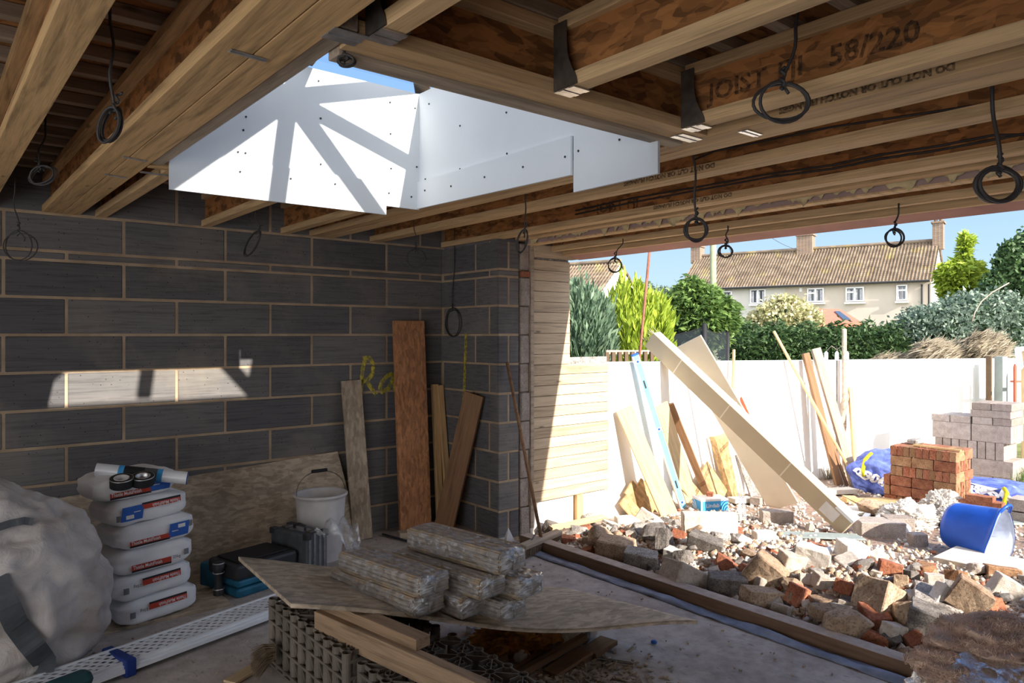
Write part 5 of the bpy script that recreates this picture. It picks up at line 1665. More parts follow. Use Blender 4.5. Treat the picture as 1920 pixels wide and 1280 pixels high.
tag(o, 'small pinkish brick fragment lying on top of the blue box', 'brick')

# ---- reclaimed brick stack, every brick its own
BG2 = 'old red bricks in the square stack'
SX = 7.5; bz = ground(SX, 3.0) + .0
yL = at(1669, 838, 'x', SX).y; yR = at(1793, 862, 'x', SX).y
zt_ = at(1793, 848, 'x', SX).z
RH = (zt_ - bz) / 6
W10 = (yL - yR)
bw = W10 / 10
def brick_mesh(l, w, h, seed, mat, name):
    bm = bmesh.new(); bmesh.ops.create_cube(bm, size=1)
    bmesh.ops.subdivide_edges(bm, edges=bm.edges[:], cuts=3, use_grid_fill=True)
    for v in bm.verts:
        v.co = Vec((v.co.x * l, v.co.y * w, v.co.z * h)); q = v.co
        e = sum(1 for a_, b_ in ((abs(q.x), l / 2), (abs(q.y), w / 2), (abs(q.z), h / 2)) if a_ > b_ * .95)
        v.co += Vec((NOI(q * 28 + Vec((seed, 0, 0))), NOI(q * 28 + Vec((0, seed, 0))), NOI(q * 28 + Vec((0, 0, seed))))) * (.0035 if e < 2 else .0065)
    me = bpy.data.meshes.new(name); bm.to_mesh(me); bm.free(); me.materials.append(MATS[mat]); return me
hdr = [brick_mesh(.205, bw * .94, RH * .95, i * 7.3, m, 'brick') for i, m in enumerate(('brick_old', 'brick_brown', 'brick_old', 'brick_brown', 'brick_red'))]
strh = [brick_mesh(bw * .94, bw * 3.33 * .96, RH * .95, 50 + i * 7.3, m, 'brick') for i, m in enumerate(('brick_brown', 'brick_old', 'brick_brown', 'brick_old'))]
ROWN = ['top', 'second', 'third', 'fourth', 'fifth', 'bottom']
rng = random.Random(21)
def put_brick(me, x, y, z, rz, label):
    o = link('brick', me, None, Matrix.Translation((x, y, z)) @ Matrix.Rotation(rz, 4, 'Z')); tag(o, label, 'brick', BG2); return o
for r in range(6):
    z = zt_ - RH * (r + .5); lb_h = 'old brick laid end-on in the %s course of the square red brick stack' % ROWN[r]; lb_s = 'old brick laid lengthwise in the %s course of the square red brick stack' % ROWN[r]
    kind = 'HSHSSH'[r]
    for back in range(2):
        lbh = lb_h if back == 0 else 'brick at the back of the %s course of the square red stack' % ROWN[r]
        if kind == 'H':
            n = 10 if r < 5 else 11
            for k in range(n):
                put_brick(rng.choice(hdr), SX + .105 + back * .215 + rng.uniform(-.006, .006), yR + bw * (k + .5), z, rng.uniform(-.02, .02), lbh)
        else:
            extra = r in (3, 4)
            for k in range(3):
                for dd in range(6 if back == 0 else 0):
                    if 0 < dd and k > 0 and r > 0: continue        # hidden inside the stack
                    put_brick(rng.choice(strh), SX + bw * .5 + dd * bw * 1.03, yR + bw * 3.33 * (k + .5), z, rng.uniform(-.01, .01), (lb_s if (back == 0 and dd == 0) else 'brick at the back of the %s course of the square red stack' % ROWN[r]))
            if extra and back == 0: put_brick(rng.choice(hdr), SX + .105, yR + bw * 10.6, z, 0, lb_h)
plank('roof_lath', (SX + .10, yL - .18, zt_ + .012), (SX + .06, yR - .02, zt_ + .012), .03, .018, (0, 0, 1), 'pine', 'thin lath lying on top of the red brick stack', 'timber')
o = MB().box((-.10, -.05, 0), (.10, .05, .05), 0, 0, None, .012).build('stone_piece', 'stone_grey', None, Matrix.Translation((SX + .3, yL - .12, zt_))); tag(o, 'grey stone lying at the back on top of the red brick stack', 'stone')
# loose bricks right of the stack
for k, (u, v, lb) in enumerate(((1838, 935, 'brown brick lying in the low row right of the stack, upper one'), (1855, 946, 'brown brick lying in the low row right of the stack, lower one'), (1818, 944, 'brown brick lying in the low row right of the stack, hindmost'))):
    p = at(u, v, 'x', 7.35); me = brick_mesh(.10, .215, .062, 90 + k, 'brick_old', 'loose_brick')
    tag(link('loose_brick', me, None, Matrix.Translation((7.35, p.y, max(p.z, ground(7.35, p.y) + .03))) @ Matrix.Rotation(.05, 4, 'Z')), lb, 'brick')

# ---- concrete block stack
CG2 = 'concrete blocks in the stack at the end of the white wall'
BXs = 9.8
yr = at(1894, 833, 'x', BXs).y; zb9 = at(1894, 911, 'x', BXs).z
ppm = .44 / abs(at(1821, 860, 'x', BXs).y - at(1896, 860, 'x', BXs).y)   # ~1
U = 1.0 / ppm * 1.0
def cblock(y0, y1, z0, z1, dep, label, x=BXs):
    o = MB().box((0, y0 + .002, 0), (dep, y1 - .002, z1 - z0 - .002), 0, 0, None, .004).build('concrete_block', 'block_aggregate', None, Matrix.Translation((x, 0, z0)))
    tag(o, label, 'block', CG2)
zs = [zb9]
vrow = [911, 899, 866, 834, 800, 786, 772, 758]     # rows measured along the right corner
zs = [at(1894, v, 'x', BXs).z for v in (911, 898, 866, 833, 800, 786, 772, 758)]
def yy(z4): return at(1600 + z4 / 4, 800, 'x', BXs).y
RN = ['bottom', 'second', 'third', 'fourth', 'fifth', 'sixth', 'top']
rows = {0: [(720, 778), (780, 882), (885, 1042), (1046, 1200)], 1: [(600, 882), (885, 1200)], 2: [(610, 667), (670, 731), (735, 792), (795, 855), (858, 926), (930, 990), (993, 1062), (1065, 1132)],
        3: [(590, 880), (885, 1185)], 4: [(583, 722), (725, 878), (890, 1042), (1045, 1190)], 5: [(878, 1182)], 6: [(885, 1032), (1035, 1190)]}
for r, lst in rows.items():
    for (a_, b_) in lst:
        y1_, y0_ = yy(a_), yy(b_)
        ln = r in (1, 3, 5)
        dep = .44 if not ln else (.10 if r != 5 else .215)
        nm = 'grey concrete block laid lengthwise in the %s row of the block stack' if ln else 'grey concrete block seen end-on in the %s row of the block stack'
        cblock(y0_, y1_, zs[r], zs[r + 1], dep, nm % RN[r])
        if ln:
            for q in range(1, 4 if r != 5 else 2):
                if r == 5: cblock(y0_, y1_, zs[r], zs[r + 1], .215, 'concrete block behind the front ones in the %s row of the block stack' % RN[r], BXs + .22 * q)
                else: cblock(y0_, y1_, zs[r], zs[r + 1], .10, 'concrete block behind the front ones in the %s row of the block stack' % RN[r], BXs + .108 * q)
MB_ = MB().box((0, yr - .1, -.9), (.5, yr + .95, 0)).build('stack_base', 'site_soil', None, Matrix.Translation((BXs - .03, 0, zb9 - .002)))
struct(MB_); MB_.name = 'floor_mound'
# two blocks at the right edge
for k, (v0, v1, lb) in enumerate(((935, 958, 'grey block at the right edge of the photo, upper one of two'), (960, 980, 'grey block at the right edge of the photo, lower one of two'))):
    p = at(1905, v1, 'x', 7.6); z0 = at(1905, v1, 'x', 7.6).z; z1 = at(1905, v0, 'x', 7.6).z
    tag(MB().box((0, -.44, 0), (.22, 0, z1 - z0 - .002), 0, 0, None, .004).build('concrete_block', 'block_aggregate', None, Matrix.Translation((7.6, p.y + .06, z0))), lb, 'block')

# ---- blue bulk bags
def bulkbag(c, r, label, seed, txt, px0, px1, size, strap=None):
    t = thing('bulk_bag', c, label, 'bag')
    b = blob('bag_body', c, r, 'bulk_bag_blue', t, lambda d, rr: Vec((d.x * rr[0], d.y * rr[1], d.z * rr[2])) * (1 + .18 * NOI(d * 1.6 + Vec((seed, 0, 0))) - .16 * abs(NOI(d * 3.4 + Vec((0, seed, 0)))) + .03 * NOI(d * 9)), 90, 60)
    bv = bvh_of(b)
    if txt:
        vs, fs = text_mesh(txt, size, .006)
        o_ = far(px0[0], px0[1], depth(c) - .35); e_ = far(px1[0], px1[1], depth(c) - .35)
        ux = (e_ - o_).normalized(); uy = Vec((0, 0, 1)); uy = (uy - ux * uy.dot(ux)).normalized()
        lay_on('lettering', bv, vs, fs, o_, ux, uy, 'paint_white', t, .03)
    if strap:
        pts = []
        for (u, v) in strap:
            h = bv.ray_cast(EYE, ray(u, v).normalized()); pts.append((h[0] + (EYE - h[0]).normalized() * .02) if h[0] is not None else far(u, v, depth(c) - .2))
        MB().tube(pts, .022, 6).build('lifting_strap', 'paint_yellow', t, smooth=True)
    return t
c = at(1640, 885, 'x', 8.2)
bulkbag(Vec((8.25, c.y - .1, ground(8.2, c.y) + .16)), (.40, .38, .29), 'rumpled blue bulk bag with yellow strap between timbers and red bricks', 3, '0800', (1619, 898), (1650, 909), .13, [(1634, 850), (1622, 862), (1618, 880), (1620, 893)])
c = at(1855, 925, 'x', 8.6)
bulkbag(Vec((8.75, c.y - .05, ground(8.6, c.y) + .03)), (.45, .75, .17), 'low blue bulk bag with white numbers lying before the concrete block stack', 8, '539 766', (1812, 926), (1875, 935), .13, [(1882, 915), (1888, 925), (1884, 938), (1880, 952)])
# ---- blue trug lying on its side
c0 = far(1785, 1002, 5.45); c0.z = ground(c0.x, c0.y) + .20
ax = (Vec((cA, -sA, 0)) * .50 - Vec((sA, cA, 0)) * .80 + Vec((0, 0, -.10))).normalized()
M = Matrix.Translation(c0 - ax * .02) @ ax.to_track_quat('Z', 'X').to_matrix().to_4x4()
t = thing('flexible_bucket', c0, 'bright blue flexible bucket lying on its side, dusty white inside', 'bucket')
pr = [(0, 0), (.12, .0), (.155, .012), (.168, .05), (.20, .32), (.212, .345), (.218, .352), (.212, .356)]
vs = []; fs = []; n = 48
for k, (r, z) in enumerate(pr):
    for i in range(n):
        a_ = 2 * PI * i / n; sq = 1 + (.08 * math.cos(2 * a_ + .5) + .05 * math.sin(3 * a_)) * (z / .35)
        vs.append((r * sq * math.cos(a_), r * sq * math.sin(a_), z + .018 * math.sin(2 * a_) * (z / .35) ** 2))
for k in range(len(pr) - 1):
    for i in range(n):
        fs.append((k * n + i, k * n + (i + 1) % n, (k + 1) * n + (i + 1) % n, (k + 1) * n + i))
b = MB().add(vs, fs).build('bucket_body', 'plastic_blue', t, M, smooth=True)
vs2 = [(x * .965, y * .965, z + (.006 if z < .02 else 0)) for x, y, z in vs]
MB().add(vs2, [f[::-1] for f in fs]).build('dusty_lining', 'trug_inner', t, M, smooth=True)
for s_ in (0, PI):
    pts = [M @ Vec(((.205 + .05 * math.sin(a_)) * math.cos(s_ + (a_ - PI / 2) * .28), (.205 + .05 * math.sin(a_)) * math.sin(s_ + (a_ - PI / 2) * .28), .35 + .03 * math.sin(a_))) for a_ in np.linspace(0, PI, 10)]
    MB().tube(pts, .011, 8).build('handle', 'plastic_blue', t, smooth=True)
# board under the trug, other flat pieces
plank('insulation_board', (5.62, 2.05, ground(5.6, 1.9) + .03), (5.62, .9, ground(5.6, .9) + .03), .42, .055, (0, 0, 1), 'paving_pale', 'thick pale board with yellow edge under the blue bucket', 'board', bevel=.004)
bpy.data.objects['insulation_board'].data.materials[0] = MATS['paving_pale']
for (u, v, L, W, T, yaw, mt, lb) in ((1570, 918, .42, .12, .05, -20, 'paving_pale', 'pale coping piece lying at the foot of the tall timbers'),
    (1595, 935, .17, .12, .05, 40, 'pine', 'square cut pine block lying before the coping piece'),
    (1640, 935, .60, .22, .03, -52, 'osb_gold', 'grey-topped board with yellow edge lying left of the brick stack'),
    (1625, 955, .62, .25, .03, -18, 'paving_pale', 'broken pale paving piece lying before the boards'),
    (1390, 945, .25, .12, .045, -15, 'paving_pale', 'pale broken slab left of the stained panel foot'),
    (1420, 948, .12, .10, .07, 10, 'block_aggregate', 'small grey block at the foot of the stained panel'),
    (1860, 968, .40, .28, .02, -30, 'post_grey', 'flat grey sheet lying on the soil right of the plaster heap'),
    (1540, 1023, .62, .16, .012, -38, 'post_grey', 'thin grey flat strip on the soil under the foot of the long carton'),
    (1620, 975, .35, .05, .02, 15, 'paint_white', 'white plastic strip lying before the plaster heap')):
    p = at(u, v, 'z', -.02); z = ground(p.x, p.y)
    M = Matrix.Translation((p.x, p.y, z + T / 2 + .012)) @ Matrix.Rotation(math.radians(yaw), 4, 'Z') @ Matrix.Rotation(math.radians(random.uniform(-4, 4)), 4, 'Y')
    o = MB().box((-L / 2, -W / 2, -T / 2), (L / 2, W / 2, T / 2), 0, 0, None, .003).build('flat_piece', mt, None, M)
    tag(o, lb, 'debris')
p = at(1688, 1003, 'z', 0)
t = thing('roll_core', p, 'small grey roll lying on its side beside the loose blocks', 'roll')
M = Matrix.Translation((p.x, p.y, ground(p.x, p.y) + .062)) @ Vec((-.55, -.75, .0)).normalized().to_track_quat('Z', 'X').to_matrix().to_4x4()
MB().lathe([(.012, .05), (.06, .05), (.06, -.05), (.012, -.05), (.012, .05)], 28, M).build('roll', 'zinc_white', t)
# ================================================================== rubble
def rock_mesh(seed, sx, sy, sz, mat, kind='rock', name='rubble_stone'):
    rng = random.Random(seed)
    bm = bmesh.new()
    if kind == 'rock':
        for i in range(18):
            d = Vec((rng.gauss(0, 1), rng.gauss(0, 1), rng.gauss(0, 1))).normalized()
            m = max(abs(d.x), abs(d.y), abs(d.z)); d = d / m * rng.uniform(.72, 1) if rng.random() < .7 else d
            bm.verts.new((d.x * sx / 2, d.y * sy / 2, d.z * sz / 2))
    else:     # broken brick or block: a box with one or two fracture faces
        cut = rng.uniform(.55, .95)
        for x in (-1, 1):
            for y in (-1, 1):
                for z in (-1, 1):
                    xx = x if x < 0 else cut + rng.uniform(-.3, .15)
                    bm.verts.new((xx * sx / 2, y * sy / 2 * rng.uniform(.93, 1), z * sz / 2 * rng.uniform(.93, 1)))
        for i in range(2):
            bm.verts.new((rng.uniform(.4, 1) * sx / 2, rng.uniform(-.8, .8) * sy / 2, rng.choice((-1, 1)) * sz / 2 * .9))
    r = bmesh.ops.convex_hull(bm, input=bm.verts[:])
    inner = list({e for e in r['geom_interior'] + r['geom_unused'] if isinstance(e, bmesh.types.BMVert) and e.is_valid})
    if inner: bmesh.ops.delete(bm, geom=inner, context='VERTS')
    bmesh.ops.dissolve_limit(bm, angle_limit=.12, verts=bm.verts[:], edges=bm.edges[:])
    s = max(sx, sy, sz)
    bmesh.ops.bevel(bm, geom=bm.edges[:], offset=s * .025, segments=1, affect='EDGES')
    bmesh.ops.triangulate(bm, faces=bm.faces[:])
    for _ in range(2 if s > .12 else 1):
        long = [e for e in bm.edges if e.calc_length() > s * .16]
        if long: bmesh.ops.subdivide_edges(bm, edges=long, cuts=1); bmesh.ops.triangulate(bm, faces=bm.faces[:])
    for v in bm.verts:
        q = v.co / s
        v.co += v.co.normalized() * s * (.035 * NOI(q * 5 + Vec((seed, 0, 0))) + .018 * NOI(q * 14 + Vec((0, seed, 0))))
    me = bpy.data.meshes.new(name); bm.to_mesh(me); bm.free(); me.materials.append(MATS[mat]); return me
KM = {'tan': 'stone_tan', 'grey': 'stone_grey', 'pale': 'stone_pale', 'dark': 'stone_dark', 'brick': 'brick_red', 'white': 'plaster_chunk', 'block': 'block_aggregate', 'old': 'brick_brown'}
BIG = [ # u, v, w px, h px, depth factor, kind, shape, yaw, tilt, label
 (1131, 1010, 62, 52, .8, 'tan', 'rock', 20, 10, 'big tan stone at the far left end of the rubble, beside the kerb'),
 (1162, 1030, 78, 38, .6, 'tan', 'block', -20, 5, 'long tan stone lying in front of the leftmost big one'),
 (1208, 1050, 70, 34, .5, 'grey', 'block', -18, 6, 'smooth grey-tan slab close to the kerb, left part of the rubble'),
 (1246, 1016, 46, 46, .5, 'dark', 'block', 60, 30, 'rough block showing one smooth blue-grey face'),
 (1282, 1046, 46, 36, .8, 'dark', 'rock', 10, 10, 'knobbly dark conglomerate stone in the middle left of the rubble'),
 (1258, 1062, 48, 40, .8, 'tan', 'rock', 50, 20, 'rounded tan stone close to the kerb with greenish marks'),
 (1326, 1026, 66, 44, .5, 'dark', 'block', -28, 14, 'slanting dark speckled block with a sunny edge'),
 (1288, 1084, 80, 46, .7, 'pale', 'block', 20, 28, 'flat pale slab with two small holes leaning on the kerb'),
 (1370, 1096, 76, 38, .55, 'dark', 'block', -8, 2, 'squarish dark grey speckled block lying close to the kerb'),
 (1438, 1080, 72, 66, .6, 'tan', 'block', -26, 36, 'tall brown slab standing slanted right of the grey speckled block'),
 (1428, 1120, 66, 34, .6, 'tan', 'block', 10, 8, 'brown stone with pale broken side in front of the slanted slab'),
 (1496, 1116, 40, 40, .7, 'brick', 'block', 40, 20, 'red broken brick with whitish mortar side, centre of the rubble'),
 (1478, 1118, 30, 36, .7, 'tan', 'rock', 0, 0, 'small brown stone left of the red broken brick'),
 (1552, 1130, 58, 20, .6, 'tan', 'block', -4, 0, 'long brown brick lying level right of the red one'),
 (1556, 1148, 72, 24, .4, 'tan', 'block', 12, 6, 'smooth flat tan slab lying in front of the level brown brick'),
 (1602, 1104, 64, 46, .9, 'dark', 'rock', 0, 0, 'large rounded dark stone under a short pipe stub'),
 (1600, 1128, 32, 32, .7, 'old', 'block', 60, 25, 'brick half with bright bluish white top face'),
 (1652, 1140, 84, 96, .75, 'tan', 'block', 28, 30, 'largest slab of the rubble, standing with bluish smooth side'),
 (1590, 1176, 100, 76, .8, 'tan', 'rock', 30, 10, 'big yellowish stone leaning beside the kerb, before the largest slab'),
 (1632, 1196, 56, 30, .5, 'brick', 'block', -30, 16, 'pinkish brick lying against the kerb'),
 (1678, 1184, 44, 30, .6, 'pale', 'block', 20, 14, 'pale pink stone between the pinkish brick and the largest slab'),
 (1712, 1156, 84, 72, .8, 'tan', 'rock', 80, 10, 'reddish brown stone right of the largest slab'),
 (1776, 1182, 128, 66, .6, 'dark', 'block', -30, 12, 'long dark slab with bright top edge near the insulation bag'),
 (1772, 1146, 110, 56, .7, 'grey', 'block', -28, 10, 'grey brown slab lying behind the dark slab'),
 (1330, 985, 92, 50, .3, 'pale', 'box', -6, 64, 'large pale rendered block standing on edge at the back of the rubble'),
 (1455, 969, 52, 26, .5, 'block', 'box', -8, 0, 'single grey block lying alone on the soil left of the carton'),
 (1488, 1053, 52, 34, .6, 'pale', 'block', 15, 10, 'yellowish stone with holes, sunlit centre of the rubble'),
 (1432, 1006, 36, 22, .6, 'white', 'box', 12, 6, 'small white block near the foot of the perforated bead'),
 (1345, 1008, 44, 30, .7, 'grey', 'rock', 0, 0, 'grey white stone in front of the large pale block'),
 (1226, 1000, 52, 36, .8, 'dark', 'rock', 0, 0, 'white speckled rough boulder in the sun, left part of the rubble'),
 (1072, 970, 24, 24, .8, 'dark', 'rock', 0, 0, 'rough speckled stone at the foot of the short post, left one'),
 (1105, 972, 44, 22, .8, 'grey', 'rock', 30, 0, 'rough speckled stone at the foot of the white plinth'),
 (1036, 990, 42, 34, .8, 'dark', 'rock', 0, 0, 'rough speckled stone just behind the broom head'),
 (1172, 978, 34, 20, .7, 'white', 'box', 15, 10, 'sunlit white block before the white wall, left side'),
 (1220, 975, 50, 26, .3, 'white', 'block', -20, 30, 'curved white plaster piece before the leaning offcuts'),
 (1648, 990, 74, 32, .6, 'block', 'box', -12, 0, 'larger grey block lying between carton foot and plaster heap'),
 (1683, 985, 46, 34, .7, 'block', 'box', -12, 0, 'grey block touching the larger one, with sunlit end'),
 (1720, 1012, 28, 26, .7, 'block', 'box', 8, 0, 'small cube of grey block beside the blue bucket'),
 (1672, 1070, 44, 32, .7, 'brick', 'block', -20, 12, 'orange red brick with white mortar edge, right of centre'),
 (1600, 1037, 54, 44, .7, 'white', 'block', 10, 5, 'pale mortar lump right of the white pipe piece'),
 (1525, 1045, 60, 44, .5, 'white', 'block', -30, 10, 'bright white curved plaster shard in the middle of the rubble'),
 (1795, 1090, 52, 40, .5, 'old', 'block', 40, 16, 'brick with bright white top face in the right part of the rubble'),
 (1752, 1093, 38, 36, .7, 'pale', 'block', 70, 10, 'pale pitted block left of the white topped brick'),
 (1772, 1126, 50, 50, .5, 'white', 'block', 10, 40, 'white flat piece standing in the sun, right part of the rubble'),
 (1822, 1122, 68, 60, .6, 'tan', 'block', -34, 30, 'slanting tan slab with sunlit edge, right part of the rubble'),
 (1856, 1133, 46, 30, .6, 'brick', 'block', 0, 0, 'brown red brick end under the slanting tan slab'),
 (1890, 1110, 60, 52, .5, 'white', 'block', -10, 30, 'largest white block at the right edge of the rubble'),
 (1870, 1100, 44, 34, .7, 'brick', 'rock', 0, 0, 'rough reddish stone left of the largest white block'),
 (1690, 1095, 40, 34, .6, 'tan', 'block', 60, 20, 'tan wedge stone with sunlit side, upper middle of the rubble'),
 (1712, 1085, 30, 30, .6, 'dark', 'block', 20, 10, 'dark shaded wedge behind the tan wedge stone'),
 (1880, 1072, 54, 20, .7, 'old', 'block', -20, 4, 'brown brick half lying before the pale board of the bucket'),
 (1830, 1065, 34, 26, .7, 'block', 'rock', 0, 0, 'grey brown stone at the corner of the pale board'),
 (1732, 1065, 34, 18, .7, 'old', 'block', 20, 0, 'brown stone on the far right edge of the soil strip'),
 (1640, 955, 70, 34, .7, 'tan', 'rock', 0, 0, 'brown lump at the left end of the plaster heap')]
rng = random.Random(33)
for i, (u, v, w, h, df, kd, sh, yaw, tilt, lb) in enumerate(BIG):
    p = at(u, v, 'z', .12)
    for _ in range(4):
        k = depth(p) / FPX
        zt = ground(p.x, p.y) + h * k * .42
        p = at(u, v, 'z', zt)
    k = depth(p) / FPX
    W = w * k * 1.08; H = h * k * (1.0 if tilt < 20 else .95); D = W * df
    if sh == 'rock': D = (W + H) / 2
    me = rock_mesh(100 + i, W * (1.04 if sh == 'rock' else .98), max(D, .03), H, KM[kd], 'rock' if sh == 'rock' else 'block')
    if sh == 'box':
        bm = bmesh.new(); bmesh.ops.create_cube(bm, size=1); 
        for vv in bm.verts: vv.co = Vec((vv.co.x * W, vv.co.y * max(D, .06), vv.co.z * H))
        bmesh.ops.bevel(bm, geom=bm.edges[:], offset=.006, segments=1, affect='EDGES'); bmesh.ops.subdivide_edges(bm, edges=bm.edges[:], cuts=2, use_grid_fill=True)
        for vv in bm.verts: vv.co += vv.co.normalized() * .006 * NOI(vv.co * 20 + Vec((i, 0, 0)))
        me = bpy.data.meshes.new('rubble_block'); bm.to_mesh(me); bm.free(); me.materials.append(MATS[KM[kd]]); tl = 0
    else: tl = tilt
    M = Matrix.Translation(p) @ Matrix.Rotation(-AZ + math.radians(yaw * (.6 if sh == 'box' else 1)), 4, 'Z') @ Matrix.Rotation(math.radians(tl), 4, 'Y') @ Matrix.Rotation(math.radians(rng.uniform(-12, 12) if sh != 'box' else 0), 4, 'X')
    o = link('rubble_block' if sh != 'rock' else 'rubble_stone', me, None, M)
    tag(o, lb, 'stone' if kd not in ('brick', 'old', 'block') else ('brick' if kd != 'block' else 'block'))
# pipe stub and white pipe
p = at(1640, 1088, 'z', .24)
tag(MB().tube([p - Vec((.10, -.06, -.01)), p + Vec((.09, -.07, -.01))], .02, 14).build('pipe_stub', 'stone_grey', smooth=True), 'short grey pipe stub on top of the rounded dark stone', 'pipe')
p = at(1546, 1042, 'z', .12)
M = Matrix.Translation(p) @ Vec((.5, -.5, .25)).normalized().to_track_quat('Z', 'X').to_matrix().to_4x4()
tag(MB().lathe([(.045, -.05), (.05, -.05), (.05, .05), (.045, .05), (.045, -.05)], 24, M).build('pipe_piece', 'paint_white', smooth=True), 'short white plastic pipe piece in the sunny rubble', 'pipe')
# plaster heap
PHG = []
for (u, v, rx, ry, rz, sd, lb) in ((1700, 962, .30, .20, .13, 1, 'lumpy whitish plaster heap before the brick stack, left hump'), (1768, 945, .20, .18, .17, 5, 'lumpy whitish plaster heap before the brick stack, highest hump'), (1815, 965, .28, .22, .12, 9, 'lumpy whitish plaster heap running down behind the blue bucket')):
    p = at(u, v, 'z', .05); g_ = ground(p.x, p.y)
    nm = 'plaster_heap'
    o = blob(nm, (p.x, p.y, g_ + rz * .3), (rx, ry, rz), 'mortar_pale', None, lambda d, r, sd=sd: Vec((d.x * r[0], d.y * r[1], d.z * r[2])) * (1 + .3 * NOI(d * 2.4 + Vec((sd, 0, 0))) + .22 * abs(NOI(d * 6 + Vec((0, sd, 0)))) + .10 * NOI(d * 15)), 130, 90)
    for pl in o.data.polygons: pl.use_smooth = False
    tag(o, lb, 'heap')
# middle sized pieces
GRP = [('tan', 'brown stone fragment in the rubble heap', 'rubble_stone', 'rock', 'stone', 42), ('grey', 'grey concrete fragment in the rubble heap', 'concrete_fragment', 'rock', 'stone', 44), ('brick', 'red brick fragment in the rubble heap', 'brick_fragment', 'block', 'brick', 38),
       ('pale', 'whitish mortar fragment in the rubble heap', 'mortar_fragment', 'block', 'stone', 60), ('white', 'chalky white plaster fragment in the rubble heap', 'plaster_fragment', 'block', 'plaster', 40), ('dark', 'dark speckled stone fragment in the rubble heap', 'dark_fragment', 'rock', 'stone', 26)]
rng = random.Random(77)
for kd, lb, nm, sh, cat, cnt in GRP:
    base = [rock_mesh(300 + j * 13 + len(nm), 1, rng.uniform(.6, .9), rng.uniform(.4, .75), KM[kd], sh, nm) for j in range(4)]
    for j in range(cnt):
        for _ in range(30):
            x = 3.70 + abs(rng.gauss(0, .75)); y = rng.uniform(.75, 4.1)
            if x > 6.3: continue
            if x > 5.0 and y < 1.9 and rng.random() < .3: continue
            if y > 3.6 and x > 4.9: continue
            break
        s = rng.uniform(.045, .12) * (1.1 if x < 5 else .75)
        if rng.random() < .2: s *= 1.35
        z = ground(x, y) + s * .22
        M = Matrix.Translation((x, y, z)) @ Euler((rng.uniform(-.5, .5), rng.uniform(-.5, .5), rng.uniform(0, 6.3))).to_matrix().to_4x4() @ Matrix.Diagonal((s, s, s, 1))
        o = link(nm, rng.choice(base), None, M); tag(o, lb, cat, nm.replace('_', ' ') + 's of the rubble heap')
# gravel: too many to count
rng = np.random.default_rng(5)
def gravel(name, n, smin, smax, mat, label, fx, fy):
    V = []; F = []; T = []
    cube = np.array([(-1, -1, -1), (1, -1, -1), (1, 1, -1), (-1, 1, -1), (-1, -1, 1), (1, -1, 1), (1, 1, 1), (-1, 1, 1)], float)
    fc = np.array([(3, 2, 1, 0), (4, 5, 6, 7), (0, 1, 5, 4), (1, 2, 6, 5), (2, 3, 7, 6), (3, 0, 4, 7)])
    for i in range(n):
        x, y = fx(), fy()
        s = rng.uniform(smin, smax)
        a = rng.uniform(0, 6.3); R = np.array(Euler((rng.uniform(-.7, .7), rng.uniform(-.7, .7), a)).to_matrix())
        c = cube * s * rng.uniform(.45, 1.0, 3) * (1 + rng.uniform(-.3, .2, (8, 3)))
        V.append(c @ R.T + np.array((x, y, ground(x, y) + s * .3))); F.append(fc + 8 * i)
    o = fast_mesh(name, np.vstack(V), np.vstack(F), mat); tag(o, label, 'gravel', None, 'stuff')
gx = lambda: 3.63 + abs(rng.normal(0, .8)); gy = lambda: rng.uniform(.5, 4.15)
gravel('gravel_pale', 4200, .006, .024, 'stone_pale', 'fine pale gravel and crushed mortar between the rubble', gx, gy)
gravel('gravel_brown', 3600, .006, .026, 'stone_tan', 'fine brown gravel between the rubble', gx, gy)
gravel('gravel_red', 1300, .006, .022, 'brick_red', 'fine red brick crumbs between the rubble', gx, gy)
gravel('gravel_site', 2500, .006, .02, 'stone_pale', 'loose small stones scattered on the soil behind the rubble', lambda: rng.uniform(4.6, 9.2), lambda: rng.uniform(1.2, 4.2))
# ================================================================== beyond the garden wall
E1 = far(1745, 523, 3.4 * FPX / 105); E0 = far(1275, 541.5, 3.4 * FPX / 86.5)
E1.z = E0.z = 5.0
hl = (E1 - E0); HLn = hl.length; hx = hl.normalized(); hn = Vec((0, 0, 1)).cross(hx)
if hn.dot(Vec((sA, cA, 0))) < 0: hn = -hn           # away from the viewer
HD = 7.2
# ridge height from the right gable
best = None
for k in range(200):
    h = 1.5 + k * .02; p = E1 + hn * HD / 2 + Vec((0, 0, h)); zc = depth(p); v = HV - FPX * (p.z - 1.6) / zc
    if best is None or abs(v - 453) < best[0]: best = (abs(v - 453), h)
RHt = best[1]
def fpt(u, v, off=0.):
    """point of the street front seen at u, v"""
    r = ray(u, v); t_ = (E1 - EYE).dot(hn) / r.dot(hn)
    return EYE + r * t_ - hn * off
H = thing('terraced_house', E1, 'cream rendered house row with brown tiled roof beyond the hedge', 'building')
def hbox(s0, s1, n0, n1, z0, z1, nm, mat, par, M=None, bevel=0):
    vs = []
    for z in (z0, z1):
        for s, n in ((s0, n0), (s1, n0), (s1, n1), (s0, n1)):
            p = E0 + hx * s + hn * n; vs.append((p.x, p.y, z))
    return MB().add(vs, [(3, 2, 1, 0), (4, 5, 6, 7), (0, 1, 5, 4), (1, 2, 6, 5), (2, 3, 7, 6), (3, 0, 4, 7)]).build(nm, mat, par)
def sof(u, v=560):
    return (fpt(u, v) - E0).dot(hx)
sm = sof(1472)
hbox(0, sm, 0, HD, -1, 5.0, 'front_wall_pale', 'house_render_pale', H)
hbox(sm, HLn, 0, HD, -1, 5.0, 'front_wall', 'house_render', H)
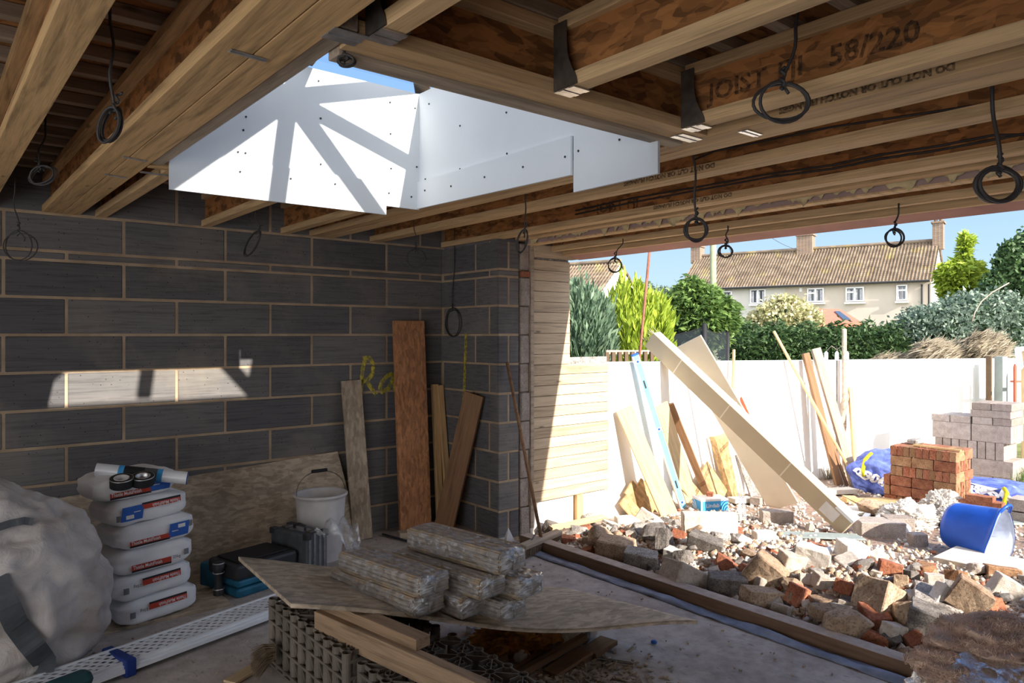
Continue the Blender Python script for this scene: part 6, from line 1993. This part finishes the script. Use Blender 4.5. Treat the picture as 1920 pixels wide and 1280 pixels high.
# gable
for s, nm in ((HLn + .01, 'gable_wall'),):
    a, b, c = E0 + hx * s, E0 + hx * s + hn * HD, E0 + hx * s + hn * HD / 2 + Vec((0, 0, RHt))
    MB().add([(a.x, a.y, -1), (b.x, b.y, -1), b, c, a], [(0, 1, 2, 3, 4)]).build(nm, 'gable_white', H)
# tiled slopes: ribs across, courses down the slope
def slope(base, along, up, L, Hs, nm, par, rib=.20, rows=20, mat='pantile'):
    nL = int(L / rib) * 6; V = []; Fq = []; nrm = along.cross(up).normalized()
    if nrm.z < 0: nrm = -nrm
    rr = []
    for r in range(rows):
        rr += [(r / rows, .0), ((r + .97) / rows, .035)]
    rr = [(a, .04 - b) for a, b in rr]
    for (t_, lift) in rr:
        for i in range(nL + 1):
            s = L * i / nL; w = .045 * math.cos(2 * PI * s / rib)
            V.append(tuple(base + along * s + up * (Hs * t_) + nrm * (w + lift)))
    for j in range(len(rr) - 1):
        for i in range(nL):
            a = j * (nL + 1) + i; Fq.append((a, a + 1, a + nL + 2, a + nL + 1))
    return fast_mesh(nm, np.array(V), np.array(Fq), mat, None, par, None, True)
up = (hn * HD / 2 + Vec((0, 0, RHt))); SL = up.length; upn = up.normalized()
slope(E0 - upn * .35 - hx * .1, hx, upn, HLn + .25, SL + .35, 'roof_front', H)
up2 = (-hn * HD / 2 + Vec((0, 0, RHt))).normalized()
slope(E0 + hn * HD - up2 * .3 - hx * .1, hx, up2, HLn + .25, SL + .3, 'roof_back', H, rows=4)
rp = E0 + hn * HD / 2 + Vec((0, 0, RHt + .08))
MB().tube([rp - hx * .1, rp + hx * (HLn + .15)], .13, 8).build('ridge_tiles', 'pantile', H)
MB().tube([E0 - hn * .42 - Vec((0, 0, .12)), E1 - hn * .42 - Vec((0, 0, .12))], .07, 8).build('gutter', 'plastic_black', H)
# chimneys
def chimney(s, w, h, nm='chimney'):
    z0 = 5 + RHt
    o = hbox(s - w / 2, s + w / 2, HD / 2 - .45, HD / 2 + .45, z0 - .5, z0 + h, nm, 'chimney_brick', H)
    hbox(s - w / 2 - .08, s + w / 2 + .08, HD / 2 - .53, HD / 2 + .53, z0 + h, z0 + h + .12, 'chimney_cap', 'chimney_brick', o)
    for k in (-.25, .25):
        p = E0 + hx * (s + k * w) + hn * HD / 2; MB().lathe([(.10, z0 + h + .1), (.12, z0 + h + .3), (.09, z0 + h + .35)], 12, Matrix.Translation((p.x, p.y, 0))).build('chimney_pot', 'pantile', o)
def sridge(u):
    # coordinate along the ridge seen at column u
    q = E0 + hn * HD / 2; r = ray(u, 500); n = hn; t_ = (q - EYE).dot(n) / r.dot(n); return (EYE + r * t_ - q).dot(hx)
chimney(sridge(1308), .75, .75); chimney(sridge(1511), 1.05, 1.0); chimney(sridge(1763) - .1, .6, 1.15)
# windows
def window(u0, v0, u1, v1, trans=True, cols=2):
    a, b = fpt(u0, v1), fpt(u1, v0); s0, s1 = (a - E0).dot(hx), (b - E0).dot(hx); z0, z1 = a.z, b.z
    w = hbox(s0, s1, -.10, .02, z0, z1, 'window', 'window_glass', H)
    f = .05
    for args in ((s0 - f, s0 + f * .6, z0 - f, z1 + f), (s1 - f * .6, s1 + f, z0 - f, z1 + f), (s0, s1, z0 - f, z0 + f * .6), (s0, s1, z1 - f * .6, z1 + f)):
        hbox(args[0], args[1], -.16, -.02, args[2], args[3], 'window_frame', 'upvc_white', w)
    if cols == 2:
        m = (s0 + s1) / 2; hbox(m - .06, m + .06, -.16, -.02, z0, z1, 'mullion', 'upvc_white', w)
    if trans:
        zt = z1 - (z1 - z0) * .33; hbox(s0, (s0 + s1) / 2 if cols == 2 else s1, -.16, -.02, zt - .05, zt + .05, 'transom', 'upvc_white', w)
    for (q0, q1) in ((.06, .22), (.36, .46), (.54, .66), (.80, .94)):
        hbox(s0 + (s1 - s0) * q0, s0 + (s1 - s0) * q1, -.115, -.10, z0 + .05, z1 - .1, 'curtain', 'curtain', w)
    hbox(s0 - .12, s1 + .12, -.22, .0, z0 - .2, z0 - .1, 'sill', 'upvc_white', w)
window(1409, 543, 1435, 568, False); window(1516, 541, 1544, 565); window(1588, 539, 1619, 564); window(1683, 535, 1700, 562, True, 1); window(1352, 547, 1372, 566, False, 1)
hbox(sof(1499), sof(1504), -.06, 0, fpt(1500, 547).z, fpt(1500, 539).z, 'wall_vent', 'upvc_white', H)
for u in (1729, 1742):
    s = sof(u); p = E0 + hx * s - hn * .12; MB().tube([(p.x, p.y, 4.7), (p.x, p.y, -1)], .055, 8).build('drain_pipe', 'plastic_black', H)
# second house, left
G = thing('gabled_house', far(1163, 600, 40), 'brown roofed house with white gable end behind the conifers', 'building')
A2 = far(1161, 492, 40.); hw = 3.9; rh = 3.0
ef = A2 - hn * hw - Vec((0, 0, rh)); eb = A2 + hn * hw - Vec((0, 0, rh)); Lh = 14
MB().add([A2, ef, (ef.x, ef.y, -1), (eb.x, eb.y, -1), eb], [(0, 1, 2, 3, 4)]).build('gable_wall', 'gable_white', G)
e0 = ef - hx * Lh; b0 = eb - hx * Lh
MB().add([ef, e0, (e0.x, e0.y, -1), (ef.x, ef.y, -1), eb, b0, (b0.x, b0.y, -1), (eb.x, eb.y, -1)], [(0, 1, 2, 3), (4, 7, 6, 5), (1, 5, 6, 2)]).build('side_walls', 'house_render', G)
u1 = (A2 - ef); slope(e0 - u1.normalized() * .3, hx, u1.normalized(), Lh + .15, u1.length + .3, 'roof_front', G, rows=14)
u2 = (A2 - eb); slope(b0 - u2.normalized() * .3, hx, u2.normalized(), Lh + .15, u2.length + .3, 'roof_back', G, rows=4)
MB().tube([A2 + Vec((0, 0, .08)) - hx * Lh, A2 + hx * .1 + Vec((0, 0, .08))], .12, 8).build('ridge_tiles', 'pantile', G)
# red roofed shed behind the hedge
zc = 24
sp = [far(1529, 578, zc + 1.5), far(1575, 579, zc + 1.5), far(1620, 606, zc - 1), far(1535, 608, zc - 1)]
S = thing('garden_shed', far(1575, 640, zc), 'low shed with bright red sloping roof behind the hedge', 'building')
dn = Vec((0, 0, -.10)); mb = MB().add([*sp, *[p + dn for p in sp]], [(0, 3, 2, 1), (4, 5, 6, 7), (0, 1, 5, 4), (1, 2, 6, 5), (2, 3, 7, 6), (3, 0, 4, 7)]); mb.build('roof', 'red_roof', S)
w4 = [sp[0].lerp(sp[2], .06), sp[1].lerp(sp[3], .08), sp[2].lerp(sp[0], .06), sp[3].lerp(sp[1], .08)]
mb = MB().add([*[p + dn * 1.2 for p in w4], *[Vec((p.x, p.y, -.6)) for p in w4]], [(0, 1, 5, 4), (1, 2, 6, 5), (2, 3, 7, 6), (3, 0, 4, 7)]); mb.build('walls', 'brick_old', S)
q = [sp[0].lerp(sp[1], .62).lerp(sp[3].lerp(sp[2], .62), .25), sp[0].lerp(sp[1], .8).lerp(sp[3].lerp(sp[2], .8), .25), sp[0].lerp(sp[1], .8).lerp(sp[3].lerp(sp[2], .8), .8), sp[0].lerp(sp[1], .62).lerp(sp[3].lerp(sp[2], .62), .8)]
MB().add([p + Vec((0, 0, .04)) for p in q] + [p for p in q], [(0, 1, 2, 3), (7, 6, 5, 4), (0, 4, 5, 1), (1, 5, 6, 2), (2, 6, 7, 3), (3, 7, 4, 0)]).build('roof_light', 'window_glass', S)
# telegraph pole, rusty pole, wires
p = far(1337, 560, 27)
tag(MB().tube([(p.x, p.y, -.5), (p.x, p.y, 7.4)], [.13, .11], 14).build('telegraph_pole', 'pole_green', smooth=True), 'greenish wooden telegraph pole before the tiled house', 'pole')
a = at(1199, 668, 'y', 4.9); b = at(1218, 470, 'y', 4.95)
mb = MB(); mb.tube([Vec((a.x - .01, a.y, -.3)), a, b], .014, 8); 
tag(mb.build('rusty_pole', 'rust_red', smooth=True), 'thin rusty brown pole rising slightly slanted behind the spirit level', 'pole')
tp_ = Vec((p.x, p.y, 7.3))
for k, (u, v, zc2, lb) in enumerate(((1500, 470, 44, 'thin wire from the telegraph pole to the middle chimney'), (1392, 527, 40, 'thin wire falling from the telegraph pole past the pale house front'))):
    e = far(u, v, zc2); tag(MB().tube([tp_.lerp(e, s) - Vec((0, 0, .5 * math.sin(PI * s))) for s in np.linspace(0, 1, 14)], .012, 4).build('overhead_wire', 'cable_grey'), lb, 'wire')

# ---- foliage
def foliage(name, blobs, n, size, mat, label, cat='tree', seed=0, style='leaf', trunk=None, kind=None, core=True):
    """blobs: list of (centre, (rx, ry, rz)); leaves cover the blob surfaces and lie a little inside"""
    rg = np.random.default_rng(seed)
    base = Vec((blobs[0][0].x, blobs[0][0].y, ground(min(blobs[0][0].x, 9), 4) - .2))
    t = thing(name, base, label, cat)
    w = np.array([b[1][0] * b[1][2] + b[1][0] * b[1][1] for b in blobs]); w = w / w.sum()
    P = []; Nn = []
    for (c, r), k in zip(blobs, (w * n).astype(int)):
        d = rg.normal(size=(k, 3)); d /= np.linalg.norm(d, axis=1)[:, None]
        sc = 1 - np.abs(rg.normal(0, .13, k)) + (rg.uniform(0, 1, k) < .12) * rg.uniform(0, .25, k)
        lump = np.array([1 + .30 * NOI(Vec(x) * 2.8 + Vec((seed, 0, 0))) + .24 * NOI(Vec(x) * 7 + Vec((0, seed, 0))) for x in d])
        P.append(np.array(c) + d * np.array(r) * (sc * lump)[:, None]); Nn.append(d)
    P = np.vstack(P); D = np.vstack(Nn); m = len(P)
    # leaf axes
    if style == 'flame':
        a = np.array((0, 0, 1.)) + .55 * D * np.array((1, 1, .1)) + rg.normal(0, .22, (m, 3)); Lr, Wr = size * 1.7, size * .42
    elif style == 'frond':
        a = D * np.array((1, 1, .25)) + rg.normal(0, .35, (m, 3)) + np.array((0, 0, -.15)); Lr, Wr = size * 1.5, size * .45
    elif style == 'twig':
        a = np.array((-.9, .2, -.25)) + rg.normal(0, .16, (m, 3)); Lr, Wr = size * 4.2, size * .16
    else:
        a = rg.normal(0, 1, (m, 3)) + D * .3; Lr, Wr = size, size * .6
    a /= np.linalg.norm(a, axis=1)[:, None]
    b = np.cross(a, rg.normal(size=(m, 3)) + D * .8); b /= np.linalg.norm(b, axis=1)[:, None]
    L = (Lr * rg.uniform(.6, 1.25, m))[:, None]; W = (Wr * rg.uniform(.7, 1.2, m))[:, None]
    V = np.empty((m, 4, 3)); V[:, 0] = P - a * L * .5; V[:, 1] = P + b * W * .5; V[:, 2] = P + a * L * .5; V[:, 3] = P - b * W * .5
    T = rg.uniform(0, 1, m)
    o = fast_mesh('foliage', V.reshape(-1, 3), np.arange(m * 4).reshape(-1, 4), mat, T, t); o['kind'] = 'stuff'
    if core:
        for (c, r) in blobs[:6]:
            blob('dark_core', c, (r[0] * .66, r[1] * .66, r[2] * .70), 'leaf_dark', t, lambda d, rr: Vec((d.x * rr[0], d.y * rr[1], d.z * rr[2])) * (1 + .12 * NOI(d * 3)), 20, 14)  # dark core added inside each crown to block light
    c, r = blobs[0]
    MB().tube([(c.x, c.y, base.z), (c.x, c.y, c.z + r[2] * .4)], [max(.03, r[0] * .12), .02], 8).build('trunk', 'stem_brown', t)
    return t
def fb(u, v, zc, ru, rv, rd=None):
    k = zc / FPX; return (far(u, v, zc), (ru * k, (rd or ru) * k, rv * k))
foliage('blue_conifer', [fb(1092, 640, 9.2, 50, 98), fb(1120, 630, 9.3, 32, 72), fb(1070, 640, 9.2, 34, 100)], 9500, .085, 'leaf_bluegreen', 'dense blue-green conifer beside the cladding, behind the white wall', seed=1, style='flame')
foliage('lime_conifer', [fb(1190, 640, 10.5, 46, 72), fb(1168, 590, 10.5, 17, 62), fb(1225, 625, 10.6, 36, 66), fb(1150, 610, 10.5, 16, 55), fb(1196, 575, 10.5, 14, 46), fb(1212, 590, 10.5, 18, 40)], 9500, .12, 'leaf_lime', 'bright yellow-green conifer between the blue conifer and the green tree', seed=2, style='flame')
foliage('green_conifer', [fb(1305, 600, 12.5, 62, 56), fb(1300, 560, 12.5, 34, 36), fb(1345, 600, 12.5, 40, 42), fb(1268, 590, 12.5, 30, 36), fb(1330, 560, 12.4, 24, 22), fb(1370, 580, 12.5, 14, 12)], 9500, .12, 'leaf_green', 'spreading mid green tree below the telegraph pole', seed=3, style='frond')
foliage('light_shrub', [fb(1225, 560, 15, 28, 22), fb(1212, 545, 15, 14, 16), fb(1250, 560, 15, 20, 20)], 2200, .09, 'leaf_silver', 'wispy grey-green shrub top behind the lime conifer', seed=4, core=False)
hb = [fb(u, 655, 14.5 + .1 * i, 52, 46, 40) for i, u in enumerate((1395, 1450, 1505, 1560, 1615, 1665))]
foliage('clipped_hedge', hb, 15000, .10, 'leaf_hedge', 'long dark clipped hedge running behind the white wall', 'hedge', seed=5, style='frond')
foliage('flowering_shrub', [fb(1470, 592, 18, 52, 34), fb(1425, 600, 18, 24, 20), fb(1515, 598, 18, 26, 22), fb(1468, 570, 18, 26, 16)], 5200, .12, 'leaf_cream', 'rounded cream flowering shrub behind the hedge', 'shrub', seed=6)
foliage('silver_bush', [fb(1750, 615, 15.2, 70, 42), fb(1700, 635, 15.2, 45, 34), fb(1820, 600, 15.2, 60, 52), fb(1880, 610, 15.2, 50, 60), fb(1780, 590, 15.2, 40, 28)], 13000, .10, 'leaf_silver', 'wide grey-green bush at the right behind the white wall', 'bush', seed=7)
foliage('pointed_conifer', [fb(1800, 530, 17, 36, 40), fb(1808, 480, 17, 11, 44), fb(1824, 510, 17, 20, 20), fb(1782, 518, 17, 24, 24), fb(1845, 540, 17, 26, 22), fb(1814, 452, 17, 12, 8), fb(1832, 525, 17, 18, 12)], 6500, .16, 'leaf_lime', 'pointed yellow-green conifer right of the tiled house', seed=8, style='frond')
foliage('dark_tree', [fb(1925, 560, 16, 62, 78), fb(1900, 500, 16, 32, 40), fb(1945, 480, 16, 44, 52), fb(1870, 545, 16, 30, 36), fb(1890, 475, 16, 16, 22)], 9500, .12, 'leaf_dark', 'dark leafy tree at the right edge of the photo', seed=9)
foliage('brush_pile', [fb(1760, 676, 13.3, 95, 36, 30), fb(1680, 690, 13.3, 70, 24, 30), fb(1850, 665, 13.6, 70, 40, 30)], 9000, .11, 'dead_twig', 'heap of cut dead branches before the grey-green bush', 'branches', seed=10, style='twig', core=False)
mb = MB(); a = far(1822, 600, 10.9); 
pts = [far(u, v, 14.0) for u, v in ((1822, 603), (1828, 585), (1840, 565), (1860, 548), (1892, 530))]
tag(MB().tube(pts, .012, 6).build('bare_branch', 'pine_grey', smooth=True), 'single bare curved branch sticking out of the grey-green bush', 'branch')
# ---- trampoline net
T_ = thing('trampoline_net', far(1300, 650, 12), 'black trampoline safety net with padded poles behind the long carton', 'trampoline')
tops = [(1190, 622, 11.6), (1238, 612, 12.6), (1321, 612, 11.4), (1364, 614, 12.2)]
pts = [far(u, v, zc) for u, v, zc in tops]
for p in pts:
    MB().tube([(p.x, p.y, -.4), (p.x, p.y, p.z + .05)], .035, 10).build('pole', 'rubber_black', T_, smooth=True)
for a, b in ((pts[0], pts[1]), (pts[1], pts[2]), (pts[2], pts[3]), (pts[0], pts[2])):
    vs = []; fs = []
    for i in range(9):
        s = i / 8; q = a.lerp(b, s); q.z -= .10 * math.sin(PI * s); vs += [(q.x, q.y, .3), tuple(q)]
    for i in range(8): fs.append((2 * i, 2 * i + 2, 2 * i + 3, 2 * i + 1))
    MB().add(vs, fs).build('net', 'net_mesh', T_)
    MB().tube([vs[2 * i + 1] for i in range(9)], .008, 5).build('net_rope', 'rubber_black', T_)
# slatted grey fence far left behind the wall
F_ = thing('low_fence', far(1170, 680, 9.5), 'weathered grey low fence behind the white wall below the lime conifer', 'fence')
for i in range(8):
    p = far(1138 + i * 12, 650, 8.6 + i * .05)
    MB().box((p.x - .03, p.y - .01, -.3), (p.x + .03, p.y + .01, 1.40)).build('slat', 'stem_brown', F_)
a, b = far(1136, 660, 8.62), far(1226, 660, 9.0); plank('rail', a, b, .02, .05, (0, 0, 1), 'pine_grey', parent=F_)
# bird feeder stand and picket behind the wall
t = thing('bird_feeder_stand', far(1568, 690, 8.6), 'metal bird feeder stand with hanging feeders behind the white wall', 'bird feeder')
c = far(1569, 660, 8.6)
MB().tube([(c.x, c.y, -.2), (c.x, c.y, c.z + .04)], .008, 6).build('pole', 'steel_dark', t)
for u in (1549, 1569, 1588):
    q = far(u, 668, 8.6)
    MB().tube([c + Vec((0, 0, .03)), (c + q) / 2 + Vec((0, 0, .10)), q + Vec((0, 0, .06))], .004, 5).build('arm', 'steel_dark', t)
    MB().lathe([(0, -.05), (.022, -.05), (.022, .04), (.008, .06), (0, .06)], 12, Matrix.Translation(q)).build('feeder', 'zinc_white', t, smooth=True)
p = far(1583, 650, 8.9); tag(MB().box((p.x - .035, p.y - .02, -.3), (p.x + .035, p.y + .02, far(1583, 616, 8.9).z), 0, 0, None, .012).build('wooden_post', 'pine_grey'), 'single grey wooden post behind the white wall, beside the bird feeders', 'post')
# ---- right end: grey post, red pickets, cream pier
pe = at(1882, 700, 'y', PE - .35); 
tag(MB().box((pe.x - .11, pe.y - .02, -.4), (pe.x + .12, pe.y + .10, at(1882, 668, 'y', pe.y).z)).build('gate_post', 'post_grey', bevel=.006), 'grey-green square post at the right end of the white wall', 'post')
tag(MB().box((pe.x - .17, pe.y + .12, -.4), (pe.x - .13, pe.y + .2, at(1870, 669, 'y', pe.y).z)).build('gate_post', 'stem_brown', bevel=.004), 'thin dark brown post between the white wall end and the grey-green post', 'post')
f = thing('picket_fence', at(1905, 900, 'y', 3.4), 'red-brown picket fence at the right edge of the photo', 'fence')
for k, (u, vt) in enumerate(((1903, 682), (1918, 682), (1932, 684), (1946, 686), (1960, 686))):
    q = at(u, 760, 'y', 3.7 - .0 * k); zt = at(u, vt, 'y', 3.7).z
    M = Matrix.Translation((q.x, q.y, 0))
    MB().prism([(-.045, -.8), (.045, -.8), (.045, zt - .05), (.02, zt - .008), (0, zt), (-.02, zt - .008), (-.045, zt - .05)], -.01, .01, M @ Matrix.Rotation(PI / 2, 4, 'X')).build('picket', 'fence_red', f)
a = at(1898, 715, 'y', 3.72); b = at(1960, 715, 'y', 3.72); plank('rail', a, b, .03, .06, (0, -1, 0), 'fence_red', parent=f)
o = plank('pale_post', at(1913, 690, 'y', 3.55), at(1908, 652, 'y', 3.55), .09, .06, (0, -1, 0), 'gable_white')
k_ = at(1926, 652, 'y', 3.55); MB().box((0, -.03, -.02), (.3, .03, .02)).build('brace', 'gable_white', o, frame(at(1908, 655, 'y', 3.55), k_, (0, -1, 0)))
plank('foot', at(1921, 920, 'y', 3.57), at(1919, 655, 'y', 3.57), .07, .05, (0, -1, 0), 'pine_pale', parent=o)
tag(o, 'cream painted slanted board end at the right edge above the pickets', 'board')
# weeds at the foot of the wall and at the right
def weeds(name, u, v, spread, n, mat, label, h=.25, seed=0):
    rg = random.Random(seed); p = at(u, v, 'z', -.1); mb = MB()
    for i in range(n):
        x, y = p.x + rg.gauss(0, spread), min(PE - .05, p.y + rg.gauss(0, spread * .5)); z = ground(x, y); L = h * rg.uniform(.4, 1.1); d = Vec((rg.gauss(0, .3), rg.gauss(0, .3), 1)).normalized(); s = d.orthogonal().normalized() * .006
        a_ = Vec((x, y, z)); b_ = a_ + d * L * .6; c_ = a_ + d * L + Vec((d.x, d.y, -.2)) * L * .3
        mb.add([a_ - s, a_ + s, b_ + s, b_ - s], [(0, 1, 2, 3)], rg.random()); mb.add([b_ - s, b_ + s, c_], [(0, 1, 2)], rg.random())
    tag(mb.build(name, mat), label, 'weeds', None, 'stuff')
weeds('dry_weeds', 1550, 893, .12, 90, 'dead_twig', 'dry weeds at the foot of the white wall left of the tall timbers', .22, 2)
weeds('green_weeds', 1935, 900, .2, 260, 'leaf_green', 'green and dry weeds at the right edge beside the block stack', .28, 3)
